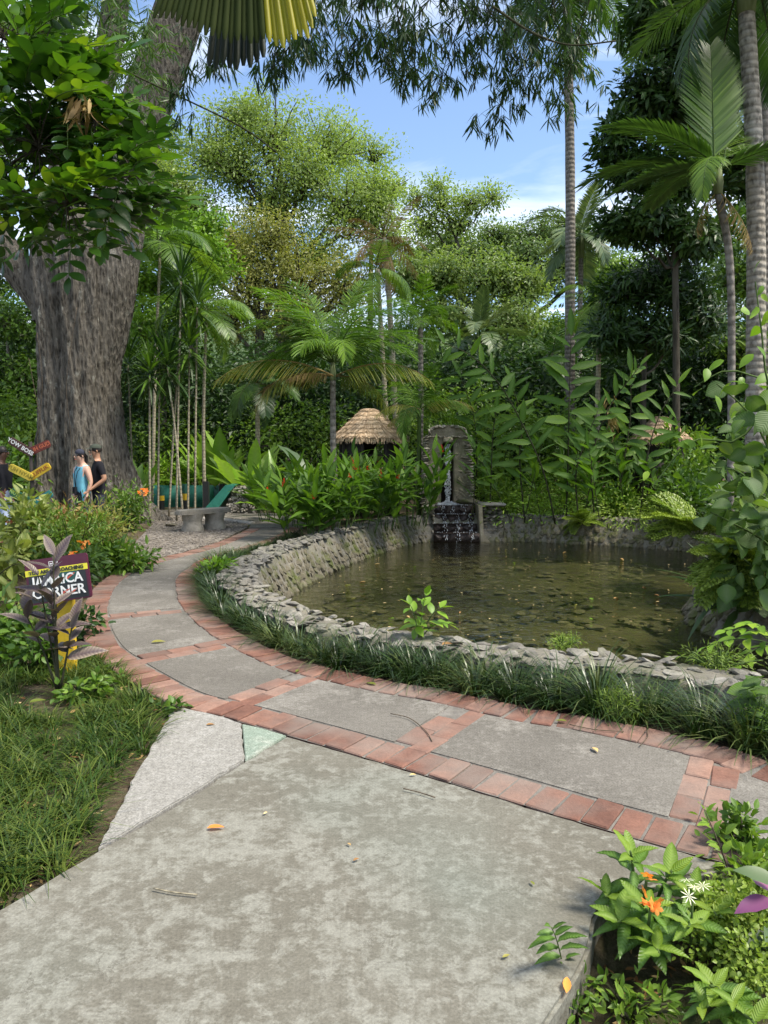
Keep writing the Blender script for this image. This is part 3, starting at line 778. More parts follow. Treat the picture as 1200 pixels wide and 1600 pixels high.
oc = (np.array([(1, 0, 0), (0, 1, 0), (-1, 0, 0), (0, -1, 0), (0, 0, .7), (0, 0, -.5)], float), [], [(0, 1, 4), (1, 2, 4), (2, 3, 4), (3, 0, 4), (1, 0, 5), (2, 1, 5), (3, 2, 5), (0, 3, 5)], np.zeros(6))
g.scatter(oc, np.c_[x, y, np.full(len(x), -.006)], unit(rng, len(x)) * arr(1, 1, .2), np.tile(arr(0, 0, 1.), (len(x), 1)), rng.uniform(.012, .035, len(x)), rng.random(len(x)))
tag(g.build('pebbles', 'pebble', smooth=False), kind='stuff')

# ------------------------------------------------------------------ pond: bed, water, wall
g = Geo()
xs = np.linspace(-2.2, 7.2, 60); ys = np.linspace(3.8, 17, 80); X, Y = np.meshgrid(xs, ys)
Z = -0.80 + 0.05 * np.sin(X * 2.1) * np.cos(Y * 1.7) + RNG(3).normal(size=X.shape) * 0.015
idx = np.arange(X.size).reshape(X.shape)
g.add(np.stack([X, Y, Z], -1).reshape(-1, 3), np.stack([idx[:-1, :-1], idx[:-1, 1:], idx[1:, 1:], idx[1:, :-1]], -1).reshape(-1, 4))
bed = tag(g.build('pond_bed', 'bed_mud'), kind='structure')
BS = stone_meshes(6, 'stone_bed', 0.28, 9, name='bed_stone')
rng = RNG(8); c = 0; PSH = offs(PIN, -SGN * .15, True)
while c < 300:
    y = 4.6 + 7.5 * rng.random() ** 1.6; x = rng.uniform(-1.6, 5.5)
    if inpoly([x], [y], PSH)[0]:
        s_ = .08 + .26 * rng.random() ** 2.2
        put('bed_stone', BS[c % 6], bed, (x, y, -.77 + rng.uniform(0, .04)), (rng.normal() * .12, rng.normal() * .12, rng.uniform(0, 6.3)), (s_ * 1.3, s_, s_)); c += 1
g = Geo()
so_ = np.array([v.co[:] for v in BS[0].vertices]); sf = [tuple(p.vertices) for p in BS[0].polygons]
pos = []
while len(pos) < 1500:
    y = rng.uniform(5, 16.3); x = rng.uniform(-1.6, 6.5)
    if inpoly([x], [y], PIN)[0]: pos.append((x, y, -.77))
pos = np.array(pos)
a = rng.uniform(0, 6.3, len(pos))
g.scatter((so_, [], sf, np.zeros(len(so_))), pos, np.c_[np.cos(a), np.sin(a), rng.normal(size=len(a)) * .1], np.tile(arr(0, 0, 1.), (len(a), 1)), .05 + .18 * rng.random(len(a)) ** 2, rng.random(len(a)))
tag(g.build('bed_rubble', 'stone_bed', bed, smooth=False), kind='stuff')
g = Geo()
ws = offs(PIN, SGN * 0.02, True)
wv = [Vector((p[0], p[1], 0)) for p in ws]
ti = geometry.tessellate_polygon([wv])
g.add(np.c_[ws, np.full(len(ws), WATER_Z)], None, [t if (wv[t[1]] - wv[t[0]]).cross(wv[t[2]] - wv[t[0]]).z > 0 else t[::-1] for t in ti])
tag(g.build('pond_water', 'water', smooth=False), kind='structure')

# wall core: outer face, flat top, battered inner face down to the bed
rng = RNG(4)
prof = [(0.38, -0.10), (0.37, 0.09), (0.30, 0.12), (0.05, 0.12), (0.0, 0.07), (-0.22, -0.42), (-0.34, -0.9)]
n = len(PIN); g = Geo(); V = []
for (o_, z_) in prof:
    L = offs(PIN, SGN * o_, True)
    V.append(np.c_[L, np.full(n, z_) + rng.normal(size=n) * .01])
V = np.concatenate(V); kk = len(prof)
i = np.arange(n); Q = []
for r_ in range(kk - 1):
    Q.append(np.stack([r_ * n + i, r_ * n + (i + 1) % n, (r_ + 1) * n + (i + 1) % n, (r_ + 1) * n + i], 1))
g.add(V, np.concatenate(Q))
wall = thing('pond_wall', 'low rim wall of pale rough stones around the pond', 'wall')
g.build('wall_core', 'mortar_rim', wall)
RS = stone_meshes(9, 'stone_rim', 0.5, 21)
MS = stone_meshes(5, 'stone_moss', 0.5, 51)
rest = Geo(); restm = Geo()
SV = [(np.array([v.co[:] for v in m.vertices]), [], [tuple(p.vertices) for p in m.polygons], np.zeros(len(m.vertices))) for m in RS]
sarc = np.concatenate([[0], np.cumsum(np.linalg.norm(np.diff(np.concatenate([PIN, PIN[:1]]), axis=0), axis=1))])
tot = sarc[-1]; d = 0.0; cnt = 0
PC = np.concatenate([PIN, PIN[:1]])
def wall_at(d, o_):
    x = np.interp(d % tot, sarc, PC[:, 0]); y = np.interp(d % tot, sarc, PC[:, 1])
    x2 = np.interp((d + .05) % tot, sarc, PC[:, 0]); y2 = np.interp((d + .05) % tot, sarc, PC[:, 1])
    t = arr(x2 - x, y2 - y); t /= np.linalg.norm(t); nn = arr(t[1], -t[0]) * SGN
    return arr(x, y) + nn * o_, t, nn
while d < tot:
    p0, t, nn = wall_at(d, 0.2)
    infount = 0.75 < p0[0] < 2.5 and p0[1] > 15
    far = p0[1] > 9.5 or p0[0] > 3.4
    for o_ in (0.02, 0.10, 0.19, 0.28, 0.36):
        if infount: break
        p, _, _ = wall_at(d + rng.normal() * .03, o_ + rng.normal() * .015)
        sx, sy, sz = rng.uniform(.08, .20), rng.uniform(.07, .16), rng.uniform(.05, .10)
        rot = (rng.normal() * .18, rng.normal() * .18, math.atan2(t[1], t[0]) + rng.normal() * .5)
        if not far and p0[1] < 8 and cnt < 300:
            put('stone', RS[cnt % 9], wall, (p[0], p[1], .12 + rng.uniform(-.015, .02)), rot, (sx, sy, sz)); cnt += 1
        else:
            rest.scatter(SV[int(rng.integers(9))], [(p[0], p[1], .12 + rng.uniform(-.015, .02))], np.array([[t[0], t[1], rng.normal() * .2]]), np.array([[rng.normal() * .2, rng.normal() * .2, 1]]), sx, rng.random(1))
    # inner battered face
    for r_ in range(5):
        if infount: break
        f = (r_ + .5) / 5
        p, _, _ = wall_at(d + rng.uniform(0, .12), 0.02 - f * .26)
        restm.scatter(SV[int(rng.integers(9))], [(p[0], p[1], .05 - f * .5)], np.array([[t[0], t[1], rng.normal() * .35]]), np.array([[-nn[0], -nn[1], .9]]) + rng.normal(size=(1, 3)) * .2, rng.uniform(.11, .22), rng.random(1))
    d += rng.uniform(.105, .135)
rest.build('coping_rubble', 'stone_rim', wall, smooth=False)['kind'] = 'stuff'
restm.build('face_rubble', 'stone_moss', wall, smooth=False)['kind'] = 'stuff'
# ------------------------------------------------------------------ plant library
def curve3(a, b, sag=0.0, n=8, side=None, rng=None, wig=0.0):
    t = np.linspace(0, 1, n)[:, None]; a = np.asarray(a, float); b = np.asarray(b, float)
    p = a + (b - a) * t + arr(0, 0, 1) * sag * 4 * t * (1 - t)
    if rng is not None and wig: p[1:-1] += rng.normal(size=(n - 2, 3)) * wig
    return p

def crown(g, lobes, rng, clumps, per, rc, ls, tmpl=QL, up=0.55, droop=-0.15, shell=0.45, m=0, br=None, brr=0.02, vshift=0.0, wood_m=0, flat=.6):
    """lobes: (centre, radii); leaves gather in clumps near the lobe's surface; br = Geo for twigs"""
    for (c, r) in lobes:
        c = np.asarray(c, float); r = np.asarray(r, float)
        k = max(3, int(clumps * (r[0] * r[1] * r[2]) ** (1 / 3.)))
        u = unit(rng, k); u[:, 2] = u[:, 2] * (0.8 if flat < .8 else 1) + 0.15
        rad = rng.random(k) ** shell
        cc = c + u * rad[:, None] * r
        if br is not None:
            for q in cc[:: max(1, k // 26)]:
                br.tube(curve3(c - arr(0, 0, r[2] * .35), q, 0.06 * r[2], 5, rng=rng, wig=r[0] * .04), np.linspace(brr, brr * .25, 5), 4, m=wood_m, cap=False)
        pn = rng.poisson(per, k)
        rep = np.repeat(np.arange(k), pn); n = len(rep)
        sp = unit(rng, n) * (rng.random(n) ** .5)[:, None] * rc * 1.5 * arr(1, 1, flat)
        pos = cc[rep] + sp
        d = sp / (np.linalg.norm(sp, axis=1)[:, None] + 1e-6) + unit(rng, n) * .7 + arr(0, 0, droop)
        ups = np.tile(arr(0, 0, up), (n, 1)) + unit(rng, n) * .35 + (u[rep] * .8) + sp / (rc * 1.5) * .5
        var = np.clip(0.5 + rng.normal(size=n) * .16 + rng.normal(size=k)[rep] * .14 + vshift, 0, 1)
        g.scatter(tmpl, pos, d, ups, ls * rng.uniform(.65, 1.3, n), var, m=m)

def tree(name, label, base, trunk, tr, lobes, leaf, seed, clumps=30, per=40, rc=0.5, ls=0.2, bark='bark_grey', tmpl=QL, group=None, shell=0.45, up=0.55, limbs=True, cat='tree', droop=-.15, brr=None, flat=.6):
    """trunk: list of 3-D points from the base up; limbs run from the trunk to every lobe"""
    rng = RNG(seed)
    t = thing(name, label, cat, base, 0, group)
    b = np.asarray(base, float)
    w = Geo(); f = Geo()
    tp_ = spline(np.asarray(trunk, float) - b, 14)
    rr = np.linspace(tr, tr * .45, 14); rr[0] *= 1.35; rr[1] *= 1.1
    w.tube(tp_, rr, 10)
    for (c, r) in lobes:
        c = np.asarray(c, float) - b; r = np.asarray(r, float)
        if limbs:
            zt = np.clip(c[2] - r[2] * .9 - np.linalg.norm(c[:2] - tp_[-1, :2]) * .5, tp_[0, 2] + (tp_[-1, 2] - tp_[0, 2]) * .45, tp_[-1, 2])
            i = int(np.argmin(abs(tp_[:, 2] - zt)))
            w.tube(curve3(tp_[i], c + arr(0, 0, r[2] * .1), -0.06 * np.linalg.norm(c - tp_[i]), 9, rng=rng, wig=.03 * np.linalg.norm(c - tp_[i])), np.linspace(rr[i] * .62, tr * .14, 9), 7, cap=False)
    loc = [(np.asarray(c, float) - b, r) for c, r in lobes]
    crown(f, loc, rng, clumps, per, rc, ls, tmpl, shell=shell, up=up, br=w, brr=brr or tr * .16, droop=droop, flat=flat)
    w.build('trunk', bark, t); f.build('crown', leaf, t, smooth=False)
    return t

def frond_mesh(L=2.0, ll=0.5, n=42, bend=1.3, hang=0.5, seed=0, mats=('leaf_mid', 'stem_green'), lw=0.035, sweep=0.55, start=0.12, vee=0.35, jitter=.1, pet=0.018):
    """pinnate palm frond: rachis along +Y bending down in Z, two ranks of leaflets"""
    rng = RNG(seed); g = Geo()
    k = 26; t = np.linspace(0, 1, k); an = -bend * t ** 1.4
    st = np.stack([np.zeros(k), np.cos(an), np.sin(an)], 1) * (L / (k - 1))
    p = np.concatenate([[arr(0, 0, 0)], np.cumsum(st, 0)[:-1]])
    p[:, 0] += np.sin(t * 2.2 + seed) * .03 * L
    g.tube(p, np.linspace(pet, pet * .2, k), 5, m=1, cap=False)
    tt = np.linspace(start, .995, n)
    for sd_ in (-1, 1):
        q = np.stack([np.interp(tt, t, p[:, i]) for i in range(3)], 1)
        a2 = np.interp(tt, t, an)
        tan = np.stack([np.zeros(n), np.cos(a2), np.sin(a2)], 1); nor = np.stack([np.zeros(n), -np.sin(a2), np.cos(a2)], 1)
        fw = sweep + .55 * tt ** 2
        d = np.stack([np.full(n, sd_ * 1.0), np.zeros(n), np.zeros(n)], 1) + tan * fw[:, None] + nor * (vee + rng.normal(size=n) * jitter)[:, None]
        d /= np.linalg.norm(d, axis=1)[:, None]
        le = ll * np.sin(np.clip(.22 + tt * .72, 0, 1) * math.pi) ** .6 * rng.uniform(.88, 1.08, n)
        # four cross-sections per leaflet, gravity bends it
        us = np.array([0, .35, .7, 1.0]); ws_ = np.array([.5, 1, .8, .08]) * lw / 2
        c = [q]
        for j in range(1, 4):
            dd = d + arr(0, 0, -1) * (hang * us[j] * (1 + rng.normal(size=n) * .15))[:, None]
            dd /= np.linalg.norm(dd, axis=1)[:, None]
            c.append(c[-1] + dd * (le * (us[j] - us[j - 1]))[:, None])
        wdir = tan - d * np.sum(tan * d, 1)[:, None]; wdir /= np.linalg.norm(wdir, axis=1)[:, None]
        V = np.stack([np.stack([c[j] - wdir * ws_[j], c[j] + wdir * ws_[j]], 1) for j in range(4)], 1).reshape(-1, 3)
        off = (np.arange(n) * 8)[:, None]
        Q = np.concatenate([off + np.array([[2 * j, 2 * j + 1, 2 * j + 3, 2 * j + 2]]) for j in range(3)])
        g.add(V, Q, None, np.repeat(np.clip(.5 + rng.normal(size=n) * .17, 0, 1), 8), 0)
    return g.mesh('frond', list(mats))

def palm(name, label, base, top, r, fr, nf, seed, bark='bark_palm', shaft=0.0, pitch=(78, -25), scale=(.85, 1.1), group=None, dead=None, ndead=0, cat='palm tree', lean=None, az0=0.0, mids=None, fixed=None, r_top=None):
    rng = RNG(seed)
    b = np.asarray(base, float); e = np.asarray(top, float) - b
    t = thing(name, label, cat, base, 0, group)
    g = Geo()
    pts = [arr(0, 0, 0)] + ([np.asarray(m_, float) - b for m_ in mids] if mids else [e * .5 + arr(rng.normal() * .05, rng.normal() * .05, 0)]) + [e]
    c = spline(pts, 24); rr = np.linspace(r, r_top or r * .72, 24); rr[0] *= 1.35
    rr = rr * (1 + .03 * np.sin(np.arange(24) * 2.1))
    g.tube(c, rr, 12); g.build('trunk', bark, t)
    if shaft:
        g = Geo(); g.tube([e - arr(0, 0, shaft * .1), e + arr(0, 0, shaft * .35), e + arr(0, 0, shaft)], [rr[-1] * 1.15, rr[-1] * 1.25, rr[-1] * .6], 10); g.build('crownshaft', 'crownshaft', t)
    o = e + arr(0, 0, shaft * .85)
    lst = fixed if fixed else [(az0 + i * 2.399 + rng.normal() * .15, R(pitch[0] + (pitch[1] - pitch[0]) * (i + .5) / nf) + rng.normal() * .08) for i in range(nf)]
    for i, it in enumerate(lst):
        a, pi_ = it[0], it[1]; sc_ = it[2] if len(it) > 2 else rng.uniform(*scale)
        d = arr(math.cos(a) * math.cos(pi_), math.sin(a) * math.cos(pi_), math.sin(pi_))
        up = arr(-math.cos(a) * math.sin(pi_), -math.sin(a) * math.sin(pi_), math.cos(pi_)) + unit(rng, 1)[0] * .12
        f = put('frond', fr[(it[3] if len(it) > 3 else i) % len(fr)], t); aim(f, o + d * .03, d, up, sc_)
    for i in range(ndead):
        a = rng.uniform(0, 6.3); pi_ = R(rng.uniform(-75, -35))
        d = arr(math.cos(a) * math.cos(pi_), math.sin(a) * math.cos(pi_), math.sin(pi_)); up = arr(math.cos(a), math.sin(a), .4)
        f = put('dead_frond', dead[i % len(dead)], t); aim(f, o - arr(0, 0, shaft * .8), d, up, rng.uniform(.35, .5))
    return t

def tuft_mesh(n=90, h=0.26, w=0.008, seed=0, mat='leaf_mondo', spread=1.0, arch=1.2):
    rng = RNG(seed); g = Geo()
    a = rng.uniform(0, 2 * math.pi, n); r0 = rng.random(n) ** .5 * .09 * spread
    el = R(88) - rng.random(n) * R(55) * spread
    L = h * rng.uniform(.8, 1.5, n)
    p = np.stack([np.cos(a) * r0, np.sin(a) * r0, np.zeros(n)], 1); V = []
    side = np.stack([-np.sin(a), np.cos(a), np.zeros(n)], 1)
    steps = 4
    for j in range(steps + 1):
        ww = w * (1 - .85 * j / steps) / 2
        V.append(np.stack([p - side * ww, p + side * ww], 1))
        ee = el - arch * (j / steps) ** 1.3
        p = p + np.stack([np.cos(a) * np.cos(ee), np.sin(a) * np.cos(ee), np.sin(ee)], 1) * (L / steps)[:, None]
        p[:, 2] = np.maximum(p[:, 2], 0.004)
    V = np.stack(V, 1).reshape(-1, 3); k = 2 * (steps + 1)
    off = (np.arange(n) * k)[:, None]
    Q = np.concatenate([off + np.array([[2 * j, 2 * j + 1, 2 * j + 3, 2 * j + 2]]) for j in range(steps)])
    g.add(V, Q, None, np.repeat(np.clip(.45 + rng.normal(size=n) * .22, 0, 1), k))
    return g.mesh('grass_tuft', [mat])

def leaf_meshes(mat, specs, name='leaf', stalk=0.0, smat='stem_green'):
    """meshes of one leaf each, 1 m long, scaled per object"""
    out = []
    for k, sp in enumerate(specs):
        g = Geo(); V, Q, T, B = leaf_t(**sp)
        if stalk:
            V = V * arr(1, 1 - stalk, 1) + arr(0, stalk, 0); g.tube([(0, 0, 0), (0, stalk, 0)], .012, 4, m=1)
        rng = RNG(k); V = V + rng.normal(size=V.shape) * arr(.004, .002, .010)
        g.add(V, Q, T, .5, 0, B, sv=V[:, 1] - .8 * abs(V[:, 0])); out.append(g.mesh(name, [mat, smat]))
    return out

def stalk_plant(t, base, tip, sag, leaves, n, ls, rng, stem_r=.012, start=.25, stem_mat='stem_green', two=True, ang=0.75, nm='stalk', plane=None, droop=.25, grow=None):
    """an arching cane with alternate blades; every blade is a sub-part of the cane"""
    c = curve3(base, tip, sag, 14)
    g = Geo(); g.tube(c, np.linspace(stem_r, stem_r * .4, 14), 5); s = g.build(nm, stem_mat, t)
    s_t = np.linspace(0, 1, 14)
    tanall = np.gradient(c, axis=0)
    pl = arr(*plane) if plane is not None else arr(math.cos(rng.uniform(0, 6.3)), math.sin(rng.uniform(0, 6.3)), 0)
    for i in range(n):
        f = start + (1 - start) * (i + .5) / n
        p = np.array([np.interp(f, s_t, c[:, j]) for j in range(3)]); tn = np.array([np.interp(f, s_t, tanall[:, j]) for j in range(3)]); tn /= np.linalg.norm(tn)
        sd_ = pl - tn * np.dot(pl, tn); sd_ /= np.linalg.norm(sd_) + 1e-9
        if i % 2: sd_ = -sd_
        d = sd_ * math.sin(ang) + tn * math.cos(ang) + arr(0, 0, -droop * .4) + rng.normal(size=3) * .08
        up = np.cross(np.cross(d, arr(0, 0, 1)), d) + rng.normal(size=3) * .15 + tn * .4
        q = ls * rng.uniform(.8, 1.15) * (grow(f) if grow else (0.65 + .5 * math.sin(math.pi * min(1, f * .95))))
        aim(put('leaf', leaves[int(rng.integers(len(leaves)))], s), p, d, up, q)
    d = tanall[-1] / np.linalg.norm(tanall[-1])
    aim(put('leaf', leaves[0], s), c[-1], d, arr(0, 0, 1) + rng.normal(size=3) * .2, ls * .8)
    return s

def bush(name, label, base, rad, leaf, seed, n=900, ls=.09, tmpl=QL, cat='shrub', group=None, stems=8, up=.6, stem='stem_dark', flowers=None, low=0.0):
    """shrub: stems fanning from the base, leaves set along and around them"""
    rng = RNG(seed); t = thing(name, label, cat, base, rng.uniform(0, 6.3), group)
    w = Geo(); f = Geo(); r = np.asarray(rad, float)
    pos = []; dr = []
    for s in range(stems):
        a = rng.uniform(0, 6.3); q = rng.random() ** .6
        e = arr(math.cos(a) * r[0] * q, math.sin(a) * r[1] * q, r[2] * (1 - .45 * q * q) * rng.uniform(.75, 1.05))
        c = curve3((math.cos(a) * r[0] * .1, math.sin(a) * r[1] * .1, 0), e, r[2] * .12, 8); w.tube(c, np.linspace(.012, .004, 8), 4, cap=False)
        k = n // stems
        tt = low + (1 - low) * rng.random(k) ** .55
        p = np.stack([np.interp(tt, np.linspace(0, 1, 8), c[:, j]) for j in range(3)], 1)
        sp = rng.normal(size=(k, 3)) * arr(r[0], r[1], r[2]) * .17
        p = p + sp; p[:, 2] = np.maximum(p[:, 2], .02)
        pos.append(p); dr.append(sp / (np.linalg.norm(sp, axis=1)[:, None] + 1e-6) + unit(rng, k) * .6 + arr(0, 0, -.05))
    pos = np.concatenate(pos); dr = np.concatenate(dr); k = len(pos)
    f.scatter(tmpl, pos, dr, np.tile(arr(0, 0, up), (k, 1)) + unit(rng, k) * .5, ls * rng.uniform(.6, 1.3, k), np.clip(.5 + rng.normal(size=k) * .2, 0, 1))
    w.build('stems', stem, t); f.build('foliage', leaf, t, smooth=False)
    return t

def flower_mesh(mat, n=5, w=.5, name='flower', seed=0, cone=False):
    g = Geo(); rng = RNG(seed)
    if cone:
        N = 60; tt = rng.random(N); a = np.arange(N) * 2.4
        pos = np.c_[np.cos(a) * .12 * (1 - tt), np.sin(a) * .12 * (1 - tt), tt]
        g.scatter(leaf_t(.5, 3), pos, np.c_[np.cos(a), np.sin(a), np.full(N, .9)], np.c_[-np.cos(a), -np.sin(a), np.full(N, .6)], .22 * (1.1 - tt * .6), rng.random(N))
    else:
        a = np.arange(n) * 2 * math.pi / n
        g.scatter(leaf_t(w, 4, .3, -.1, pw=1.3), np.zeros((n, 3)), np.c_[np.cos(a), np.sin(a), np.full(n, .25)], np.tile(arr(0, 0, 1.), (n, 1)), .5, rng.random(n))
    return g.mesh(name, [mat])
# ------------------------------------------------------------------ big tree on the left
def big_tree():
    rng = RNG(2); Y = 17.0
    b = P(138, 800, Y); b[2] = 0
    t = thing('giant_tree', 'giant grey barked tree with a forked fluted trunk behind the people', 'tree', b)
    def stem(pts, nm, sides=72, n=70, flare=0.0, fl=0.10, seed=0, wide=None):
        """pts: (px, py, half-width px)"""
        c = spline([list(P(x, y, Y) - b) + [w / FPX * Y] for x, y, w in pts], n)
        g = Geo(); a = np.linspace(0, 2 * math.pi, sides, endpoint=False)
        V = []
        ph = RNG(seed).uniform(0, 6.3, 6)
        for i in range(n):
            tan = c[min(i + 1, n - 1), :3] - c[max(i - 1, 0), :3]; tan /= np.linalg.norm(tan)
            x = np.cross(arr(0, 1, 0), tan); x /= np.linalg.norm(x); y = np.cross(tan, x)
            z = c[i, 2]
            f = fl * (np.sin(3 * a + ph[0] + z * .12) * .5 + np.sin(5 * a + ph[1] - z * .2) * .6 + np.sin(8 * a + ph[2] + z * .3) * .35 + .25 * np.sin(17 * a + ph[3] + z * 2.1) + .2 * np.sin(29 * a + ph[4] - z * 3.0))
            wz = .9 * math.sin(z * 1.1 + ph[5]) + .5 * math.sin(z * 2.7 + ph[2])
            f = f + .34 * fl * (abs(np.sin(9 * a + ph[0] + wz)) - .6) + .30 * fl * (abs(np.sin(21 * a + ph[3] - 1.7 * wz)) - .6)
            low = math.exp(-max(z, 0) / .7)
            f = f * (1 + 1.6 * low * flare) + low * .22 * flare * (1 + np.sin(5 * a + ph[1]))
            rr = c[i, 3] * (1 + f + rng.normal(size=sides) * .010)
            V.append(c[i, :3] + rr[:, None] * (np.cos(a)[:, None] * x + np.sin(a)[:, None] * y * (.9)))
        V = np.concatenate(V); i = np.arange(n - 1)[:, None] * sides; j = np.arange(sides)[None]; j2 = (j + 1) % sides
        g.add(V, np.stack([i + j, i + j2, i + sides + j2, i + sides + j], -1).reshape(-1, 4))
        return g.build(nm, 'bark_big', t)
    stem([(136, 830, 78), (134, 760, 67), (128, 660, 59), (124, 560, 57), (122, 470, 60), (118, 400, 61), (112, 330, 50)], 'trunk', 176, 110, flare=1.3)
    stem([(132, 640, 30), (150, 540, 40), (162, 460, 43), (172, 390, 42), (192, 300, 38), (215, 200, 35), (262, 70, 36), (305, -60, 34)], 'limb', 110, 80, fl=.06, seed=3)
    stem([(96, 500, 40), (88, 420, 38), (92, 330, 30), (120, 220, 24), (165, 100, 20), (190, -60, 18)], 'limb', 48, 60, fl=.07, seed=5)
    stem([(105, 520, 28), (66, 465, 24), (24, 412, 23), (-30, 330, 23), (-80, 200, 22)], 'limb', 48, 50, fl=.08, seed=7)
    # crown well above the frame with its lower edge just in view
    f = Geo(); w = Geo()
    lob = [(P(x, y, Yy) - b, r) for x, y, Yy, r in [(330, -230, 18, (3.0, 2.6, 1.5)), (120, -200, 17, (2.6, 2.6, 1.5)), (-120, -120, 17, (2.6, 2.6, 1.6)), (40, 40, 20, (1.8, 1.4, 1.3)), (-60, 250, 19, (1.5, 1.5, 1.8))]]
    crown(f, lob, rng, 26, 34, .35, .22, QL, br=w, brr=.05)
    w.build('branches', 'bark_dark', t)['kind'] = 'stuff'; f.build('crown', 'leaf_mid', t, smooth=False)
    for k, pts in enumerate([[(62, 790), (58, 700), (66, 600), (58, 520)], [(70, 690), (60, 640), (45, 560)], [(105, 800), (112, 700), (104, 600), (120, 480)]]):
        g = Geo(); g.tube(spline([P(x, y, Y - 1.25) - b for x, y in pts], 20), .006, 5); g.build('hanging_root', 'twig', t)
big_tree()

# ------------------------------------------------------------------ glossy compound-leaf tree at top left
def compound_mesh(seed, n=9, mat='leaf_glossy'):
    rng = RNG(seed); g = Geo(); L = 1.0
    c = np.stack([np.sin(np.linspace(0, 1, 10) * 1.2 + seed) * .04, np.linspace(0, 1, 10), -.22 * np.linspace(0, 1, 10) ** 2], 1)
    g.tube(c, np.linspace(.012, .006, 10), 4, m=1, cap=False)
    tm = leaf_t(.46, 5, .14, .10, pw=1.0)
    tt = np.repeat(np.linspace(.18, .92, n // 2), 2); sd_ = np.tile([-1, 1], n // 2)
    pos = np.stack([np.interp(tt, np.linspace(0, 1, 10), c[:, j]) for j in range(3)], 1)
    d = np.stack([sd_ * .85, np.full(len(tt), .6), np.full(len(tt), .12)], 1) + rng.normal(size=(len(tt), 3)) * .13
    pos = np.concatenate([pos, c[-1:]]); d = np.concatenate([d, [(0, 1, -.15)]])
    g.scatter(tm, pos, d, np.tile(arr(0, 0, 1.), (len(pos), 1)) + rng.normal(size=(len(pos), 3)) * .22, .44 * rng.uniform(.8, 1.12, len(pos)), np.clip(.5 + rng.normal(size=len(pos)) * .1, 0, 1))
    return g.mesh('compound_leaf', [mat, 'stem_green'])
CMP = [compound_mesh(k) for k in range(5)]
def glossy_tree():
    rng = RNG(11)
    b = arr(-5.6, 8.2, 0)
    t = thing('glossy_leaf_tree', 'glossy compound leaved tree branching in from the upper left', 'tree', b)
    w = Geo(); tr_ = spline([(0, 0, -.05), (.05, .1, 1.6), (.1, 0, 3.0), (.6, -.3, 4.1), (1.2, -.4, 4.8)], 16); w.tube(tr_, np.linspace(.14, .05, 16), 9)
    cen = [(40, 130, 65), (5, 60, 60), (110, 160, 55), (60, 230, 80), (140, 245, 62), (20, 310, 60), (105, 320, 62), (175, 310, 42), (-10, 200, 60), (205, 275, 24), (70, 70, 30), (150, 190, 30)]
    n = 0
    pts = []
    for (px, py, r_) in cen:
        c = P(px, py, 7.4 + rng.normal() * .3) - b
        e = tr_[int(np.clip(9 + rng.integers(6), 0, 15))]
        w.tube(curve3(e, c, .1, 8, rng=rng, wig=.04), np.linspace(.03, .008, 8), 5, cap=False)
        for q in range(int(r_ / 2.2)):
            u = unit(rng, 1)[0]; p = c + u * arr(1, 1.0, 1) * (r_ / FPX * 7.4) * rng.random() ** .4
            w.tube(curve3(c, p, .03, 4), [.008, .006, .005, .004], 4, cap=False)
            pts.append((p, u))
    w.build('trunk', 'bark_dark', t)
    for i, (p, u) in enumerate(pts):
        d = u * arr(1, 1, .5) + arr(.45, -.25, -.05) + rng.normal(size=3) * .35
        up = arr(0, -.25, 1) + rng.normal(size=3) * .35
        aim(put('compound_leaf', CMP[i % 5], t), p, d, up, rng.uniform(.34, .52))
    # dead hanging spray
    g = Geo(); o = P(128, 165, 6.9) - b; N = 26
    g.scatter(leaf_t(.16, 4, .4), o + rng.normal(size=(N, 3)) * .05, rng.normal(size=(N, 3)) * .45 + arr(0, 0, -1), unit(rng, N), rng.uniform(.12, .3, N), rng.random(N)); g.build('dead_leaf_spray', 'leaf_dry', t)
glossy_tree()

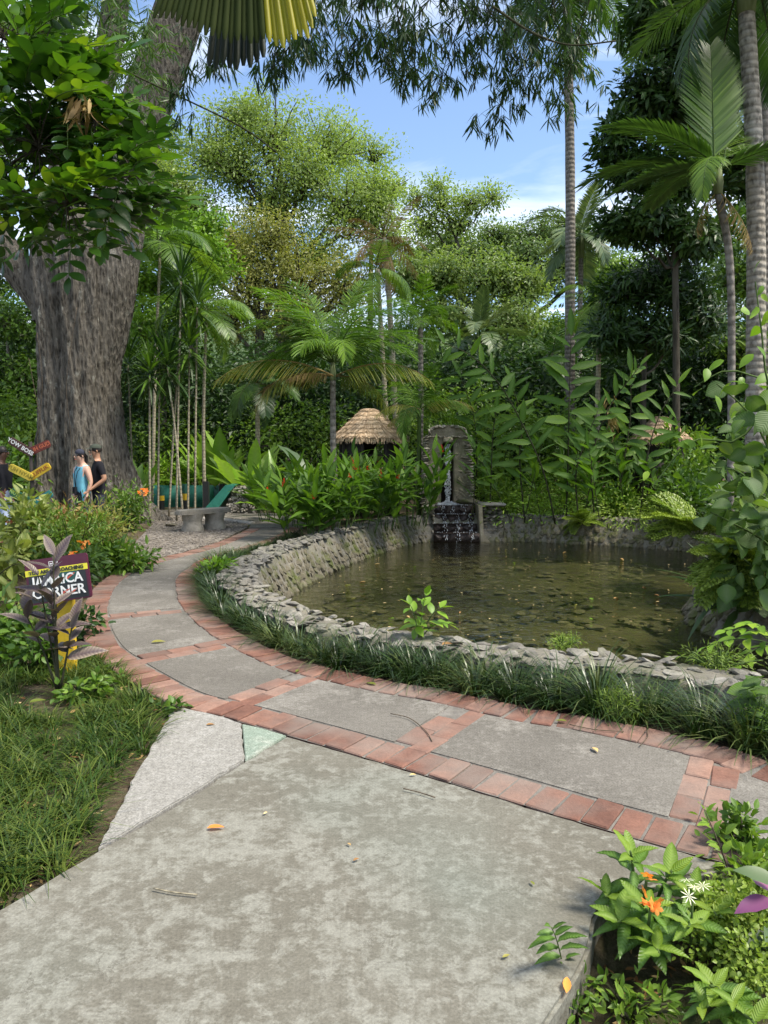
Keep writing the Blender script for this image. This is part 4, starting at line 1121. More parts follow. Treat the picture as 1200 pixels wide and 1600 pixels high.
# ------------------------------------------------------------------ fan palm leaf hanging close above the camera
def fan_leaf():
    Y = 1.25
    t = thing('fan_palm_leaf', 'pleated fan palm leaf, part green part yellow, hanging at the top edge', 'palm leaf', P(380, -420, Y))
    b = P(380, -420, Y); rng = RNG(3)
    g = Geo(); g.tube(spline([P(380, -380, Y) - b, P(395, -430, Y) - b + arr(0, -.05, .1), arr(.1, -.5, .75), arr(.25, -1.2, 1.5)], 16), .009, 7); g.build('petiole', 'stem_green', t)
    def seg(x0, x1, tip, top, mat, dy, lab, torn=1.0):
        n = 34; tt = np.linspace(0, 1, n)
        g = Geo(); V = []
        apex = P(382, -380, Y) - b
        for q in tt:
            py = top + (tip - top) * q
            k = (py + 380) / 430.0
            xa = 382 + (x0 - 382) * k; xb = 382 + (x1 - 382) * k; xm = (xa + xb) / 2
            nar = 1.0 if q < .97 else 1 - (q - .97) / .03 * torn * .55
            xa = xm + (xa - xm) * nar; xb = xm + (xb - xm) * nar
            yy = Y + dy - .05 * q ** 2
            V += [P(xa, py, yy) - b, P(xm, py, yy - .008 * k) - b, P(xb, py, yy) - b]
        Q = []
        for i in range(n - 1):
            a = i * 3; Q += [(a, a + 1, a + 4, a + 3), (a + 1, a + 2, a + 5, a + 4)]
        g.add(V, Q, None, rng.random()); o = g.build('leaf_segment', mat, t)
        if lab: o['label'] = lab
    xs = np.linspace(228, 416, 20)
    for i in range(19): seg(xs[i], xs[i + 1], np.interp(i, [0, 6, 12, 18], [24, 44, 62, 68]) + rng.normal() * 2.5, -380, 'fan_green', .006 * (i % 2), None)
    xs = np.linspace(328, 414, 10)
    for i in range(9): seg(xs[i], xs[i + 1], [104, 108, 101, 107, 109, 103, 106, 98, 90][i], -300, 'fan_dark', .06 + .006 * (i % 2), 'dark green lower segment')
    xs = np.linspace(415, 504, 10)
    for i in range(9): seg(xs[i], xs[i + 1], [66, 72, 75, 66, 62, 58, 60, 44, 26][i], -380, 'fan_yellow', .006 * (i % 2), 'bright yellow withering segment')
fan_leaf()

# ------------------------------------------------------------------ bamboo hanging across the top
def bamboo():
    rng = RNG(21); Y = 8.0
    b = arr(-1.0, 9.0, 0)
    b = arr(5.2, 3.0, 0)
    t = thing('bamboo', 'dark leafy bamboo sprays hanging across the top of the picture', 'bamboo', b)
    f = Geo(); w = Geo()
    paths = [[(770, -120), (725, 30), (700, 110), (682, 175)], [(640, -120), (620, 20), (645, 110), (655, 178)], [(560, -120), (565, 30), (550, 100), (530, 145)], [(890, -110), (850, 60), (800, 150), (768, 232)],
             [(960, -120), (915, 30), (892, 130), (872, 200)], [(480, -100), (470, 50), (440, 110), (420, 150)], [(380, -100), (360, 60), (345, 110), (335, 145)], [(330, -100), (308, 60), (290, 140), (284, 225)],
             [(700, -120), (760, 20), (800, 90), (822, 175)], [(600, -120), (590, 20), (600, 90), (610, 150)], [(520, -120), (505, 0), (495, 70), (480, 130)], [(820, -120), (860, 0), (880, 90), (905, 150)], [(740, -120), (690, -20), (650, 50), (600, 100)], [(860, -140), (800, -30), (760, 60), (735, 150)]]
    nodes = []; P3 = []
    for k, pth in enumerate(paths):
        yy = Y + rng.normal() * .5
        pth = [(x, y - 34 * (i_ / 3)) for i_, (x, y) in enumerate(pth)]
        c = spline([P(x, y, yy + (q - 1.5) * .1) - b for q, (x, y) in enumerate(pth)], 26)
        w.tube(c, np.linspace(.012, .003, 26), 5, cap=False)
        m_ = 100 if k not in (6, 7) else 45
        if k in (5, 10): m_ = 110
        for i in range(m_):
            j = int(26 * rng.random() ** .75 * .999); fade = .35 + .65 * (1 - j / 26)
            o = c[j] + rng.normal(size=3) * arr(.30, .3, .13) * fade * (0.6 if k in (6, 7) else 1.0)
            if rng.random() < .35: w.tube(curve3(c[max(0, j - 2)], o, .03, 4), [.004, .003, .002, .0015], 3, cap=False)
            nodes.append(o)
    nodes = np.array(nodes)
    per = 7; rep = np.repeat(np.arange(len(nodes)), per); n = len(rep)
    a = rng.uniform(0, 6.3, len(nodes))[rep] + rng.normal(size=n) * .9
    sp = rng.uniform(.15, 1.1, n)
    d = np.c_[np.cos(a) * sp * 1.25, np.sin(a) * sp * .8, -np.ones(n) * rng.uniform(.5, 1, n)]
    ups = np.c_[np.cos(a), np.sin(a), np.full(n, .5)] + unit(rng, n) * .5
    var = np.clip(.42 + rng.normal(size=n) * .16 + (rng.normal(size=len(nodes)) * .1)[rep], 0, 1)
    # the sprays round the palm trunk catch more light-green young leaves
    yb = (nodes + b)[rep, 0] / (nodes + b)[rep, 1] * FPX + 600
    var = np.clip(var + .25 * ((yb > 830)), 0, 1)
    f.scatter(leaf_t(.105, 4, .12, .04), nodes[rep] + rng.normal(size=(n, 3)) * .012, d, ups, rng.uniform(.10, .20, n), var)
    w.tube(spline([P(120, 62, 8) - b, P(200, 112, 8) - b, P(300, 160, 8) - b, P(380, 200, 8) - b, P(432, 238, 8) - b], 24), .009, 5)
    w.tube(spline([P(770, 10, 7.6) - b, P(830, 50, 7.6) - b, P(890, 70, 7.6) - b, P(962, 64, 7.6) - b], 20), [.012] * 10 + [.008] * 10, 5)
    w.tube(spline([arr(0, 0, 0), arr(-.6, .8, 3.5), arr(-2.0, 2.6, 6.2), P(900, -140, 8) - b, P(640, -125, 8) - b, P(330, -102, 8) - b], 40), np.linspace(.045, .012, 40), 8)
    w.build('culms', 'stem_dark', t); f.build('foliage', 'leaf_bamboo', t, smooth=False)
    # finer bright sprays in front of the fork at top left
    rng = RNG(22); t2 = thing('bamboo', 'light green fine bamboo sprays around the forked limb at top left', 'bamboo', arr(-7.5, 10, 0)); b2 = arr(-7.5, 10, 0)
    f = Geo(); w = Geo(); nodes = []
    w.tube(spline([arr(0, 0, 0), arr(.4, .2, 4), arr(1.2, .2, 7.5), P(60, -60, 10.5) - b2, P(200, -90, 10.5) - b2], 24), np.linspace(.04, .01, 24), 7)
    for pth in [[(120, -60), (150, 20), (160, 80), (150, 130)], [(60, -60), (90, 10), (110, 70), (120, 110)], [(200, -80), (215, 10), (225, 60), (228, 120)], [(230, 40), (232, 100), (228, 180), (222, 240)], [(160, -60), (185, 0), (190, 60), (180, 130)], [(20, -60), (50, 0), (60, 40), (70, 80)]]:
        yy = 10.5 + rng.normal() * .3; c = spline([P(x, y, yy) - b2 for x, y in pth], 20); w.tube(c, np.linspace(.008, .003, 20), 4, cap=False)
        for i in range(60): nodes.append(c[int(rng.integers(20))] + rng.normal(size=3) * arr(.20, .25, .18))
    nodes = np.array(nodes); rep = np.repeat(np.arange(len(nodes)), 8); n = len(rep); a = rng.uniform(0, 6.3, n); sp = rng.uniform(.3, 1.3, n)
    f.scatter(leaf_t(.09, 3, .15, .03), nodes[rep], np.c_[np.cos(a) * sp, np.sin(a) * sp, -np.ones(n) * rng.uniform(.2, 1, n)], unit(rng, n) + arr(0, 0, .5), rng.uniform(.14, .26, n), np.clip(.75 + rng.normal(size=n) * .15, 0, 1))
    w.build('culms', 'stem_green', t2); f.build('foliage', 'leaf_bamboo', t2, smooth=False)
bamboo()

# ------------------------------------------------------------------ palms
FR_FEATHER = [frond_mesh(2.3, .66, 56, b_, h_ + .2, k, ('leaf_mid', 'stem_green'), .030, vee=.25) for k, (b_, h_) in enumerate([(1.1, .5), (1.5, .8), (.8, .4), (1.9, 1.0)])]
FR_BRIGHT = [frond_mesh(2.2, .72, 64, b_, h_ + .5, 10 + k, ('leaf_ginger', 'stem_green'), .026, vee=.35, jitter=.28, sweep=.4) for k, (b_, h_) in enumerate([(1.2, .7), (1.6, 1.0), (.8, .5), (2.0, 1.2)])]
FR_DARK = [frond_mesh(2.2, .66, 52, b_, h_ + .2, 20 + k, ('leaf_dark', 'stem_dark'), .034, vee=.3) for k, (b_, h_) in enumerate([(1.1, .5), (1.6, .7), (.7, .3), (1.9, .9)])]
FR_YEL = [frond_mesh(2.2, .62, 60, b_, 2.2, 30 + k, ('leaf_yellow', 'leaf_dry'), .021, vee=.15, jitter=.25, sweep=.35) for k, b_ in enumerate([1.2, 1.6])]
FR_DRY = [frond_mesh(1.9, .50, 44, b_ * .6, 1.3, 40 + k, ('leaf_dry', 'leaf_dry'), .022, vee=.0, jitter=.5, sweep=1.1) for k, b_ in enumerate([.9, 1.5])]
FR_BLUE = [frond_mesh(2.0, .55, 46, b_, .5, 50 + k, ('leaf_blue', 'stem_green'), .05, vee=.3) for k, b_ in enumerate([.9, 1.4, .5])]

def Pb(px, py, Y, z=0.0):
    p = P(px, py, Y); return arr(p[0], Y, z)
LBL = lambda a: a
# tall palm rising through the sky
palm('tall_palm', 'tall slender palm with ringed grey trunk rising through the open sky', Pb(894, 560, 22), P(886, 10, 22), .165, FR_DARK, 13, 41, 'bark_palm_dark', shaft=1.2, pitch=(70, -50), scale=(1.25, 1.5), mids=[P(891, 300, 22)], r_top=.13)
# thick ringed palms at the right edge
palm('ringed_palm', 'thick pale ringed palm trunk at the right edge', Pb(1186, 700, 10.5), P(1166, 15, 10.5), .145, FR_DARK, 12, 43, 'bark_palm', shaft=.6, pitch=(60, -55), scale=(.75, .95), mids=[P(1181, 330, 10.5)], r_top=.105, az0=.6)
palm('ringed_palm', 'second ringed palm trunk just behind the thick one at right', Pb(1200, 700, 13), P(1186, -40, 13), .10, FR_DARK, 9, 44, 'bark_palm_dark', shaft=.5, pitch=(60, -40), scale=(.8, 1.0), mids=[P(1196, 330, 13)], r_top=.08)
palm('ringed_palm', 'third palm trunk cut by the right picture edge', Pb(1214, 700, 15), P(1204, -80, 15), .16, FR_DARK, 9, 45, 'bark_palm_dark', shaft=.5, mids=[P(1210, 330, 15)], r_top=.13)
# betel palm with an upright frond
def lk(dx, dz, dy=0.0):   # frond heading from screen direction
    L = math.sqrt(dx * dx + dy * dy + dz * dz); return (math.atan2(dy, dx), math.asin(dz / L))
FR_STIFF = FR_FEATHER + [frond_mesh(2.15, .72, 60, .25, .12, 61, ('leaf_mid', 'stem_green'), .038, vee=.12, sweep=.95, start=.08, jitter=.04), frond_mesh(2.2, .66, 58, .75, .25, 62, ('leaf_dark', 'stem_green'), .045, vee=.15, sweep=.8, start=.08, jitter=.05)]
palm('betel_palm', 'slim palm with one upright bright frond before the dark tree at right', Pb(1150, 640, 10), P(1122, 300, 10), .045, FR_STIFF, 8, 46, 'bark_palm_dark', shaft=.35, mids=[P(1142, 450, 10)], r_top=.05, dead=FR_DRY, ndead=2,
     fixed=[lk(-.0, 1, .16) + (.84, 4), lk(-1, .62, -.2) + (.75, 5), lk(-1, .35, .4) + (.8, 5), lk(-1, -.05, -.15) + (.85, 5), lk(-.6, .15, -.8) + (.55, 3), lk(.9, .6, .5) + (.7, 5), lk(.7, .2, -.7) + (.6, 5), lk(-.3, .3, 1) + (.7, 5), lk(.4, .9, .6) + (.7, 2)])
# hero feather palm by the hut
palm('feather_palm', 'bushy feather palm with a slim brown trunk in front of the thatched hut', Pb(527, 740, 14.6), P(520, 592, 14.6), .065, FR_BRIGHT, 12, 47, 'bark_palm_dark', shaft=.35, r_top=.055,
     fixed=[lk(-.25, 1, .2) + (1.0, 2), lk(.12, 1, .2) + (.95, 2), lk(-.55, 1, .1) + (1.0, 2), lk(.5, 1, .2) + (.95, 0), lk(-.35, 1, -.2) + (.9, 0), lk(-1, .9, -.3) + (.80, 1), lk(1, .8, -.2) + (.80, 1), lk(.3, .8, -.9) + (.74, 3), lk(-.3, .7, -.9) + (.74, 1), lk(-.9, .6, .7) + (.8, 0), lk(.9, .45, .6) + (.78, 0), lk(-.1, 1, .6) + (.95, 0), lk(.35, 1, -.4) + (.85, 1), lk(-.65, 1, -.4) + (.9, 1), lk(.8, 1, .1) + (.85, 1), lk(-.8, .5, -.2) + (.8, 3)])
_hp = [o for o in bpy.data.objects if o.name.startswith('feather_palm')][0]
for (dx, dz, dy, s_, me) in ((-1, .45, -.2, 1.08, FR_YEL[0]), (1, .42, -.2, .95, FR_YEL[0]), (-1, .2, -.3, .85, FR_YEL[1]), (-1, .15, .1, .8, FR_DRY[1]), (.9, .1, .5, .7, FR_YEL[1]), (-.7, .1, -.7, .6, FR_DRY[0])):
    a, pi_ = lk(dx, dz, dy); d = arr(math.cos(a) * math.cos(pi_), math.sin(a) * math.cos(pi_), math.sin(pi_))
    o = aim(put('frond', me, _hp), np.array(P(520, 592, 14.6)) - Pb(527, 740, 14.6) + arr(0, 0, .05), d, (0, 0, 1), s_); o['label'] = 'yellowing drooping lower frond'
# background palms
palm('dry_palm', 'thin tall palm with hanging dry fronds beside the pale green tree', Pb(626, 600, 24), P(600, 372, 24), .10, FR_DRY, 12, 48, 'cane', pitch=(60, -70), scale=(.8, 1.1), mids=[P(608, 470, 24)], r_top=.08)
palm('slender_palm', 'slender bare palm stem leaning behind the feather palm', Pb(612, 640, 22), P(590, 420, 22), .075, FR_FEATHER, 8, 49, 'cane', pitch=(60, -40), scale=(.6, .8), r_top=.06, mids=[P(597, 540, 22)])
palm('short_palm', 'short green palm with upright fronds behind the fountain, left of it', Pb(655, 640, 20), P(657, 500, 20), .09, FR_BRIGHT, 13, 50, 'bark_palm_dark', pitch=(80, -15), scale=(.5, .62))
palm('blue_palm', 'bluish grey palm with stiff fronds high above the fountain', Pb(750, 640, 26), P(752, 520, 26), .15, FR_BLUE, 14, 51, 'bark_palm_dark', pitch=(85, -30), scale=(.75, .95))
palm('grey_palm', 'dusky palm crown just behind the tall slender palm trunk', Pb(908, 640, 30), P(908, 400, 30), .13, FR_BLUE, 14, 52, 'bark_palm_dark', shaft=1.0, pitch=(75, -45), scale=(1.0, 1.3))
palm('golden_palm', 'low clump palm with golden tipped fronds behind the fountain', Pb(655, 690, 17.8), P(655, 640, 17.8), .06, FR_BRIGHT, 9, 53, 'stem_green', pitch=(75, 5), scale=(.5, .65))
_gp = [o for o in bpy.data.objects if o.name.startswith('golden_palm')][0]
for (dx, dz, dy, s_) in ((1, .55, -.2, .62), (-.8, .3, -.4, .55), (-1, -.1, .2, .5)):
    a, pi_ = lk(dx, dz, dy); d = arr(math.cos(a) * math.cos(pi_), math.sin(a) * math.cos(pi_), math.sin(pi_))
    aim(put('frond', FR_YEL[0], _gp), np.array(P(655, 640, 17.8)) - Pb(655, 690, 17.8), d, (0, 0, 1), s_)['label'] = 'golden yellow frond'
palm('arching_palm', 'palm with dark arching fronds above the thin canes', Pb(318, 700, 19), P(322, 505, 19), .05, FR_FEATHER, 13, 54, 'cane', pitch=(70, -35), scale=(.65, .85), shaft=.4)
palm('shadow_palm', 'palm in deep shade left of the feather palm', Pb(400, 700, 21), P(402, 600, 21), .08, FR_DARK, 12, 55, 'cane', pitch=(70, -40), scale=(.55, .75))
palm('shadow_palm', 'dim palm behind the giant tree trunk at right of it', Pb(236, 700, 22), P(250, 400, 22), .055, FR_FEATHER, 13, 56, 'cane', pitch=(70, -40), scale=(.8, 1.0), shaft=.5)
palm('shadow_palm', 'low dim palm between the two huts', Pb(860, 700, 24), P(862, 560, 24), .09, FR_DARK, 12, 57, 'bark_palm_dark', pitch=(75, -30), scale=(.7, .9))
palm('understory_palm', 'drooping palm right of the tall slender trunk', Pb(935, 700, 20), P(938, 470, 20), .08, FR_FEATHER, 11, 58, 'cane', pitch=(70, -50), scale=(.6, .8))

# ------------------------------------------------------------------ cane plants (dracaena) left of the bench
def rosette_mesh(seed, n=72, L=.55, mat='leaf_dark'):
    rng = RNG(seed); g = Geo(); a = np.arange(n) * 2.399; el = np.linspace(1.4, -.7, n) + rng.normal(size=n) * .1
    d = np.c_[np.cos(a) * np.cos(el), np.sin(a) * np.cos(el), np.sin(el)]
    g.scatter(leaf_t(.075, 4, .28, .03, pw=.6), d * .03 + np.c_[np.zeros(n), np.zeros(n), np.linspace(.12, -.1, n)], d, np.tile(arr(0, 0, 1.), (n, 1)) + d * .1, L * rng.uniform(.8, 1.1, n), np.clip(.5 + rng.normal(size=n) * .15, 0, 1)); return g.mesh('leaf_rosette', [mat])
ROS = [rosette_mesh(k, mat=m_) for k, m_ in enumerate(('leaf_dark', 'leaf_dark', 'leaf_mid'))]
CANES = [(274, 745, 283, 440, 'tallest cane plant with a spiky rosette left of the bench', 17), (303, 745, 308, 480, 'pale straight cane right of the tallest cane plant', 17.3), (232, 740, 234, 585, 'cane with a drooping rosette closest to the giant trunk', 16.6), (285, 745, 262, 575, 'cane leaning left among the spiky rosettes', 16.9),
         (245, 740, 250, 560, 'dark thin cane between two spiky rosettes', 17.6), (292, 742, 296, 545, 'thin yellowish cane right behind the leaning one', 17.2), (207, 740, 200, 570, 'cane whose rosette touches the giant trunk', 18.2), (262, 742, 285, 490, 'cane whose rosette sits under the tallest one', 17.9)]
for k, (x0, y0, x1, y1, lab, Y) in enumerate(CANES):
    b = Pb(x0, y0, Y); t = thing('cane_plant', lab, 'plant', b, group='spiky cane plants beside the giant tree')
    e = P(x1, y1, Y) - b; g = Geo(); c = spline([arr(0, 0, -.03), e * .5 + arr((x0 - x1) * .001, 0, 0), e], 16); g.tube(c, np.linspace(.027, .02, 16), 7); g.build('cane', 'cane', t)
    aim(put('leaf_rosette', ROS[k % 3], t), e, (0, 1, 0), (0.05, 0, 1), 1.35 + .25 * (k % 2))

# ------------------------------------------------------------------ background and middle trees
def L_(px, py, Y, rx, ry, rz=None):
    p = P(px, py, Y); k = Y / FPX
    return (p, (rx * k, (rz or rx) * k, ry * k))
tree('pale_green_tree', 'broad pale green airy tree filling the left of the sky', Pb(440, 600, 40), [Pb(440, 600, 40), P(440, 470, 40), P(446, 340, 40), P(440, 280, 40)], .42,
     [L_(430, 215, 40, 75, 55), L_(330, 240, 40, 62, 48), L_(300, 320, 39, 55, 50), L_(510, 230, 41, 60, 48), L_(545, 320, 40, 75, 55), L_(430, 310, 40, 80, 55), L_(600, 370, 40, 45, 50), L_(370, 390, 40, 70, 50), L_(490, 400, 40, 70, 50), L_(260, 290, 40, 35, 40), L_(380, 185, 40, 45, 30), L_(480, 275, 39, 50, 40), L_(370, 265, 39, 45, 40), L_(590, 310, 40, 30, 40), L_(250, 370, 39, 40, 50)],
     'leaf_lime', 61, clumps=56, per=36, rc=.55, ls=.185, bark='bark_dark', shell=.55, tmpl=QL, flat=.95)
tree('olive_tree', 'olive brown leaved tree in front of the pale green one', Pb(420, 640, 33), [Pb(420, 640, 33), P(405, 540, 33), P(430, 450, 33)], .34,
     [L_(400, 440, 33, 75, 60), L_(340, 400, 33, 50, 45), L_(470, 440, 33, 70, 60), L_(420, 370, 33, 60, 40), L_(540, 450, 33, 50, 60), L_(360, 500, 33, 55, 45), L_(470, 500, 33, 60, 45)],
     'leaf_olive', 62, clumps=42, per=38, rc=.42, ls=.16, bark='bark_dark', shell=.55, flat=.95)
tree('slim_tree', 'small tree with bare upper twigs right of the pale green one', Pb(575, 600, 46), [Pb(575, 600, 46), P(580, 400, 46), P(582, 290, 46)], .25,
     [L_(585, 240, 46, 40, 32), L_(545, 230, 46, 35, 28), L_(610, 290, 46, 34, 24), L_(560, 290, 46, 40, 35)], 'leaf_lime', 63, clumps=36, per=22, rc=.5, ls=.19, bark='bark_dark', shell=.6, flat=.9)
def saman(name, lab, base, lobes, seed, tr=.5, leaf='leaf_saman', tk=None, per=44, ls=.21):
    return tree(name, lab, base, tk, tr, lobes, leaf, seed, clumps=46, per=per, rc=.50, ls=ls, bark='bark_dark', shell=.6, up=.8, flat=.8)
saman('rain_tree', 'wide flat topped rain tree in the centre distance', Pb(790, 640, 46), [L_(775, 372, 46, 45, 16), L_(848, 366, 46, 58, 18), L_(905, 374, 46, 42, 17), L_(815, 402, 45, 55, 20), L_(740, 400, 45, 45, 20), L_(880, 412, 46, 50, 20), L_(700, 382, 46, 45, 18), L_(668, 405, 45, 40, 24), L_(935, 415, 46, 34, 20), L_(780, 430, 46, 60, 20), L_(840, 445, 46, 45, 16), L_(690, 440, 46, 50, 24)], 64, .55, tk=[Pb(790, 640, 46), P(785, 520, 46), P(800, 440, 46)])
saman('rain_tree', 'lighter sparse crowned tree standing against the sky left of the rain tree', Pb(715, 620, 42), [L_(690, 318, 42, 26, 18), L_(735, 318, 42, 30, 16), L_(665, 350, 42, 30, 20), L_(770, 308, 42, 20, 12), L_(652, 310, 42, 18, 14), L_(715, 350, 42, 30, 16), L_(685, 290, 42, 14, 10)], 65, .22, 'leaf_lime', tk=[Pb(715, 620, 42), P(722, 450, 42), P(712, 370, 42)], per=26, ls=.19)
saman('rain_tree', 'shaded rain tree with low spreading limbs behind the blue palm', Pb(730, 640, 37), [L_(690, 430, 37, 55, 28), L_(760, 440, 37, 60, 30), L_(820, 450, 37, 50, 30), L_(640, 440, 37, 40, 40), L_(700, 490, 37, 60, 35), L_(800, 500, 36, 50, 30)], 66, .35, tk=[Pb(730, 640, 37), P(722, 560, 37), P(690, 470, 37)])
tree('dark_evergreen', 'dense dark evergreen tree towering on the right', Pb(1060, 700, 17), [Pb(1060, 700, 17), P(1056, 480, 17), P(1050, 250, 17), P(1046, 60, 17)], .095,
     [L_(1022, 40, 17, 46, 55), L_(1070, 70, 17, 60, 60), L_(1015, 150, 17, 50, 45), L_(1080, 180, 17, 65, 55), L_(995, 265, 17, 50, 34), L_(1060, 280, 17, 60, 45), L_(1010, 345, 17, 55, 40), L_(1090, 370, 17, 60, 45), L_(972, 200, 17, 20, 18), L_(1130, 120, 17.5, 60, 60), L_(1150, 260, 18, 60, 70), L_(1020, -50, 17, 50, 50), L_(1100, -40, 17, 60, 50), L_(972, 355, 17, 26, 20), L_(955, 232, 17, 16, 10)],
     'leaf_dark', 67, clumps=58, per=44, rc=.26, ls=.21, bark='bark_dark', tmpl=leaf_t(.34, 3, .2, .1), shell=.45)
tree('dark_bamboo_tree', 'low dark narrow leaved tree under the evergreen on the right', Pb(1010, 740, 18.5), [Pb(1010, 740, 18.5), P(1005, 640, 18.5), P(1010, 520, 18.5)], .1,
     [L_(985, 450, 18.5, 55, 50), L_(1050, 450, 18.5, 60, 50), L_(1010, 520, 18.5, 70, 45), L_(960, 520, 18.5, 40, 40), L_(1090, 500, 18.5, 50, 60)], 'leaf_dark', 68, clumps=50, per=46, rc=.28, ls=.24, bark='bark_dark', tmpl=leaf_t(.2, 3, .2, .05), shell=.45)
tree('leafy_tree', 'bright green leafy tree just right of the giant trunk', Pb(255, 740, 25), [Pb(255, 740, 25), P(258, 560, 25), P(270, 440, 25)], .12,
     [L_(275, 390, 25, 60, 45), L_(320, 420, 25, 45, 45), L_(235, 440, 25, 40, 50), L_(300, 350, 26, 50, 30), L_(230, 520, 24, 40, 45), L_(290, 500, 25, 45, 40)], 'leaf_bright', 69, clumps=40, per=34, rc=.35, ls=.20, bark='bark_grey')
tree('leafy_tree', 'leafy green tree behind the giant trunk at the left edge', Pb(10, 740, 23), [Pb(10, 740, 23), P(15, 620, 23), P(12, 540, 23)], .10,
     [L_(10, 500, 23, 60, 45), L_(30, 580, 23, 50, 45), L_(-20, 620, 23, 50, 50), L_(35, 660, 23, 40, 40), L_(-30, 430, 24, 60, 50)], 'leaf_mid', 70, clumps=44, per=36, rc=.3, ls=.17, bark='bark_grey')
tree('edge_tree', 'leafy tree behind the palms at the right picture edge', Pb(1190, 740, 20), [Pb(1190, 740, 20), P(1190, 500, 20), P(1185, 200, 20)], .14,
     [L_(1190, 60, 20, 60, 70), L_(1200, 200, 20, 60, 70), L_(1180, 330, 20, 50, 60), L_(1200, 440, 20, 60, 60), L_(1150, 430, 20, 40, 50), L_(1170, 540, 20, 60, 50)], 'leaf_mid', 71, clumps=38, per=32, rc=.35, ls=.2, bark='bark_dark', tmpl=leaf_t(.36, 3))
tree('hill_tree', 'dim far tree left of the pale green crown', Pb(300, 620, 44), [Pb(300, 620, 44), P(300, 480, 44), P(300, 420, 44)], .3, [L_(240, 240, 44, 50, 60), L_(300, 420, 44, 70, 60), L_(230, 380, 44, 60, 70), L_(210, 480, 44, 60, 60)], 'leaf_mid', 72, clumps=34, per=34, rc=.55, ls=.26, bark='bark_dark')
tree('hill_tree', 'small tree in the gap right of the tall slender palm', Pb(930, 640, 38), [Pb(930, 640, 38), P(930, 540, 38), P(930, 480, 38)], .2, [L_(935, 470, 38, 34, 34), L_(960, 440, 38, 40, 40), L_(905, 520, 38, 50, 34), L_(850, 520, 38, 50, 30)], 'leaf_mid', 73, clumps=36, per=36, rc=.45, ls=.22, bark='bark_dark')

# far wood and dim undergrowth that read as one mass
def mass(name, boxes, leaf, seed, ls, dens, tmpl=QL):
    rng = RNG(seed); g = Geo()
    for (px0, px1, py0, py1, Y, dY) in boxes:
        n = int(dens * (px1 - px0) * (py1 - py0) / 1000)
        # clumped so that it has lights and darks
        k = max(4, n // 45); cx = rng.uniform(px0, px1, k); cy = py1 - (py1 - py0) * rng.random(k) ** .8; cY = Y + rng.uniform(-dY, dY, k)
        C_ = np.array([P(a, b, c) for a, b, c in zip(cx, cy, cY)])
        rep = rng.integers(0, k, n); sp = rng.normal(size=(n, 3)) * Y * .016 * arr(1, 1.2, .7); pos = C_[rep] + sp
        pos[:, 2] = np.maximum(pos[:, 2], .05)
        g.scatter(tmpl, pos, sp + unit(rng, n) * .3 * Y * .016 + arr(0, 0, -.05), np.tile(arr(0, -.2, .7), (n, 1)) + unit(rng, n) * .6, ls * rng.uniform(.6, 1.3, n), np.clip(.5 + rng.normal(size=n) * .15 + (rng.normal(size=k) * .15)[rep], 0, 1))
    return tag(g.build(name, leaf, smooth=False), kind='stuff')
g = Geo(); xs = np.linspace(-160, 160, 60); ys = np.linspace(52, 130, 30); X, Y_ = np.meshgrid(xs, ys)
Z = 13.0 * np.clip((Y_ - 52) / 20, 0, 1) ** .8 + 10 * np.clip((Y_ - 72) / 60, 0, 1) + np.sin(X * .31) * np.cos(Y_ * .4) * .8 - 1.5 * np.exp(-((X - 16) / 9) ** 2) * np.clip((Y_ - 52) / 20, 0, 1)
idx = np.arange(X.size).reshape(X.shape)
g.add(np.stack([X, Y_, Z - .2], -1).reshape(-1, 3), np.stack([idx[:-1, :-1], idx[:-1, 1:], idx[1:, 1:], idx[1:, :-1]], -1).reshape(-1, 4)); tag(g.build('hill', 'hill_green'), kind='structure')
mass('far_wood', [(-250, 560, 470, 730, 50, 3), (560, 860, 500, 730, 48, 3), (860, 960, 530, 730, 48, 3), (940, 1500, 380, 730, 42, 4), (560, 900, 530, 700, 34, 2)], 'leaf_saman', 81, .30, 190)
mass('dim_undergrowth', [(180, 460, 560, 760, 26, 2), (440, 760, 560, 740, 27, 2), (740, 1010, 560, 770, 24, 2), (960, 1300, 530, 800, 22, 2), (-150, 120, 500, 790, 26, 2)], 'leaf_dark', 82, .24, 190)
mass('undergrowth', [(190, 330, 660, 760, 24.5, 1.0), (380, 540, 640, 740, 24, 1.2), (740, 900, 640, 790, 20, 1.5), (880, 1110, 690, 800, 19.5, 1.0), (-60, 70, 620, 770, 19.5, 1), (620, 770, 610, 700, 21, 1)], 'leaf_mid', 83, .16, 170)
mass('ground_cover', [(745, 1090, 785, 812, 17.2, .7), (740, 900, 750, 800, 18.4, .5)], 'leaf_bright', 84, .10, 420, leaf_t(.3, 3))
mass('bank_ferns', [(950, 1100, 795, 825, 15.6, .4)], 'leaf_lace', 85, .10, 260, leaf_t(.3, 3))
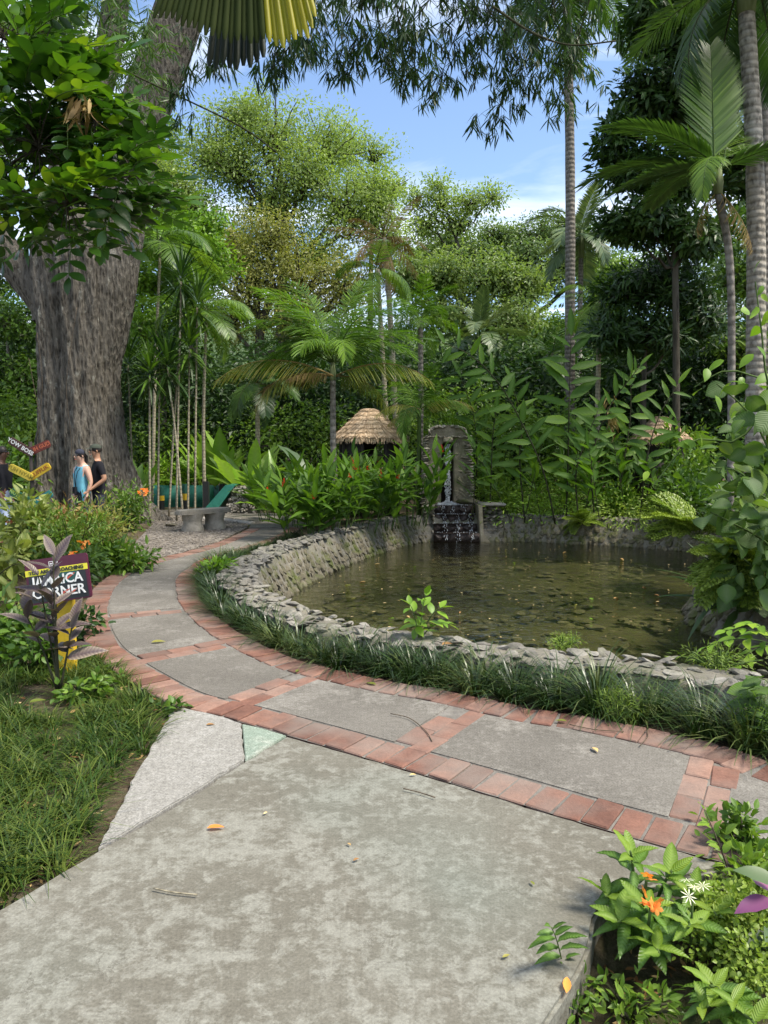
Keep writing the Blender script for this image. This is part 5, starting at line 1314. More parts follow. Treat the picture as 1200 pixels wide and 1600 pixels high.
# ------------------------------------------------------------------ banana-like clumps, gingers
BAN = leaf_meshes('leaf_banana', [dict(w=.21, seg=8, droop=.25, fold=.12), dict(w=.18, seg=8, droop=.5, fold=.15), dict(w=.23, seg=8, droop=.12, fold=.08)], stalk=.22)
BAND_ = leaf_meshes('leaf_blue', [dict(w=.34, seg=10, droop=.5, fold=.10, wave=.012), dict(w=.30, seg=10, droop=.8, fold=.1, wave=.012)], stalk=.2)
GIN = leaf_meshes('leaf_ginger', [dict(w=.24, seg=6, droop=.22, fold=.12), dict(w=.20, seg=6, droop=.4, fold=.14), dict(w=.27, seg=6, droop=.1, fold=.10)])
def leaf_clump(name, lab, base, n, L, meshes, seed, spread=.5, el=(85, 25), cat='plant', group=None, r0=.15):
    rng = RNG(seed); t = thing(name, lab, cat, base, 0, group)
    for i in range(n):
        a = i * 2.399 + rng.normal() * .3; e = R(el[0] + (el[1] - el[0]) * (i + .5) / n + rng.normal() * 8)
        d = arr(math.cos(a) * math.cos(e), math.sin(a) * math.cos(e), math.sin(e)); q = rng.random() * r0
        up = arr(-math.cos(a) * math.sin(e), -math.sin(a) * math.sin(e), math.cos(e)) + rng.normal(size=3) * .25
        aim(put('leaf', meshes[i % len(meshes)], t), (math.cos(a) * q, math.sin(a) * q, rng.uniform(0, .25) * L), d, up, L * rng.uniform(.75, 1.15))
    return t
leaf_clump('heliconia', 'tall bright green broad leaved clump above the teal wall', Pb(348, 760, 22.6), 46, 1.9, BAN, 1, el=(88, 30), r0=.9)
leaf_clump('heliconia', 'broad leaved clump right of the sloping teal coping', Pb(396, 770, 20.4), 28, 1.6, BAN, 2, el=(88, 25), r0=.8)
leaf_clump('heliconia', 'young broad leaved clump behind the buttress', Pb(428, 775, 19.0), 20, 1.15, BAN, 3, el=(85, 20), r0=.5)
leaf_clump('banana_plant', 'upright broad leaf plant directly right of the giant trunk', Pb(212, 760, 19.5), 8, 1.5, BAN, 4, el=(88, 55))
leaf_clump('banana_plant', 'greyish banana plant with torn leaves left of the hut', Pb(480, 740, 18.2), 9, 1.1, BAND_, 5, el=(75, 15)).location.z = .55
leaf_clump('banana_plant', 'banana plant in shade right of the feather palm crown', Pb(575, 700, 20), 7, 1.0, BAND_, 6, el=(85, 30)).location.z = .9

RED = [flower_mesh('petal_red', cone=True, seed=k, name='flower_spike') for k in range(2)]
def ginger(name, lab, base, n, H, ls, seed, nl=11, spread=.5, flowers=0, meshes=None, stem='stem_green', group=None, arch=.25):
    rng = RNG(seed); t = thing(name, lab, 'plant', base, 0, group)
    for i in range(n):
        a = rng.uniform(0, 6.3); q = rng.random() ** .5 * spread * .5; o = arr(math.cos(a) * q, math.sin(a) * q, 0)
        h = H * rng.uniform(.7, 1.1); e = o + arr(math.cos(a) * h * arch * rng.uniform(.4, 1.5), math.sin(a) * h * arch * rng.uniform(.4, 1.5), h)
        s = stalk_plant(t, o, e, h * .05, meshes or GIN, nl, ls, rng, .010, .18, stem)
        if i < flowers: aim(put('flower_spike', RED[i % 2], s), e, (0, 1, 0), (.2 * rng.normal(), .2 * rng.normal(), 1), .17)
    return t
GP = [(478, 824, 13.2, .95, 'ginger clump at the near left end of the bed by the path', 3), (500, 818, 13.6, 1.1, 'ginger clump in front of the feather palm trunk', 3), (525, 812, 13.8, 1.3, 'ginger clump below the left eave of the thatched hut', 4), (560, 806, 14.4, 1.4, 'ginger clump with red spikes in front of the hut doorway', 5),
      (600, 803, 14.9, 1.35, 'ginger clump with red spikes below the right eave of the hut', 5), (640, 800, 15.6, 1.5, 'ginger clump leaning against the left side of the fountain', 3), (500, 790, 15.6, 1.3, 'ginger clump behind the bed, close to the palm trunk', 2), (580, 785, 16.6, 1.3, 'ginger clump at the foot of the thatched hut', 3), (462, 795, 15.4, .95, 'ginger clump beside the bend of the far path', 1), (430, 800, 16.8, 1.0, 'small ginger clump beside the rubble buttress', 0), (535, 780, 16.4, 1.2, 'ginger clump half hidden behind the palm trunk', 2)]
for k, (px, py, Y, H, lab, fl) in enumerate(GP):
    ginger('red_ginger', lab, Pb(px, py, Y), 10, H, .52, 100 + k, 8, .75, (fl + 1) // 2, arch=.32, group='ginger bed between path and pond')
# torch gingers right of the fountain
TG = thing('torch_ginger', 'tall torch ginger whose long stem arches left over the fountain', 'plant', Pb(868, 800, 16.2))
b = Pb(868, 800, 16.2); rng = RNG(7)
def tg(t, b, path_px, Y, n, ls, rng, plane=(0, 0, 1), start=.35, rad=.02, mesh=GIN, ang=.95):
    pts = [P(x, y, Y) - b for x, y in path_px]; pts[0][2] = 0
    c = spline(pts, 20); g = Geo(); g.tube(c, np.linspace(rad, rad * .4, 20), 6); s = g.build('stalk', 'stem_dark', t); tan = np.gradient(c, axis=0)
    for i in range(n):
        f = start + (1 - start) * (i + .5) / n; j = f * 19; j0 = int(j); p = c[j0] + (c[min(19, j0 + 1)] - c[j0]) * (j - j0); tn = tan[j0] / np.linalg.norm(tan[j0])
        sd_ = np.array(plane, float); sd_ = sd_ - tn * np.dot(sd_, tn); sd_ /= np.linalg.norm(sd_); sd_ = sd_ * (1 if i % 2 else -1)
        d = sd_ * math.sin(ang) + tn * math.cos(ang) + rng.normal(size=3) * .24 + arr(0, 0, -.18); up = np.cross(d, tn) * (1 if np.cross(d, tn)[1] < 0 else -1) + arr(0, -.3, .5)
        aim(put('leaf', mesh[i % len(mesh)], s), p, d, up, ls * rng.uniform(.85, 1.1) * (.55 + .5 * math.sin(math.pi * f * .9)))
    aim(put('leaf', mesh[0], s), c[-1], tan[-1], (0, -.5, 1), ls * .8)
tg(TG, b, [(868, 800), (850, 740), (820, 670), (780, 600), (735, 555), (690, 535)], 16.2, 22, .62, rng, start=.30)
for k, (pth, lab, Y, n, ls, st) in enumerate([
    ([(885, 800), (888, 700), (890, 600), (892, 525)], 'tallest upright torch ginger right of the fountain', 16.6, 20, .85, .22),
    ([(930, 800), (925, 720), (950, 640), (1000, 572)], 'torch ginger arching right with pale leaf undersides', 16.0, 22, .50, .35),
    ([(765, 800), (768, 730), (770, 680), (775, 640)], 'shorter torch ginger close by the fountain cheek wall', 16.8, 14, .55, .3),
    ([(820, 800), (812, 720), (815, 660), (800, 600)], 'thin torch ginger beside the long arching stem', 16.5, 14, .60, .3),
    ([(960, 800), (975, 720), (985, 650), (985, 580)], 'torch ginger with hanging dry bracts right of the arching one', 16.7, 16, .70, .28),
    ([(1000, 800), (1010, 720), (1030, 650), (1060, 600)], 'torch ginger in front of the right thatched shelter', 16.2, 15, .6, .3),
    ([(905, 800), (900, 740), (915, 690), (935, 640)], 'low torch ginger under the tallest one', 15.9, 13, .55, .25),
    ([(742, 790), (745, 720), (740, 650), (720, 590)], 'torch ginger behind the fountain arch', 18.6, 13, .75, .3)
    ]):
    b = Pb(pth[0][0], 800, Y); t = thing('torch_ginger', lab, 'plant', b, group='torch gingers right of the fountain')
    rng = RNG(200 + k); tg(t, b, pth, Y, n, ls, rng, plane=(1, .25 * rng.normal(), .2), start=st)
    for q in range(2):
        x = rng.normal() * .3; h = rng.uniform(1.2, 2.0)
        stalk_plant(t, arr(x, rng.normal() * .15, 0), arr(x + rng.normal() * .4, rng.normal() * .3, h), .05, GIN, 8, .5, rng, .011, .3, 'stem_dark')
    if k == 4:
        g = Geo(); N = 40; g.scatter(leaf_t(.2, 4, .5), P(955, 650, Y) - b + rng.normal(size=(N, 3)) * arr(.05, .05, .22), rng.normal(size=(N, 3)) * .3 + arr(0, 0, -1), unit(rng, N), rng.uniform(.15, .3, N), rng.random(N)); g.build('dry_bracts', 'leaf_dry', t)['kind'] = 'stuff'

# ------------------------------------------------------------------ near right: big-leaved vine shrub over the pond
VIN = leaf_meshes('leaf_vine', [dict(w=.78, seg=7, droop=.20, fold=.10, pw=.85), dict(w=.70, seg=7, droop=.38, fold=.14, pw=.9), dict(w=.85, seg=7, droop=.12, fold=.06, pw=.85)], stalk=.10)
VLT = leaf_meshes('leaf_bright', [dict(w=.50, seg=6, droop=.2, fold=.10), dict(w=.46, seg=6, droop=.3, fold=.12)], stalk=.08)
def vine():
    rng = RNG(33); Y = 6.9; b = arr(4.35, 7.3, 0)
    t = thing('broad_leaf_vine', 'broad leaved shrub hanging over the pond from the right edge', 'shrub', b)
    w = Geo()
    br = [[(1230, 800), (1200, 700), (1165, 640), (1120, 600)], [(1240, 760), (1190, 660), (1150, 690), (1080, 690), (1020, 760)], [(1240, 880), (1190, 800), (1160, 740), (1110, 730)], [(1240, 900), (1200, 850), (1150, 820), (1110, 800)],
          [(1240, 700), (1200, 600), (1190, 520), (1180, 440)], [(1240, 960), (1210, 920), (1170, 880), (1130, 850)], [(1230, 640), (1180, 590), (1130, 580), (1085, 605)], [(1240, 830), (1215, 790), (1180, 770), (1150, 760)]]
    nl = 0
    for k, pth in enumerate(br):
        yy = Y + rng.normal() * .25
        c = spline([arr(0, 0, 0)] + [P(x, y, yy) - b for x, y in pth], 22); w.tube(c, np.linspace(.022, .006, 22), 5, cap=False)
        n = 24 if k in (1, 2, 3, 5, 7) else 18
        for i in range(n):
            j = int(rng.uniform(8, 22)); o = c[j] + rng.normal(size=3) * arr(.10, .14, .12)
            d = rng.normal(size=3) * arr(.8, .6, .5) + arr(-.3, -.25, -.4); up = arr(0, -.45, .75) + rng.normal(size=3) * .5
            young = k in (6,) or (k in (0, 1, 4) and j > 15)
            aim(put('leaf', (VLT if young else VIN)[int(rng.integers(2))], t), o, d, up, (.16 if young else .22) * rng.uniform(.6, 1.25)); nl += 1
    for i in range(110):
        p = P(rng.uniform(1135, 1260), rng.uniform(600, 930), Y + rng.uniform(-.3, .8)) - b
        d = rng.normal(size=3) * arr(.7, .5, .5) + arr(-.3, -.3, -.5); up = arr(0, -.45, .75) + rng.normal(size=3) * .5
        aim(put('leaf', VIN[i % 3], t), p, d, up, .25 * rng.uniform(.6, 1.25))
    w.build('branches', 'stem_green', t)
vine()
def spray(name, lab, base_px, Yb, ends, Y, mesh, ls, seed, n=9, stem='stem_green', cat='plant'):
    rng = RNG(seed); b = Pb(base_px[0], base_px[1], Yb); b = P(base_px[0], base_px[1], Yb)
    t = thing(name, lab, cat, b)
    for e in ends: stalk_plant(t, arr(0, 0, 0), P(e[0], e[1], Y) - b, .06, mesh, n, ls, rng, .006, .15, stem, ang=.9)
    return t
spray('pond_edge_spray', 'light green leafy sprig leaning over the pond at lower right', (1215, 1010), 5.6, [(1135, 985), (1105, 1010), (1165, 975), (1150, 1040)], 5.5, VLT, .13, 41, 7)
spray('wall_seedling', 'green seedling growing from the near pond wall', (655, 1002), 5.75, [(665, 930), (640, 945), (690, 950), (650, 980), (700, 975)], 5.7, VLT, .13, 42, 5)
spray('corner_plant', 'large green leaves entering at the right edge above the bricks', (1225, 1130), 4.1, [(1180, 1075), (1175, 1110), (1190, 1060)], 4.0, VIN, .16, 43, 4)
# ferny yellow-green foliage below the vine
def fern_mesh(seed, mat='leaf_lace', n=16, L=1.0):
    rng = RNG(seed); g = Geo(); t = np.linspace(0, 1, 14); c = np.stack([np.sin(t * 1.5) * .05, t * .95, -.35 * t ** 2], 1) * L
    g.tube(c, np.linspace(.010, .003, 14), 3, m=1, cap=False)
    for sd_ in (-1, 1):
        for k in range(n):
            f = .12 + .86 * k / n; p = np.array([np.interp(f, t, c[:, j]) for j in range(3)]); l = .36 * L * (1 - f) ** .7 + .04
            m_ = 7; q = np.linspace(.1, 1, m_); dd = arr(sd_, .55, -.15); dd /= np.linalg.norm(dd); pos = p + dd * (q * l)[:, None]
            for s2 in (-1, 1):
                g.scatter(QL, pos, np.tile(arr(sd_ * .3, s2 * .9, -.1), (m_, 1)) + rng.normal(size=(m_, 3)) * .15, np.tile(arr(0, 0, 1.), (m_, 1)) + rng.normal(size=(m_, 3)) * .3, .07 * L * rng.uniform(.7, 1.2, m_), np.clip(.5 + rng.normal(size=m_) * .2, 0, 1))
    return g.mesh('fern_frond', [mat, 'stem_green'])
FERN = [fern_mesh(k) for k in range(3)]
FERNG = [fern_mesh(5 + k, 'leaf_mid') for k in range(2)]
def fern(name, lab, base, n, L, mesh, seed, el=(70, 5), azr=None, cat='fern'):
    rng = RNG(seed); t = thing(name, lab, cat, base)
    for i in range(n):
        a = rng.uniform(*(azr or (0, 6.3))); e = R(rng.uniform(el[1], el[0])); d = arr(math.cos(a) * math.cos(e), math.sin(a) * math.cos(e), math.sin(e))
        aim(put('fern_frond', mesh[i % len(mesh)], t), (rng.normal() * .05, rng.normal() * .05, 0), d, (0, -.2, 1), L * rng.uniform(.7, 1.15))
    return t
fern('lacy_fern', 'yellow green lacy fern hanging over the water below the vine', P(1165, 870, 7.4), 34, .62, FERN, 51, (40, -50), (2.2, 4.6))
fern('lacy_fern', 'arching pale fern on the far right bank', P(1080, 818, 12.5), 26, .8, FERN, 52, (60, -10), (1.5, 4.8))
fern('lacy_fern', 'small green fern growing on the far pond wall', P(905, 812, 15.9), 16, .55, FERN, 53, (50, -40))
leaf_clump('strap_plant', 'dark strap leaved plant at the foot of the vine', arr(3.75, 7.6, -.1), 26, .75, leaf_meshes('leaf_dark', [dict(w=.10, seg=6, droop=.4, fold=.1), dict(w=.12, seg=6, droop=.6, fold=.1)]), 54, el=(80, 10))
bush('bank_shrub', 'dark leafy shrub filling the right bank under the vine', arr(4.5, 8.2, 0), (.9, .9, 1.3), 'leaf_vine', 55, 1500, .13, leaf_t(.5, 4))
bush('bank_shrub', 'leafy shrub on the far right bank beneath the shelter', arr(6.6, 15.2, 0), (1.2, .8, 1.2), 'leaf_mid', 56, 1500, .15, leaf_t(.45, 4))
bush('bank_shrub', 'bright shrub behind the far pond wall', arr(5.3, 16.8, 0), (.9, .6, .8), 'leaf_bright', 57, 1200, .13, leaf_t(.4, 4))
bush('bank_shrub', 'low shrub right of the fountain cheek wall', arr(2.9, 17.6, 0), (.7, .6, .9), 'leaf_mid', 58, 1200, .12, leaf_t(.4, 4))
bush('bank_shrub', 'leafy shrub in front of the right thatched shelter', arr(6.6, 16.8, 0), (.9, .5, 1.75), 'leaf_mid', 60, 1500, .16, leaf_t(.4, 4))
bush('vine_tangle', 'tangled leafy shrub climbing beside the right ringed palm', arr(6.1, 10.9, 0), (.8, .8, 3.0), 'leaf_mid', 59, 2600, .15, leaf_t(.5, 4), stems=16)
for k, (px, py) in enumerate([(1165, 420), (1150, 470), (1185, 400), (1178, 480), (1140, 450)]):
    pass

# ------------------------------------------------------------------ mondo border, lawn
TUF = [tuft_mesh(125, .27, .0115, k, arch=1.6) for k in range(5)]
rng = RNG(61)
sI = np.concatenate([[0], np.cumsum(np.linalg.norm(np.diff(IL, axis=0), axis=1))])
d = 0.15; k = 0
ML = 'dark mondo grass tuft in the border between brick path and pond wall'
while d < sI[-1] - 1.2:
    x = np.interp(d, sI, IL[:, 0]); y = np.interp(d, sI, IL[:, 1]); x2 = np.interp(d + .05, sI, IL[:, 0]); y2 = np.interp(d + .05, sI, IL[:, 1])
    t_ = arr(x2 - x, y2 - y); t_ /= np.linalg.norm(t_); nn = arr(t_[1], -t_[0])
    gap = np.min(np.linalg.norm(POUT - arr(x, y), axis=1))
    ks = [.17] + ([.36] if gap > .42 else []) + ([.56] if gap > .68 else []) + ([.78] if gap > .95 else [])
    if y > 10.5: ks = [.12]
    for o_ in ks:
        p = arr(x, y) + nn * (o_ + rng.normal() * .03) + t_ * rng.normal() * .04
        if inpoly([p[0]], [p[1]], POUT)[0]: continue
        s_ = rng.uniform(1.0, 1.3) * (.6 if y > 10.5 else 1.0)
        o = put('mondo_grass', TUF[k % 5], None, (p[0], p[1], -.03), (0, 0, rng.uniform(0, 6.3)), (s_, s_, s_ * rng.uniform(.68, .9))); tag(o, ML, 'grass tuft', 'mondo grass border'); k += 1
    d += rng.uniform(.23, .31) * (.8 if y > 10.5 else 1)

LAWN = np.array([G(*p)[:2] for p in [(271, 1100), (205, 1215), (150, 1330), (60, 1384), (-60, 1452)]] + [(-4.2, 2.2), (-4.8, 6.5), (-3.2, 6.9)] + [G(*p)[:2] for p in [(128, 985), (154, 1029), (204, 1064)]])
def lawn():
    rng = RNG(71); g = Geo(); N = 2900
    cx = rng.uniform(-4.8, -.9, N); cy = rng.uniform(2.0, 7.0, N)
    k = inpoly(cx, cy, LAWN); cx = cx[k]; cy = cy[k]
    # bare soil near the slab edge and by the purple plant
    nz = np.sin(cx * 3.1 + 1) * np.cos(cy * 2.7) + .5 * np.sin(cx * 7 + cy * 5)
    e = np.array([min(np.linalg.norm(np.cross(np.append(LAWN[i + 1] - LAWN[i], 0), np.append(arr(a, b) - LAWN[i], 0))) / np.linalg.norm(LAWN[i + 1] - LAWN[i]) for i in range(1, 4)) for a, b in zip(cx, cy)])
    bare = (e < .09 + .12 * nz) | (np.hypot((cx + 2.15) / .5, (cy - 4.75) / .35) < .8 + .3 * nz) | ((cy > 5.4) & (cx < -2.4) & (nz > -.2))
    keep = ~bare | (RNG(5).random(len(cx)) < .10)
    cx = cx[keep]; cy = cy[keep]; n0 = len(cx); per = 26
    rep = np.repeat(np.arange(n0), per); n = len(rep)
    a = rng.uniform(0, 6.3, n); r0 = rng.random(n) ** .5 * .05
    lean = rng.normal(size=(n0, 2)) * .8
    L = rng.uniform(.09, .21, n); el = R(80) - rng.random(n) * R(60)
    p = np.c_[cx[rep] + np.cos(a) * r0, cy[rep] + np.sin(a) * r0, np.full(n, -.035)]
    side = np.c_[-np.sin(a), np.cos(a), np.zeros(n)]; V = []
    for j in range(4):
        ww = .0065 * (1 - .9 * j / 3) / 2 * 1.5; V.append(np.stack([p - side * ww, p + side * ww], 1))
        ee = el - 1.7 * (j / 3) ** 1.2
        p = p + (np.c_[np.cos(a) * np.cos(ee), np.sin(a) * np.cos(ee), np.sin(ee)] + np.c_[lean[rep] * .4, np.zeros(n)]) * (L / 3)[:, None]; p[:, 2] = np.maximum(p[:, 2], -.03)
    V = np.stack(V, 1).reshape(-1, 3); off = (np.arange(n) * 8)[:, None]
    Q = np.concatenate([off + np.array([[2 * j, 2 * j + 1, 2 * j + 3, 2 * j + 2]]) for j in range(3)])
    g.add(V, Q, None, np.repeat(np.clip(.5 + rng.normal(size=n) * .2 + (rng.normal(size=n0) * .18)[rep], 0, 1), 8))
    tag(g.build('lawn_grass', 'leaf_grass', smooth=False), kind='stuff')
    # straw and leaf litter on the bare soil
    g = Geo(); N = 2600
    x = rng.uniform(-5.5, -.9, N); y = rng.uniform(2.0, 9.5, N); k = inpoly(x, y, LAWN) | ((x < -2.9) & (y > 5.5)); x = x[k]; y = y[k]; n = len(x)
    g.scatter(leaf_t(.3, 3, .1, .1), np.c_[x, y, np.full(n, -.022)], np.c_[unit(rng, n)[:, :2], rng.normal(size=n) * .12], np.tile(arr(0, 0, 1.), (n, 1)) + rng.normal(size=(n, 3)) * .2, rng.uniform(.02, .07, n), rng.random(n))
    xb = rng.uniform(.4, 2.2, 900); yb = rng.uniform(1.5, 3.0, 900); k = inpoly(xb, yb, BEDW); xb = xb[k]; yb = yb[k]; n = len(xb)
    g.scatter(leaf_t(.3, 3, .1, .1), np.c_[xb, yb, np.full(n, -.155)], np.c_[unit(rng, n)[:, :2], rng.normal(size=n) * .12], np.tile(arr(0, 0, 1.), (n, 1)) + rng.normal(size=(n, 3)) * .3, rng.uniform(.02, .06, n), rng.random(n) * .7)
    tag(g.build('leaf_litter', 'litter', smooth=False), kind='stuff')
lawn()

# ------------------------------------------------------------------ left shrubs
VAR = leaf_t(.42, 5, .25, .12)
SB = [('variegated_shrub', 'yellow green variegated shrub at the left edge nearest the sign', (-4.15, 7.2), (.75, .6, .95), 'leaf_variegated', 900, .20, VAR),
      ('variegated_shrub', 'variegated shrub behind the sign, farther left', (-5.2, 8.6), (.8, .7, 1.0), 'leaf_variegated', 900, .19, VAR),
      ('variegated_shrub', 'yellowish shrub in front of the couple', (-4.7, 9.9), (.8, .6, .85), 'leaf_variegated', 1000, .15, VAR),
      ('fine_leaf_shrub', 'fine leaved olive shrub with orange flowers left of the path', (-4.05, 9.6), (.7, .6, .85), 'leaf_mid', 2200, .09, leaf_t(.22, 3)),
      ('fine_leaf_shrub', 'fine leaved shrub beside the gravel, near the giant trunk', (-4.35, 11.2), (.5, .45, .75), 'leaf_olive', 1800, .09, leaf_t(.22, 3)),
      ('low_shrub', 'low dark green leafy plant at the path edge by the gravel', (-3.55, 9.75), (.5, .45, .38), 'leaf_mid', 900, .12, leaf_t(.34, 4)),
      ('low_shrub', 'low dark plant filling the bend left of the path', (-3.75, 8.8), (.45, .5, .42), 'leaf_dark', 900, .12, leaf_t(.36, 4)),
      ('croton_shrub', 'reddish brown leaved shrub in front of the couple', (-5.0, 11.3), (.7, .4, .74), 'leaf_croton', 900, .16, leaf_t(.35, 4)),
      ('croton_shrub', 'reddish mixed shrub below the slogan boards', (-5.6, 10.8), (.6, .4, .5), 'leaf_croton', 800, .15, leaf_t(.35, 4)),
      ('leafy_shrub', 'green shrub behind the left standing person', (-8.3, 15.6), (1.2, .9, 1.7), 'leaf_mid', 1800, .18, leaf_t(.45, 4)),
      ('leafy_shrub', 'green shrub with orange blooms where the gravel meets the giant trunk', (-5.2, 15.0), (.6, .5, .85), 'leaf_mid', 1400, .11, leaf_t(.3, 3)),
      ('leafy_shrub', 'low bright bush left of the teal wall', (-7.0, 20.0), (.6, .5, .7), 'leaf_bright', 1400, .13, leaf_t(.3, 3)),
      ('leafy_shrub', 'bright leafy bush behind the teal wall', (-6.5, 22.8), (1.2, .7, 1.3), 'leaf_bright', 1600, .17, leaf_t(.35, 4)),
      ('weed_patch', 'dark herb at the foot of the sign post', (-2.55, 5.35), (.28, .25, .26), 'leaf_mid', 420, .07, leaf_t(.5, 4)),
      ('weed_patch', 'small leafy weeds along the grass edge of the path', (-1.95, 4.75), (.22, .2, .14), 'leaf_mid', 240, .06, leaf_t(.6, 4)),
      ('weed_patch', 'weeds left of the yellow post', (-3.05, 5.7), (.4, .35, .38), 'leaf_mid', 560, .09, leaf_t(.5, 4)),
      ('weed_patch', 'leafy weeds between the sign and the brick edge', (-2.75, 6.3), (.25, .25, .25), 'leaf_dark', 420, .08, leaf_t(.45, 4)),
      ('weed_patch', 'small weeds at the corner of the pale slab', (-1.33, 4.42), (.10, .1, .10), 'leaf_mid', 70, .05, leaf_t(.6, 4))]
for k, (nm, lab, (x, y), rad, leaf, n, ls, tm) in enumerate(SB): bush(nm, lab, (x, y, -.03), rad, leaf, 300 + k, n, ls, tm, stems=max(8, n // 90))
FO = flower_mesh('petal_orange', 5, .7)
for k, (px, py, Y, s_, lab) in enumerate([(128, 855, 9.0, .09, 'orange blossom in the fine leaved shrub, left of the path'), (118, 871, 8.6, .075, 'lower orange blossom just above the sign board'), (224, 772, 14.6, .12, 'orange blossom cluster beside the giant trunk'), (322, 882, 10.2, .10, 'orange torch bloom at the tip of the mondo border')]):
    t = thing('orange_flower', lab, 'flower', P(px, py, Y)); 
    for q in range(5): put('bloom', FO, t, (RNG(k * 7 + q).normal() * s_ * .4, RNG(k + q * 3).normal() * s_ * .3, q * s_ * .2), (RNG(q).normal() * .6 + .7, RNG(q + 5).normal() * .5, q), s_)
    g = Geo(); g.tube([(0, 0, 0), (.02, .03, -.35)], .004, 4); g.build('stem', 'stem_green', t)

# purple-leaved plant in front of the sign
PUR = leaf_meshes('leaf_purple', [dict(w=.36, seg=7, droop=.25, fold=.12), dict(w=.32, seg=7, droop=.45, fold=.14), dict(w=.40, seg=7, droop=.12, fold=.10)])
def purple():
    rng = RNG(81); Y = 4.75; b = G(92, 1080); b = arr(b[0], b[1], -.03)
    t = thing('purple_leaf_plant', 'greyish purple leaved plant growing in front of the sign', 'plant', b)
    for pth, n in (([(92, 1075), (88, 1000), (84, 920), (84, 868)], 10), ([(95, 1075), (105, 1020), (113, 975)], 7), ([(88, 1075), (65, 1010), (38, 955)], 7), ([(90, 1075), (86, 1000), (80, 945)], 8), ([(92, 1075), (80, 1010), (60, 900)], 5)):
        c = spline([P(x, y, Y) - b for x, y in pth], 16); c[0] = 0
        g = Geo(); g.tube(c, np.linspace(.009, .004, 16), 5); s = g.build('stem', 'stem_dark', t)
        for i in range(n):
            f = .38 + .62 * (i + 1) / n; p = np.array([np.interp(f, np.linspace(0, 1, 16), c[:, j]) for j in range(3)]); a = i * 2.4 + rng.normal() * .3
            e = R(20 + 40 * (i / n)) if i < n - 2 else R(62)
            d = arr(math.cos(a) * math.cos(e), math.sin(a) * math.cos(e), math.sin(e))
            aim(put('leaf', PUR[i % 3], s), p, d, arr(0, -.3, 1) + rng.normal(size=3) * .2, .245 * rng.uniform(.75, 1.15) * (1.1 - .3 * f))
purple()

# ------------------------------------------------------------------ flower bed at lower right
CRO = leaf_meshes('leaf_crossandra', [dict(w=.36, seg=7, droop=.28, fold=.14, wave=.012), dict(w=.34, seg=7, droop=.5, fold=.16, wave=.012), dict(w=.40, seg=7, droop=.15, fold=.10, wave=.010)])
CROY = leaf_meshes('leaf_young', [dict(w=.36, seg=7, droop=.22, fold=.14, wave=.012), dict(w=.34, seg=7, droop=.35, fold=.16, wave=.012), dict(w=.40, seg=7, droop=.12, fold=.10, wave=.010)])
def crossandra(lab, base_px, Yb, stems, seed, ls=.15):
    rng = RNG(seed); b = G(base_px[0], base_px[1], -.15); t = thing('crossandra', lab, 'plant', b)
    for (x, y, Y, n) in stems:
        e = P(x, y, Y) - b; c = curve3((rng.normal() * .03, rng.normal() * .03, 0), e, .03, 10)
        g = Geo(); g.tube(c, np.linspace(.008, .004, 10), 5); s = g.build('stem', 'stem_green', t)
        for i in range(n):
            f = .30 + .70 * ((i + .5) / n) ** .8; p = np.array([np.interp(f, np.linspace(0, 1, 10), c[:, j]) for j in range(3)]); a = i * 2.399 + rng.normal() * .25
            el_ = R(-18 + 62 * f ** 2 + rng.normal() * 8); d = arr(math.cos(a) * math.cos(el_), math.sin(a) * math.cos(el_), math.sin(el_))
            aim(put('leaf', (CROY if i >= n - 4 else CRO)[i % 3], s), p, d, arr(0, -.15, 1) + rng.normal(size=3) * .18, ls * rng.uniform(.8, 1.15) * (1.15 - .45 * f))
    return t
c1 = crossandra('glossy green plant with orange flower heads at lower right', (1000, 1470), 2.3, [(985, 1330, 2.42, 15), (1010, 1420, 2.25, 15), (945, 1400, 2.4, 12), (965, 1440, 2.25, 13), (1050, 1360, 2.45, 14), (1030, 1490, 2.15, 13)], 91)
for k, (px, py, Y) in enumerate([(1010, 1375, 2.24), (1018, 1408, 2.2)]):
    h = thing('orange_flower', ['upper orange flower head of the glossy plant', 'lower larger orange flower head of the glossy plant'][k], 'flower', P(px, py, Y)); rng = RNG(95 + k)
    for q in range([3, 5][k]): put('bloom', FO, h, (rng.normal() * .016, rng.normal() * .012 - .01, rng.normal() * .012), (R(50) + rng.normal() * .4, rng.normal() * .4, rng.uniform(0, 6)), .042)
    g = Geo(); g.tube([(0, .0, -.004), (0, .02, -.10)], .005, 5); g.build('spike', 'stem_green', h)
crossandra('second glossy green plant right behind the orange flowers', (1090, 1450), 2.35, [(1085, 1395, 2.4, 12), (1120, 1430, 2.3, 11), (1075, 1450, 2.2, 11)], 92, .13)
crossandra('low glossy plant at the lower right corner', (1130, 1590), 1.95, [(1110, 1540, 1.95, 10), (1150, 1570, 1.9, 10), (1090, 1580, 1.9, 9), (1180, 1600, 1.85, 9)], 93, .11)
LACE = [fern_mesh(60 + k, 'leaf_lace', 14) for k in range(2)]
def lace(lab, base, seed, rad, n=1500, ls=.018, leaf='leaf_lace'):
    return bush('lace_plant', lab, base, rad, leaf, seed, n, ls, leaf_t(.7, 3), stems=26, cat='plant', stem='stem_green', low=.45)
p = G(1150, 1560, -.15); lace('yellow green lacy leaved clump at the lower right edge', p + arr(.05, .1, 0), 94, (.24, .22, .24), 4200, .019)
p = G(1195, 1500, -.15); lace('second lacy yellow green clump touching the right edge', p + arr(.12, .1, 0), 96, (.22, .2, .22), 3000, .019)
WHT = [flower_mesh('petal_white', 9, .12, seed=3)]
t = thing('white_whisker_flower', 'spidery white whisker flower beside the orange blooms', 'flower', P(1083, 1395, 2.25)); rng = RNG(98)
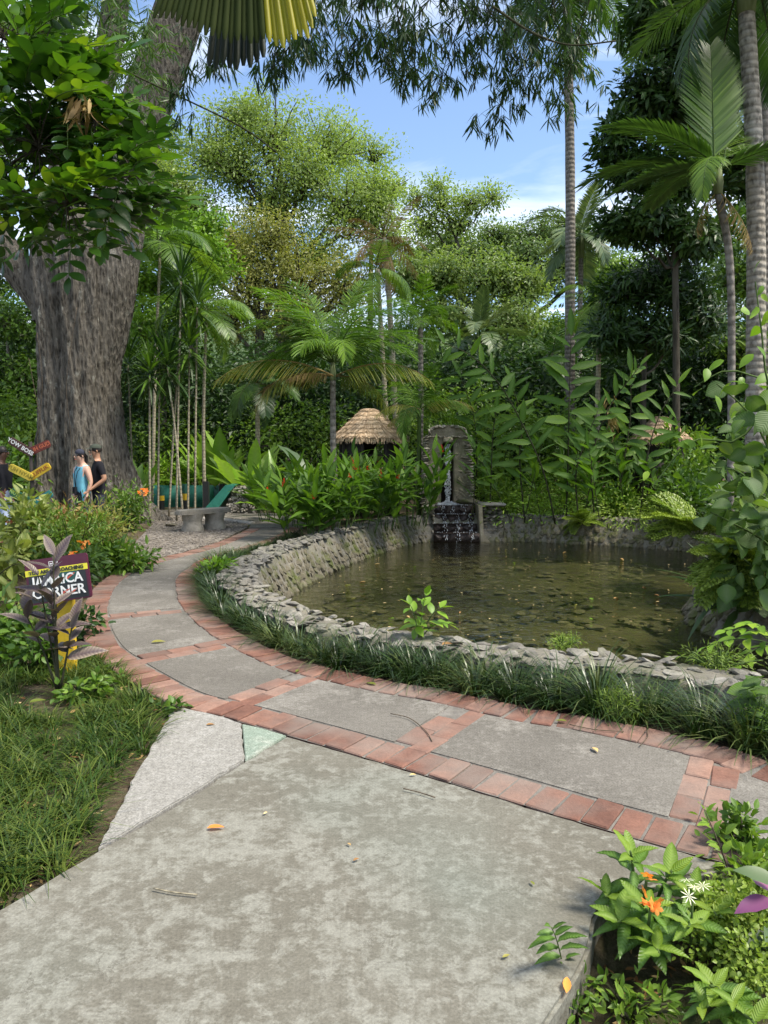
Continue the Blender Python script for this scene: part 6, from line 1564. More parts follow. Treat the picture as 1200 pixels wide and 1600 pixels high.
for q in range(5): put('bloom', WHT[0], t, (rng.normal() * .02, rng.normal() * .015, q * .008), (rng.normal() * .5 + .4, rng.normal() * .4, q), .055)
g = Geo(); g.tube([(0, 0, 0), (.01, .03, -.2)], .004, 4); g.build('stem', 'stem_green', t)
VIO = leaf_meshes('leaf_violet', [dict(w=.45, seg=7, droop=.2, fold=.12)]); SLV = leaf_meshes('leaf_blue', [dict(w=.5, seg=7, droop=.2, fold=.12)])
rng = RNG(99); b = G(1215, 1480, -.15); t = thing('violet_leaf_plant', 'plant with violet and silver leaves cut by the right edge', 'plant', b)
g = Geo(); g.tube(curve3((0, 0, 0), P(1205, 1400, 2.3) - b, .02, 8), .007, 5); g.build('stem', 'stem_dark', t)
for i, (px, py, d) in enumerate([(1205, 1405, (-1, -.2, -.1)), (1215, 1380, (-.9, .3, .3)), (1210, 1465, (-1, -.3, .05)), (1220, 1450, (-.7, -.7, .3)), (1215, 1410, (.5, -.6, .2)), (1205, 1395, (-.2, .9, .3))]):
    aim(put('leaf', (VIO if i in (0, 4, 5) else SLV)[0], t), P(px, py, 2.25) - b, d, (0, -.3, 1), .13)
bush('bed_herb', 'leafy green herbs behind the lacy clumps at right', G(1165, 1450, -.15) + arr(.05, .1, 0), (.24, .2, .28), 'leaf_mid', 97, 420, .055, leaf_t(.55, 4), stems=9)
bush('bed_herb', 'sparse green weeds at the bottom of the flower bed', G(985, 1590, -.15), (.16, .12, .10), 'leaf_mid', 98, 200, .040, leaf_t(.4, 4), stems=8)
bush('bed_herb', 'small weeds on the bare soil of the bed', G(900, 1590, -.15), (.1, .1, .10), 'leaf_mid', 99, 110, .035, leaf_t(.4, 4), stems=6)
bush('bed_herb', 'herbs along the brick edge at the right border', G(1170, 1370, -.08) + arr(.02, .05, 0), (.2, .1, .2), 'leaf_mid', 100, 260, .05, leaf_t(.55, 4), stems=7)
t = thing('pinnate_seedling', 'thin seedling with pinnate leaves leaning over the slab edge', 'plant', G(885, 1545, -.15)); rng = RNG(44)
stalk_plant(t, arr(0, 0, 0), P(862, 1450, 2.1) - G(885, 1545, -.15), .03, CRO, 9, .075, rng, .003, .3, 'stem_green', plane=(1, .2, 0))
t = thing('bare_stem', 'tall bare reddish stem with few leaves above the bricks', 'plant', G(1150, 1400, -.1)); rng = RNG(45)
stalk_plant(t, arr(0, 0, 0), P(1100, 1265, 2.6) - G(1150, 1400, -.1), .02, VLT, 6, .06, rng, .004, .25, 'twig')
bush('asparagus_fern', 'feathery bright green tuft among the mondo grass', (1.40, 4.28, -.03), (.16, .14, .22), 'leaf_lace', 103, 900, .04, leaf_t(.08, 3), stems=18, cat='plant', stem='stem_green')
bush('asparagus_fern', 'feathery green tuft at the right end of the mondo border', (2.10, 3.95, -.03), (.2, .16, .26), 'leaf_bright', 104, 900, .04, leaf_t(.1, 3), stems=18, cat='plant', stem='stem_green')
bush('wall_moss_tuft', 'mossy green tuft on the near pond wall', G(880, 1012, .1), (.2, .12, .10), 'leaf_lace', 105, 700, .035, leaf_t(.12, 3), stems=14, cat='plant', stem='stem_green')
bush('wall_moss_tuft', 'weedy green tuft on the pond wall at the right', G(1120, 1050, .1), (.3, .14, .16), 'leaf_lace', 106, 900, .04, leaf_t(.12, 3), stems=18, cat='plant', stem='stem_green')
bush('lime_plant', 'lime green leafy plant at the tip of the mondo border', G(330, 905, 0) + arr(.05, .1, 0), (.22, .3, .2), 'leaf_bright', 107, 360, .08, leaf_t(.45, 4), stems=8)

# ------------------------------------------------------------------ fallen leaves and twigs
FL = leaf_meshes('leaf_yellow', [dict(w=.38, seg=5, droop=.08, fold=.25)], 'blade'); FLO = leaf_meshes('petal_orange', [dict(w=.36, seg=5, droop=.05, fold=.3)], 'blade'); FLB = leaf_meshes('litter', [dict(w=.4, seg=5, droop=.1, fold=.35)], 'blade')
for k, (px, py, me, L, a, lab) in enumerate([(323, 1294, FLO, .075, .1, 'orange fallen leaf on the mottled slab'), (236, 1004, FL, .12, .35, 'long yellow fallen leaf on the path panel'), (462, 1050, FL, .06, 1.2, 'small yellow leaf on the inner brick row'), (588, 1070, FL, .09, 2.6, 'yellow leaf on the bricks near the mondo grass'),
        (934, 1175, FLB, .07, 1.8, 'curled brown leaf on the grey path panel'), (886, 1127, FL, .07, 2.9, 'yellowed leaf beside a twig on the inner bricks'), (45, 1098, FL, .10, .6, 'yellow fallen leaf lying in the lawn'), (322, 1133, FLB, .05, .3, 'tiny brown leaf on the pale slab'), (885, 1552, FLO, .07, 1.3, 'rusty dead leaf on the edge of the flower bed'),
        (785, 1496, FL, .03, .5, 'speck of yellow petal on the slab near the bed'), (835, 1383, FL, .03, 1.9, 'second yellow petal on the slab'), (552, 1345, FLB, .03, .7, 'dark crumb of leaf in the middle of the slab'), (548, 1321, FLB, .025, 2.2, 'dark crumb of leaf just above the middle one'), (640, 1211, FLB, .035, .2, 'dark leaf bit beside the outer brick row'), (412, 1272, FLB, .025, 1.0, 'dark leaf bit right of the orange leaf'), (690, 1008, FLB, .10, .5, 'reddish dead leaf on the pond wall')]):
    z = .012 if py > 1005 and py < 1130 and px < 1000 else .010
    if lab.endswith('pond wall'): z = .17
    if 'lawn' in lab: z = .07
    p = G(px, py, z); t = put('fallen_leaf', me[0], None); aim(t, p, (math.cos(a), math.sin(a), .05), (.15, -.1, 1), L); tag(t, lab, 'fallen leaf', 'fallen leaves')
for k, (pts, lab) in enumerate([([(610, 1115), (640, 1122), (665, 1142), (675, 1158)], 'dark bent twig on the path panel'), ([(630, 1232), (655, 1238), (680, 1246)], 'short thin twig on the slab near the bricks'), ([(240, 1388), (270, 1394), (308, 1398)], 'pale straw stalk on the left of the slab'), ([(890, 1132), (930, 1140), (975, 1143)], 'thin reddish stalk along the inner bricks'), ([(1000, 1165), (1012, 1150), (1010, 1140)], 'short curved twig beside the mondo grass')]):
    g = Geo(); g.tube(spline([G(x, y, .013) for x, y in pts], 12), .0028, 5); tag(g.build('twig', 'cane' if 'straw' in lab else 'twig'), lab, 'twig')
# leaves floating on the pond
rng = RNG(111); k = 0
while k < 24:
    px = rng.uniform(500, 1110); py = rng.uniform(858, 995); p = G(px, py, WATER_Z + .004)
    if inpoly([p[0]], [p[1]], PSH)[0]:
        a = rng.uniform(0, 6.3); o = put('floating_leaf', [FLB, FLB, VLT, FL][k % 4][0], None); aim(o, p, (math.cos(a), math.sin(a), 0), (0, 0, 1), rng.uniform(.05, .13)); tag(o, 'small fallen leaf floating on the pond', 'fallen leaf', 'leaves floating on the pond'); k += 1

# pale flecks drifting on the pond
rng = RNG(121); g = Geo(); q = []
while len(q) < 220:
    x = rng.uniform(-1.4, 6.2); y = rng.uniform(5.4, 16.2)
    if inpoly([x], [y], PSH)[0]: q.append((x, y, WATER_Z + .003))
n = len(q); g.scatter(leaf_t(.4, 3, .05, .05), np.array(q), np.c_[unit(rng, n)[:, :2], np.zeros(n)], np.tile(arr(0, 0, 1.), (n, 1)), rng.uniform(.02, .06, n), rng.random(n) * .6 + .4)
tag(g.build('floating_flecks', 'litter', smooth=False), kind='stuff')
# ------------------------------------------------------------------ fountain
def solid_xz(name, poly, y0, y1, mat, parent, bev=0.02, loc=(0, 0, 0)):
    """outline in x-z, extruded from y0 (front) to y1"""
    o = prism(name, [(p[0], p[1]) for p in poly], -y1, -y0, mat, parent, bev)
    me = o.data
    co = np.zeros(len(me.vertices) * 3); me.vertices.foreach_get('co', co); co = co.reshape(-1, 3)
    co = np.stack([co[:, 0], -co[:, 2], co[:, 1]], 1)
    me.vertices.foreach_set('co', co.ravel()); me.update()
    o.location = loc
    return o
ft = thing('fountain', 'old stone arch fountain with water falling from a dark niche over steps', 'fountain', (1.5, 17.4, 0))
Z0 = 0.34
arch = [(-.56, 0), (-.15, 0), (-.14, 1.40), (-.09, 1.47), (.09, 1.47), (.14, 1.40), (.15, 0), (.60, 0), (.56, .6), (.52, 1.62), (.42, 1.66), (.38, 1.78), (.22, 1.84), (-.02, 1.87), (-.24, 1.84), (-.40, 1.78), (-.43, 1.66), (-.52, 1.62), (-.54, .6)]
solid_xz('arch_body', [(x, z + Z0 - .3 if z == 0 else z + Z0) for x, z in arch], 0, .6, 'stone_fountain', ft)
g = Geo(); g.box((0, .42, Z0 + .7), (.36, .3, 1.5)); g.build('niche_back', 'stone_wet', ft)
SL = stone_meshes(7, 'stone_slate', 0.9, 71, sub=2)
SF = stone_meshes(6, 'stone_fountain', 0.6, 83)
rng = RNG(12)
for sd_ in (-1, 1):
    z = Z0 + .02
    while z < Z0 + 1.56:
        h = rng.uniform(.045, .075); w = rng.uniform(.12, .24)
        xe = (.57 - .045 * (z - Z0)) * sd_
        put('stone', SL[int(rng.integers(7))], ft, (xe - sd_ * (w * .3 - .05), -.01 + rng.uniform(-.03, .03), z + h / 2), (rng.normal() * .05, rng.normal() * .06, rng.normal() * .1), (w * 1.25, .30, h * 1.25)); z += h
for i in range(16):
    a = math.pi * (i + .5) / 16
    put('stone', SL[i % 7], ft, (math.copysign(abs(math.cos(a)) ** .6, math.cos(a)) * .42, -.02, Z0 + 1.64 + math.sin(a) ** .6 * .20), (rng.normal() * .1, -a + math.pi / 2, rng.normal() * .1), (.13, .3, .10))
for i in range(16):
    put('stone', SL[i % 7], ft, (-.5 + i * .068, -.05, Z0 + 1.60 + rng.normal() * .008), (0, 0, rng.normal() * .1), (.10, .26, .05))
for i in range(46):
    x = rng.choice([-1, 1]) * rng.uniform(.19, .50); z = Z0 + rng.uniform(0, 1.5) ** 1.0
    put('stone', SF[i % 6], ft, (x, 0.01, z), (1.57 + rng.normal() * .1, rng.uniform(0, 6), 0), (rng.uniform(.1, .24), rng.uniform(.1, .2), rng.uniform(.06, .14)))
put('keystone', SF[0], ft, (0, -.08, Z0 + 1.53), (0, 0, 0), (.30, .34, .32))
put('mossy_boulder', MS[1], ft, (.52, -.22, Z0 + .08), (0, 0, .3), (.75, .5, .42))
put('mossy_boulder', MS[2], ft, (-.42, -.15, Z0 + .06), (0, 0, .9), (.45, .45, .4))
WB = stone_meshes(5, 'stone_wet', 1.0, 91, rough=.12)
for k in range(4):
    zt = -.42 + .19 * (k + 1); yf = -1.05 + .2 * k; xc = .13 - .015 * k; w = 1.02 - .05 * k
    g = Geo(); g.box((xc, yf + .45, zt - .11), (w, .86, .20)); g.build('step', 'stone_wet', ft)
    nb = 6
    for i in range(nb):
        put('brick', WB[int(rng.integers(5))], ft, (xc - w / 2 + (i + .5) * w / nb, yf + .03, zt - .09), (rng.normal() * .06, rng.normal() * .06, rng.normal() * .06), (w / nb * 1.25, .16, .21))
    put('tread', WB[k], ft, (xc, yf + .08, zt), (0, 0, 0), (w * 1.25, .34, .04))
wf = Geo(); rng = RNG(5)
dp = (np.array([(1, 0, 0), (-.5, .87, 0), (-.5, -.87, 0), (0, 0, 3), (0, 0, -3)], float), [], [(0, 1, 3), (1, 2, 3), (2, 0, 3), (1, 0, 4), (2, 1, 4), (0, 2, 4)], np.zeros(5))
n_ = 620
z = rng.uniform(0, 1.42, n_); ph = rng.integers(0, 5, n_)
wf.scatter(dp, np.c_[.0 + (ph - 2) * .022 + np.sin(z * 9 + ph) * .014 + rng.normal(size=n_) * .012, -.02 - (1.42 - z) * .05 + rng.normal(size=n_) * .02, Z0 + z], np.tile(arr(0, 1., 0), (n_, 1)), np.tile(arr(0, 0, 1.), (n_, 1)) + rng.normal(size=(n_, 3)) * .2, rng.uniform(.005, .012, n_), rng.random(n_))
n_ = 420
a = rng.uniform(0, 6.3, n_); rr = rng.random(n_) ** .7
wf.scatter(dp, np.c_[np.cos(a) * rr * .30, -.14 + np.sin(a) * rr * .14, Z0 + .01 + .10 * (1 - rr) * rng.random(n_)], unit(rng, n_), unit(rng, n_), rng.uniform(.004, .012, n_), rng.random(n_))
for k in range(4):
    zt = -.42 + .19 * (k + 1); yf = -1.07 + .2 * k
    for xs_ in ((-.12, .17, .46) if k < 3 else (-.15, .1, .35)):
        n_ = 14; q = rng.random(n_)
        wf.scatter(dp, np.c_[xs_ + rng.normal(size=n_) * .03, yf - .025 + rng.normal(size=n_) * .01, zt - .19 * q], np.tile(arr(0, 1., 0), (n_, 1)), np.tile(arr(0, 0, 1.), (n_, 1)), rng.uniform(.004, .010, n_), rng.random(n_))
    n_ = 50
    wf.scatter(dp, np.c_[rng.uniform(-.36, .6, n_), yf + rng.uniform(-.02, .12, n_), np.full(n_, zt + .022)], unit(rng, n_) * arr(1, 1, .1), np.tile(arr(0, 1., 0), (n_, 1)), rng.uniform(.003, .009, n_), rng.random(n_))
wf.build('falling_water', 'water_white', ft)['kind'] = 'stuff'
# cheek walls of the steps
for x0, x1, nm in ((-.62, -.38, 'left'), (.72, 1.18, 'right')):
    z = -.5
    while z < .36:
        h = rng.uniform(.06, .10); x = x0
        while x < x1 - .03:
            w = min(rng.uniform(.1, .2), x1 - x + .04)
            put('stone', SL[int(rng.integers(7))], ft, (x + w / 2, -.62 + rng.uniform(-.03, .03), z + h / 2), (rng.normal() * .04, rng.normal() * .05, rng.normal() * .08), (w * 1.3, .7, h * 1.35)); x += w
        z += h
solid_xz('cheek_slope', [(.66, -.48), (.92, -.48), (.74, -.25), (.70, .38), (.60, .40)], -1.0, -.5, 'stone_fountain', ft, .015)
g = Geo(); g.box((.96, -.6, .40), (.56, .62, .045)); g.build('cheek_cap', 'bench_stone', ft)

# ------------------------------------------------------------------ thatched huts
def hut(name, label, cx, cy, rx, ze, za, seed, body=True, rz=.35, ns=5200, cat='hut'):
    rng = RNG(seed); t = thing(name, label, cat, (cx, cy, 0), rz)
    g = Geo(); N = 8
    a = np.arange(N) * 2 * math.pi / N + .39
    base = np.c_[np.cos(a) * rx, np.sin(a) * rx, np.full(N, ze + .03)]; mid = np.c_[np.cos(a) * rx * .15, np.sin(a) * rx * .15, np.full(N, za - .03)]
    g.add(np.concatenate([base, mid]), [(i, (i + 1) % N, N + (i + 1) % N, N + i) for i in range(N)], [(N, N + i, N + i + 1) for i in range(1, N - 1)] , .2)
    tiers = 7
    for k in range(tiers):
        n = ns // tiers
        f1 = (k + 1.15) / tiers; f0 = f1 - 1.7 / tiers
        th = rng.uniform(0, 2 * math.pi, n)
        seg = (th - .39) % (math.pi / 4); oct_ = math.cos(math.pi / 8) / np.cos(seg - math.pi / 8)
        f0r = np.clip(f0 + rng.normal(size=n) * .02, .02, 1)
        r0 = rx * (.13 + .87 * f0r) * oct_; z0 = za + (ze - za) * f0r + .035
        rf = f1 + rng.normal(size=n) * .022; r1 = rx * (.13 + .87 * rf) * oct_; z1 = za + (ze - za) * rf + .10 - .03 * rng.random(n)
        A = np.c_[np.cos(th) * r0, np.sin(th) * r0, z0]; th2 = th + rng.normal(size=n) * .05; B_ = np.c_[np.cos(th2) * r1, np.sin(th2) * r1, z1]
        w = np.c_[-np.sin(th), np.cos(th), np.zeros(n)] * rng.uniform(.008, .02, n)[:, None]
        V = np.stack([A - w, A + w, B_ + w * .6, B_ - w * .6], 1).reshape(-1, 3)
        g.add(V, np.arange(n * 4).reshape(-1, 4), None, np.repeat(np.clip(rng.random(n) * .8 + .1, 0, 1), 4))
    # ragged fringe below the eave
    n = ns // 7; th = rng.uniform(0, 2 * math.pi, n); seg = (th - .39) % (math.pi / 4); oct_ = math.cos(math.pi / 8) / np.cos(seg - math.pi / 8)
    A = np.c_[np.cos(th) * rx * .98 * oct_, np.sin(th) * rx * .98 * oct_, np.full(n, ze + .05)]; B_ = A + np.c_[np.cos(th) * .05, np.sin(th) * .05, -rng.uniform(.06, .16, n)]
    w = np.c_[-np.sin(th), np.cos(th), np.zeros(n)] * .009
    g.add(np.stack([A - w, A + w, B_ + w * .3, B_ - w * .3], 1).reshape(-1, 3), np.arange(n * 4).reshape(-1, 4), None, np.repeat(rng.random(n), 4))
    g.build('thatch_roof', 'thatch', t, smooth=False)
    rp = rx * .74
    for i in range(N):
        q = Geo(); q.tube([(math.cos(a[i]) * rp, math.sin(a[i]) * rp, -.05), (math.cos(a[i]) * rp, math.sin(a[i]) * rp, ze + .12)], .035, 7); q.build('post', 'timber_dark', t)
        b = (i + 1) % N
        for zr in (.45, .95, 1.5):
            q = Geo(); q.tube([(math.cos(a[i]) * rp, math.sin(a[i]) * rp, zr), (math.cos(a[b]) * rp, math.sin(a[b]) * rp, zr)], .022, 5); q.build('rail', 'timber_dark', t)
    if body:
        q = Geo()
        am = a + math.pi / N
        for i in range(N):
            if i in (0, 5): continue
            p = arr(math.cos(am[i]) * rp * .86, math.sin(am[i]) * rp * .86, ze * .5); c, s_ = math.cos(am[i]), math.sin(am[i])
            q.box(p, (.05, rp * .74, ze * .96), [[c, -s_, 0], [s_, c, 0], [0, 0, 1]])
        q.build('wall', 'timber_dark', t)
    return t
_h = P(577, 688, 18.5)
hut('thatched_hut', 'small octagonal hut with a straw thatched roof beside the tall trunked palm', _h[0], 18.5, 1.0, _h[2], P(560, 640, 18.5)[2], 3, rz=.2)
_h = P(1048, 690, 17.9)
hut('thatched_shelter', 'straw roofed shelter half hidden by leaves across the pond on the right', _h[0], 18.6, .78, _h[2], P(1040, 652, 18.6)[2], 9)
_p = P(768, 676, 25)
sh = thing('tin_shed', 'grey sheet roofed shed far behind the fountain', 'shed', (_p[0], 25, 0))
g = Geo(); V = []; nx = 40
xs = np.linspace(-1.1, 1.1, nx); zz_ = np.sin(np.arange(nx) * 1.6) * .02
g.add(np.concatenate([np.c_[xs, np.full(nx, -.7), zz_ + _p[2] - .18], np.c_[xs, np.full(nx, .7), zz_ + _p[2] + .15]]), [(i, i + 1, nx + i + 1, nx + i) for i in range(nx - 1)])
g.build('roof', 'roof_sheet', sh)
g = Geo(); g.box((0, .1, _p[2] / 2 - .15), (1.9, 1.0, _p[2] - .3)); g.build('wall', 'timber_dark', sh)

# ------------------------------------------------------------------ bench, low walls, posts
bn = thing('stone_bench', 'weathered concrete bench on two stout pedestals on the gravel', 'bench', (-3.72, 15.1, 0), R(48))
out = [(.62 * math.copysign(abs(math.cos(a)) ** .5, math.cos(a)), .22 * math.copysign(abs(math.sin(a)) ** .6, math.sin(a))) for a in np.linspace(0, 2 * math.pi, 28, endpoint=False)]
prism('seat', out, .33, .42, 'bench_stone', bn, .025)
for x in (-.26, .27):
    bm = bmesh.new()
    g = Geo(); zs = [-.03, .04, .10, .2, .28, .34]; rs = [.25, .255, .22, .21, .24, .25]
    V = []; k = 16
    for z, r_ in zip(zs, rs):
        a = np.linspace(0, 2 * math.pi, k, endpoint=False); V.append(np.c_[x + np.cos(a) * r_ * .85, np.sin(a) * r_, np.full(k, z)])
    i = np.arange(k); Q = [np.stack([r_ * k + i, r_ * k + (i + 1) % k, (r_ + 1) * k + (i + 1) % k, (r_ + 1) * k + i], 1) for r_ in range(len(zs) - 1)]
    g.add(np.concatenate(V), np.concatenate(Q)); g.build('pedestal', 'bench_stone', bn)

gw = thing('green_wall', 'low teal painted garden wall behind the bench', 'wall', (-5.5, 21.6, 0))
xs = [(-1.25, -.35), (-.33, .5), (.52, 1.2)]
for (x0, x1), m_ in zip(xs, ('paint_teal', 'paint_teal', 'paint_teal_dark')):
    g = Geo(); g.box(((x0 + x1) / 2, 0, .28), (x1 - x0, .14, .64)); g.build('panel', m_, gw)
for i, (px, Y, h, w) in enumerate([(290, 20.2, .70, .19)]):
    p = P(px, 770, Y)
    t = thing('painted_post', 'thick black post with a yellow band and teal top beside the green wall', 'post', (p[0], Y, 0))
    for z0, z1, m_ in ((-.05, .26, 'paint_black'), (.262, .44, 'paint_yellow'), (.442, h, 'paint_teal_dark')):
        g = Geo(); g.tube([(0, 0, z0), (0, 0, z1)], w / 2, 12); g.build('band', m_, t, smooth=False)
p = P(252, 770, 20.6)
t = thing('painted_post', 'short teal post with a worn yellow band near the big tree trunk', 'post', (p[0], 20.6, 0))
for z0, z1, m_ in ((-.05, .22, 'paint_black'), (.222, .36, 'paint_yellow'), (.362, .60, 'paint_teal_dark')):
    g = Geo(); g.tube([(0, 0, z0), (0, 0, z1)], .085, 12); g.build('band', m_, t, smooth=False)
for px, Y, top, lab in ((322, 19.0, 752, 'tall square black post behind the stone bench'), (347, 20.8, 756, 'black post at the right end of the teal wall')):
    p = P(px, top, Y)
    bm_ = prism('black_post', [(-.07, -.07), (.07, -.07), (.07, .07), (-.07, .07)], -.05, p[2], 'paint_black', None, .012); bm_.location = (p[0], Y, 0); tag(bm_, lab, 'post')
rp_ = thing('stone_ramp', 'tapered rubble stone buttress with a sloping teal coping', 'buttress', (-3.75, 18.9, 0))
solid_xz('rubble_body', [(-.42, -.05), (.50, -.05), (.18, .70), (-.10, .70)], 0, .9, 'mortar_dark', rp_, .01)
RB = stone_meshes(6, 'rubble', .8, 61)
rng = RNG(31)
for i in range(120):
    z = rng.uniform(0, .68); f = z / .7
    x = rng.uniform(-.40 + .30 * f, .47 - .3 * f)
    put('stone', RB[i % 6], rp_, (x, -.01, z), (1.57 + rng.normal() * .2, rng.uniform(0, 6), rng.normal() * .2), (rng.uniform(.05, .1), rng.uniform(.08, .16), rng.uniform(.05, .09)))
g = Geo(); V = arr([-.98, -.12, -.02], [-.62, -.12, -.02], [-.05, -.12, .74], [-.30, -.12, .74]); V2 = V + arr(0, .85, 0)
g.add(np.concatenate([V + arr(0, 0, 0), V2]), [(0, 1, 2, 3), (7, 6, 5, 4), (1, 0, 4, 5), (2, 1, 5, 6), (3, 2, 6, 7), (0, 3, 7, 4)]); g.build('coping', 'paint_teal', rp_, smooth=False)

# loose stones and an old step in the gravel edge
for i, (px, py, s_, lab) in enumerate([(228, 810, .42, 'pale flat stone lying at the foot of the big tree'), (268, 822, .26, 'small brown rock lying on the gravel left of the bench'), (288, 800, .22, 'dark half buried rock behind the bench')]):
    p = G(px, py); o = put('rock', [RS, MS, MS][i][i], None, (p[0], p[1], .03), (0, 0, i), (s_ * 1.3, s_, s_ * .7)); tag(o, lab, 'rock')

# ------------------------------------------------------------------ signs
def text(body, size, mat, parent, loc, rot=(math.pi / 2, 0, 0), name='lettering', off=0.0, align='CENTER', ext=.0015, xs=1.0):
    c = bpy.data.curves.new(name, 'FONT'); c.body = body; c.size = size; c.align_x = align; c.align_y = 'CENTER'; c.extrude = ext; c.offset = off; c.resolution_u = 3
    c.materials.append(MATS[mat])
    o = bpy.data.objects.new(name, c); COL.objects.link(o)
    dg = bpy.context.evaluated_depsgraph_get(); me = bpy.data.meshes.new_from_object(o.evaluated_get(dg)); bpy.data.objects.remove(o); me.name = name
    me.materials.clear(); me.materials.append(MATS[mat])
    return put(name, me, parent, loc, rot, (xs, 1, 1))
Ysp = 11.9
pp = P(47, 740, Ysp)
sp = thing('signpost', 'dark post with painted V shaped slogan boards in front of the big tree', 'signpost', (pp[0], Ysp, 0))
g = Geo(); g.tube([(0, .05, -.05), (0, .05, P(47, 690, Ysp)[2])], .03, 8); g.build('post', 'timber_dark', sp)
def board(a, b, h, mat, txt, tmat, tsz, yoff=0.0, rnd=True, toff=.002):
    A = P(a[0], a[1], Ysp) - arr(pp[0], Ysp, 0); B_ = P(b[0], b[1], Ysp) - arr(pp[0], Ysp, 0)
    L = np.linalg.norm(B_ - A); an = math.atan2(B_[2] - A[2], B_[0] - A[0])
    hh = h / 2
    poly = []
    for cx, cz, s0 in ((L / 2 - hh * .6, hh * .4, 0), (-L / 2 + hh * .6, hh * .4, 90), (-L / 2 + hh * .6, -hh * .4, 180), (L / 2 - hh * .6, -hh * .4, 270)):
        for q in (0, 30, 60, 90): poly.append((cx + hh * .6 * math.cos(R(s0 + q)), cz + hh * .6 * math.sin(R(s0 + q))))
    o = solid_xz('board', poly, -.012, .012, mat, sp, .004)
    c = (A + B_) / 2; o.location = (c[0], yoff, c[2]); o.rotation_euler = (0, -an, 0)
    text(txt, tsz, tmat, o, (0, -.014, 0), off=toff)
    return o
board((15, 687), (51, 709), .125, 'wood_brown', 'YOW BOSS', 'paint_white', .092, -.01)
board((44, 707), (77, 692), .125, 'wood_red', 'YUH GUD', 'text_orange', .085, .02)
board((15, 729), (51, 747), .125, 'wood_yellow', 'YUH NYAM', 'text_olive', .088, -.01)
board((45, 747), (77, 727), .125, 'wood_gold', 'NUFFLIK', 'text_redbrown', .088, .02)
board((17, 767), (55, 789), .13, 'wood_green', "NUTT'N NICE", 'text_lime', .075, -.01)
board((50, 789), (80, 770), .12, 'wood_teal', 'G', 'paint_white', .08, .02)

Ysn = 5.25
sp0 = P(90, 905, Ysn)
sg = thing('information_sign', 'maroon and yellow sign board on a yellow post behind the purple plant', 'sign', (sp0[0], Ysn, 0), R(-4))
bz = sp0[2]
bw, bh = .475, .325
poly = []
for cx, cz, s0 in ((bw / 2 - .02, bh / 2 - .02, 0), (-bw / 2 + .02, bh / 2 - .02, 90), (-bw / 2 + .02, -bh / 2 + .02, 180), (bw / 2 - .02, -bh / 2 + .02, 270)):
    for q in (0, 30, 60, 90): poly.append((cx + .02 * math.cos(R(s0 + q)), cz + .02 * math.sin(R(s0 + q))))
brd = solid_xz('board', poly, 0, .018, 'paint_maroon', sg, .003)
brd.location = (0, 0, bz); brd.rotation_euler = (R(-6), -R(8.5), 0)
def flat(name, poly, y, mat):
    g = Geo(); n = len(poly); V = np.array([(p[0], y, p[1]) for p in poly], float)
    g.add(V, None, [(0, i + 1, i) if False else (0, i, i + 1) for i in range(1, n - 1)]); return g.build(name, mat, brd, smooth=False)
flat('dark_field', [(-.22, -.15), (.222, -.15), (.215, .045), (-.215, .045)], -.002, 'paint_signdark')
flat('teal_splash', [(-.08, .01), (.02, -.04), (.12, -.02), (.16, .045), (-.02, .045)], -.0035, 'paint_signteal')
flat('yellow_band', [(-.236, .045), (.236, .045), (.236, .088), (-.236, .088)], -.003, 'paint_signyellow')
text('YOU ARE APPROACHING', .036, 'paint_signdark', brd, (0, -.006, .066), off=.0012)
text('JAMAICA', .098, 'paint_white', brd, (0, -.006, -.004), off=.0018, xs=.98)
text('CORNER', .098, 'paint_white', brd, (.0, -.006, -.09), off=.0018, xs=1.02)
for (x0, z0, x1, z1) in ((.075, -.012, .135, .035), (.03, -.11, .09, -.075), (.09, -.12, .14, -.08)):
    flat('coral_stroke', [(x0, z0), (x1, z1 - .008), (x1, z1), (x0, z0 + .016)], -.0075, 'paint_coral')
for (x0, x1, z0, z1) in ((-.05, -.045, .10, .135), (-.02, -.015, .10, .135), (-.05, -.015, .131, .135), (-.05, -.015, .10, .104), (-.04, -.025, .112, .122), (-.005, .02, .12, .127), (-.005, .012, .106, .113)):
    flat('emblem', [(x0, z0), (x1, z0), (x1, z1), (x0, z1)], -.006, 'paint_white')
g = Geo(); g.box((.03, .05, .25), (.115, .05, .62)); g.build('post', 'paint_yellow', sg, smooth=False)
g = Geo(); g.box((-.045, .06, .25), (.035, .05, .62)); g.build('back_rail', 'timber_dark', sg, smooth=False)
g = Geo(); g.box((.03, .05, .60), (.118, .046, .14)); g.build('post_cap', 'timber_dark', sg, smooth=False)

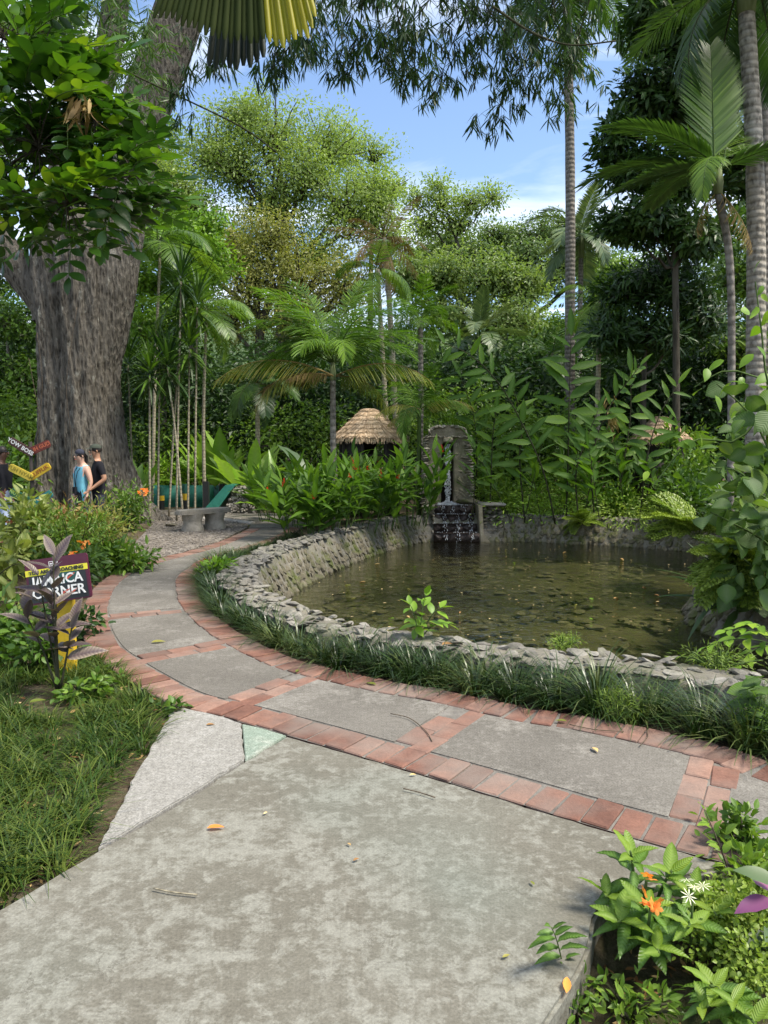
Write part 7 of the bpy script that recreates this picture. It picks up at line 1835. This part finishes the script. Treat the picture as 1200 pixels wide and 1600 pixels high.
# ------------------------------------------------------------------ people
def person(name, label, loc, rz, h, pose, mats, bones_mat):
    """one skinned body; every face takes the material of its nearest bone"""
    s = h / 1.72
    J = {'pelvis': (0, 0, .97), 'waist': (0, .01, 1.10), 'chest': (0, 0, 1.30), 'neckb': (0, -.01, 1.45), 'neck': (0, .01, 1.52), 'head': (0, .03, 1.60), 'top': (0, .025, 1.69)}
    Rd = {'pelvis': (.175, .135), 'waist': (.155, .125), 'chest': (.175, .135), 'neckb': (.075, .065), 'neck': (.05, .05), 'head': (.072, .088), 'top': (.055, .065)}
    E_ = [('pelvis', 'waist'), ('waist', 'chest'), ('chest', 'neckb'), ('neckb', 'neck'), ('neck', 'head'), ('head', 'top')]
    for q, sx in (('L', 1), ('R', -1)):
        el, wr = pose['arm' + q]
        J['sh' + q] = (sx * .175, -.005, 1.40); J['el' + q] = el; J['wr' + q] = wr
        d = np.array(wr) - np.array(el); d = d / np.linalg.norm(d)
        pal = np.array(wr) + d * .07; J['pa' + q] = tuple(pal)
        Rd['sh' + q] = (.068, .068); Rd['el' + q] = (.043, .043); Rd['wr' + q] = (.028, .028); Rd['pa' + q] = (.036, .022)
        E_ += [('chest', 'sh' + q), ('sh' + q, 'el' + q), ('el' + q, 'wr' + q), ('wr' + q, 'pa' + q)]
        side = np.cross(d, arr(0, 1, 0)); side = side / (np.linalg.norm(side) + 1e-6)
        for k, (o_, L) in enumerate(((-.027, .07), (-.009, .082), (.009, .078), (.027, .062))):
            J['f%s%d' % (q, k)] = tuple(pal + side * o_ + d * .03); J['g%s%d' % (q, k)] = tuple(pal + side * o_ + d * (.02 + L * .8) + arr(0, .02, 0))
            Rd['f%s%d' % (q, k)] = (.010, .010); Rd['g%s%d' % (q, k)] = (.008, .008)
            E_ += [('pa' + q, 'f%s%d' % (q, k)), ('f%s%d' % (q, k), 'g%s%d' % (q, k))]
        J['th' + q] = tuple(np.array(wr) + d * .03 + side * -.045 + arr(0, .02, 0)); Rd['th' + q] = (.010, .010); E_.append(('wr' + q, 'th' + q))
        kn, an = pose['leg' + q]
        J['hip' + q] = (sx * .09, 0, .90); J['kn' + q] = kn; J['an' + q] = an; J['toe' + q] = (an[0] + sx * .02, an[1] + .15, .035)
        Rd['hip' + q] = (.095, .10); Rd['kn' + q] = (.06, .062); Rd['an' + q] = (.042, .045); Rd['toe' + q] = (.042, .03)
        E_ += [('pelvis', 'hip' + q), ('hip' + q, 'kn' + q), ('kn' + q, 'an' + q), ('an' + q, 'toe' + q)]
    names = list(J); ix = {n: i for i, n in enumerate(names)}
    me = bpy.data.meshes.new('body'); me.from_pydata([tuple(c * s for c in J[n]) for n in names], [(ix[a], ix[b]) for a, b in E_], [])
    tmp = bpy.data.objects.new('tmp_body', me); COL.objects.link(tmp)
    tmp.modifiers.new('skin', 'SKIN'); ss = tmp.modifiers.new('sub', 'SUBSURF'); ss.levels = ss.render_levels = 2
    for i, n in enumerate(names):
        sv = me.skin_vertices[0].data[i]; sv.radius = (Rd[n][0] * s, Rd[n][1] * s); sv.use_root = (n == 'pelvis')
    dg = bpy.context.evaluated_depsgraph_get(); dg.update()
    m2 = bpy.data.meshes.new_from_object(tmp.evaluated_get(dg)); m2.name = 'body'
    bpy.data.objects.remove(tmp); bpy.data.meshes.remove(me)
    m2.materials.clear()
    for q in mats: m2.materials.append(MATS[q])
    Pn = {n: np.array(J[n]) * s for n in names}
    segs = [(Pn[a], Pn[b], a, b) for a, b in E_]
    CC = np.array([f.center[:] for f in m2.polygons]); DD = []; TT_ = []
    for a, b, na, nb in segs:
        v = b - a; t_ = np.clip((CC - a) @ v / (v @ v + 1e-9), 0, 1); DD.append(np.linalg.norm(CC - a - t_[:, None] * v, axis=1)); TT_.append(t_)
    bi_ = np.argmin(DD, 0)
    for i, f in enumerate(m2.polygons):
        k = bi_[i]; f.material_index = bones_mat(segs[k][2:], TT_[k][i], CC[i] / s); f.use_smooth = True
    t = thing(name, label, 'person', loc, rz)
    put('body', m2, t)
    return t, s
def head_bits(t, s, hair, cap=None, glasses=True, pony=False, bun=False, band=None, skin='skin_light'):
    hc = arr(0, .03, 1.625) * s
    def shell(nm, r, zc, mat, z0=-.3, back=0.0, yoff=0.0):
        g = Geo(); u = np.linspace(0, 2 * math.pi, 20, endpoint=False); v = np.linspace(z0, math.pi / 2, 8); V = []
        for q in v: V.append(np.c_[np.cos(u) * math.cos(q) * r[0], np.sin(u) * math.cos(q) * r[1] + yoff - back * max(0, -math.sin(q)) * .5, np.full(20, math.sin(q) * r[2])])
        V = np.concatenate(V); i = np.arange(20)
        Q = np.concatenate([np.stack([k * 20 + i, k * 20 + (i + 1) % 20, (k + 1) * 20 + (i + 1) % 20, (k + 1) * 20 + i], 1) for k in range(7)])
        g.add(V * s + hc + arr(0, 0, zc) * s, Q); return g.build(nm, mat, t)
    shell('hair', (.079, .086, .088), .035, hair, -.55, yoff=-.022)
    if cap:
        c = shell('cap', (.086, .10, .075), .055, cap, .0, yoff=-.006)
        g = Geo(); u = np.linspace(-1.1, 1.1, 10); A = np.c_[np.sin(u) * .085, .06 + np.cos(u) * .035, np.full(10, .062)]; B_ = np.c_[np.sin(u) * .08, .09 + np.cos(u) * .085, np.full(10, .045)]
        g.add(np.concatenate([A, B_]) * s + hc, [(i, i + 1, 11 + i, 10 + i) for i in range(9)]); g.build('cap_brim', cap, t)
    if band:
        shell('headband', (.082, .092, .075), .062, band, -.12, yoff=-.008)
    if pony:
        g = Geo(); g.tube(np.array([(0, -.08, .04), (.0, -.125, .0), (0, -.12, -.10), (0, -.10, -.17)]) * s + hc, [.03 * s, .033 * s, .026 * s, .008 * s], 7); g.build('ponytail', hair, t)
    if bun:
        g = Geo(); g.tube(np.array([(0, -.07, .06), (0, -.11, .07), (0, -.135, .06)]) * s + hc, [.03 * s, .045 * s, .02 * s], 8); g.build('hair_bun', hair, t)
    g = Geo(); g.tube(np.array([(0, .085, .012), (0, .105, -.012), (0, .088, -.022)]) * s + hc, [.008 * s, .014 * s, .01 * s], 6); g.build('nose', skin, t)
    g = Geo(); g.tube(np.array([(-.022, .088, -.052), (0, .094, -.05), (.022, .088, -.052)]) * s + hc, .006 * s, 5); g.build('mouth', 'paint_coral' if skin != 'skin_dark' else 'wood_brown', t)
    for sx in (-1, 1):
        g = Geo(); g.tube(np.array([(sx * .072, 0, .02), (sx * .084, -.012, .006), (sx * .074, -.006, -.03)]) * s + hc, [.008 * s, .012 * s, .007 * s], 6); g.build('ear', skin, t)
        g = Geo(); g.tube(np.array([(sx * .014, .083, .018), (sx * .05, .078, .02)]) * s + hc, [.014 * s, .012 * s], 8) if glasses else g.tube(np.array([(sx * .026, .080, .015), (sx * .040, .080, .015)]) * s + hc, .008 * s, 6)
        g.build('sunglass_lens' if glasses else 'eye', 'glass_dark' if glasses else 'hair_dark', t)
        if glasses:
            g = Geo(); g.tube(np.array([(sx * .06, .07, .022), (sx * .08, .0, .022)]) * s + hc, .004 * s, 4); g.build('sunglass_temple', 'glass_dark', t)
LEGS = {'legL': ((.10, .02, .50), (.10, -.02, .09)), 'legR': ((-.10, .02, .50), (-.10, -.02, .09))}
Yp = 12.4
p = P(127, 712, Yp)
def bm_tank(b, t_, c):
    if b[0][:2] in ('sh', 'el', 'wr', 'pa') and abs(c[0]) < .165 and abs(c[1]) < .145: return 1
    if b in (('chest', 'neckb'), ('waist', 'chest'), ('pelvis', 'waist')): return 1 if c[2] < 1.44 else 0
    if b[0] == 'chest': return 1 if abs(c[0]) < .13 else 0
    if b[0] in ('pelvis',) or b[0].startswith('hip'): return 2 if c[2] < 1.0 else 1
    if b[0].startswith('kn') : return 2
    if b[0].startswith('an'): return 3
    return 0
t, s_ = person('person', 'person in a light blue sleeveless top with sunglasses and neck strap by the trunk', (p[0], Yp, 0), R(142), 1.60, dict(LEGS, armL=((.24, -.04, 1.16), (.25, .02, .93)), armR=((-.24, -.03, 1.16), (-.23, .05, .93))), ['skin_light', 'cloth_blue', 'cloth_navy', 'cloth_black'], bm_tank)
head_bits(t, s_, 'hair_dark', band='cloth_navy', pony=True)
g = Geo(); g.tube(np.array([(.065, .03, 1.46), (.05, .11, 1.36), (.02, .135, 1.2), (0, .13, 1.06)]) * s_, .006, 5); g.tube(np.array([(-.065, .03, 1.46), (-.05, .11, 1.36), (-.02, .135, 1.2), (0, .13, 1.06)]) * s_, .006, 5); g.build('neck_strap', 'cloth_black', t)
g = Geo(); g.box(arr(0, .15, 1.02) * s_, (.075, .04, .11)); g.build('phone_pouch', 'cloth_black', t, smooth=False)
p2 = P(149, 700, Yp + .15)
def bm_tee(b, t_, c):
    if b[0][:2] in ('el', 'wr', 'pa') and abs(c[0]) < .19 and abs(c[1]) < .15: return 1
    if b in (('chest', 'neckb'), ('waist', 'chest'), ('pelvis', 'waist')): return 1 if c[2] < 1.475 else 0
    if b[0] == 'chest': return 1
    if b[0].startswith('sh'): return 1 if t_ < .72 else 0
    if b[0] == 'pelvis': return 1 if c[2] > .88 else 2
    if b[0].startswith('hip'): return 2
    if b[0].startswith('kn'): return 2
    if b[0].startswith('an'): return 3
    return 0
t, s_ = person('person', 'person in a black tee shirt and dark green cap standing by the trunk', (p2[0] + .05, Yp + .1, 0), R(122), 1.69, dict(LEGS, armL=((.27, -.10, 1.14), (.16, .12, 1.02)), armR=((-.25, -.06, 1.15), (-.20, .14, 1.0))), ['skin_tan', 'cloth_black', 'cloth_navy', 'cloth_black'], bm_tee)
head_bits(t, s_, 'hair_dark', cap='cloth_olive', glasses=False, skin='skin_tan')
p3 = P(2, 705, 12.0)
def bm_ls(b, t_, c):
    if b in (('chest', 'neckb'), ('waist', 'chest'), ('pelvis', 'waist')): return 1 if c[2] < 1.48 else 0
    if b[0] == 'chest' or b[0].startswith('sh'): return 1
    if b[0].startswith('el'): return 1 if t_ < .9 else 0
    if b[0] == 'pelvis': return 1 if c[2] > 1.0 else 2
    if b[0].startswith('hip') or b[0].startswith('kn'): return 2
    if b[0].startswith('an'): return 3
    return 0
t, s_ = person('person', 'person in a dark long sleeved top and pale jeans at the left edge', (p3[0], 12.0, 0), R(-98), 1.66, {'armL': ((.24, -.02, 1.15), (.22, .10, .94)), 'armR': ((-.24, -.10, 1.15), (-.22, -.02, .92)), 'legL': ((.10, .10, .52), (.10, .14, .09)), 'legR': ((-.10, .0, .50), (-.10, -.12, .10))}, ['skin_dark', 'cloth_black', 'cloth_jeans', 'paint_white'], bm_ls)
head_bits(t, s_, 'hair_dark', glasses=True, skin='skin_dark', bun=True)
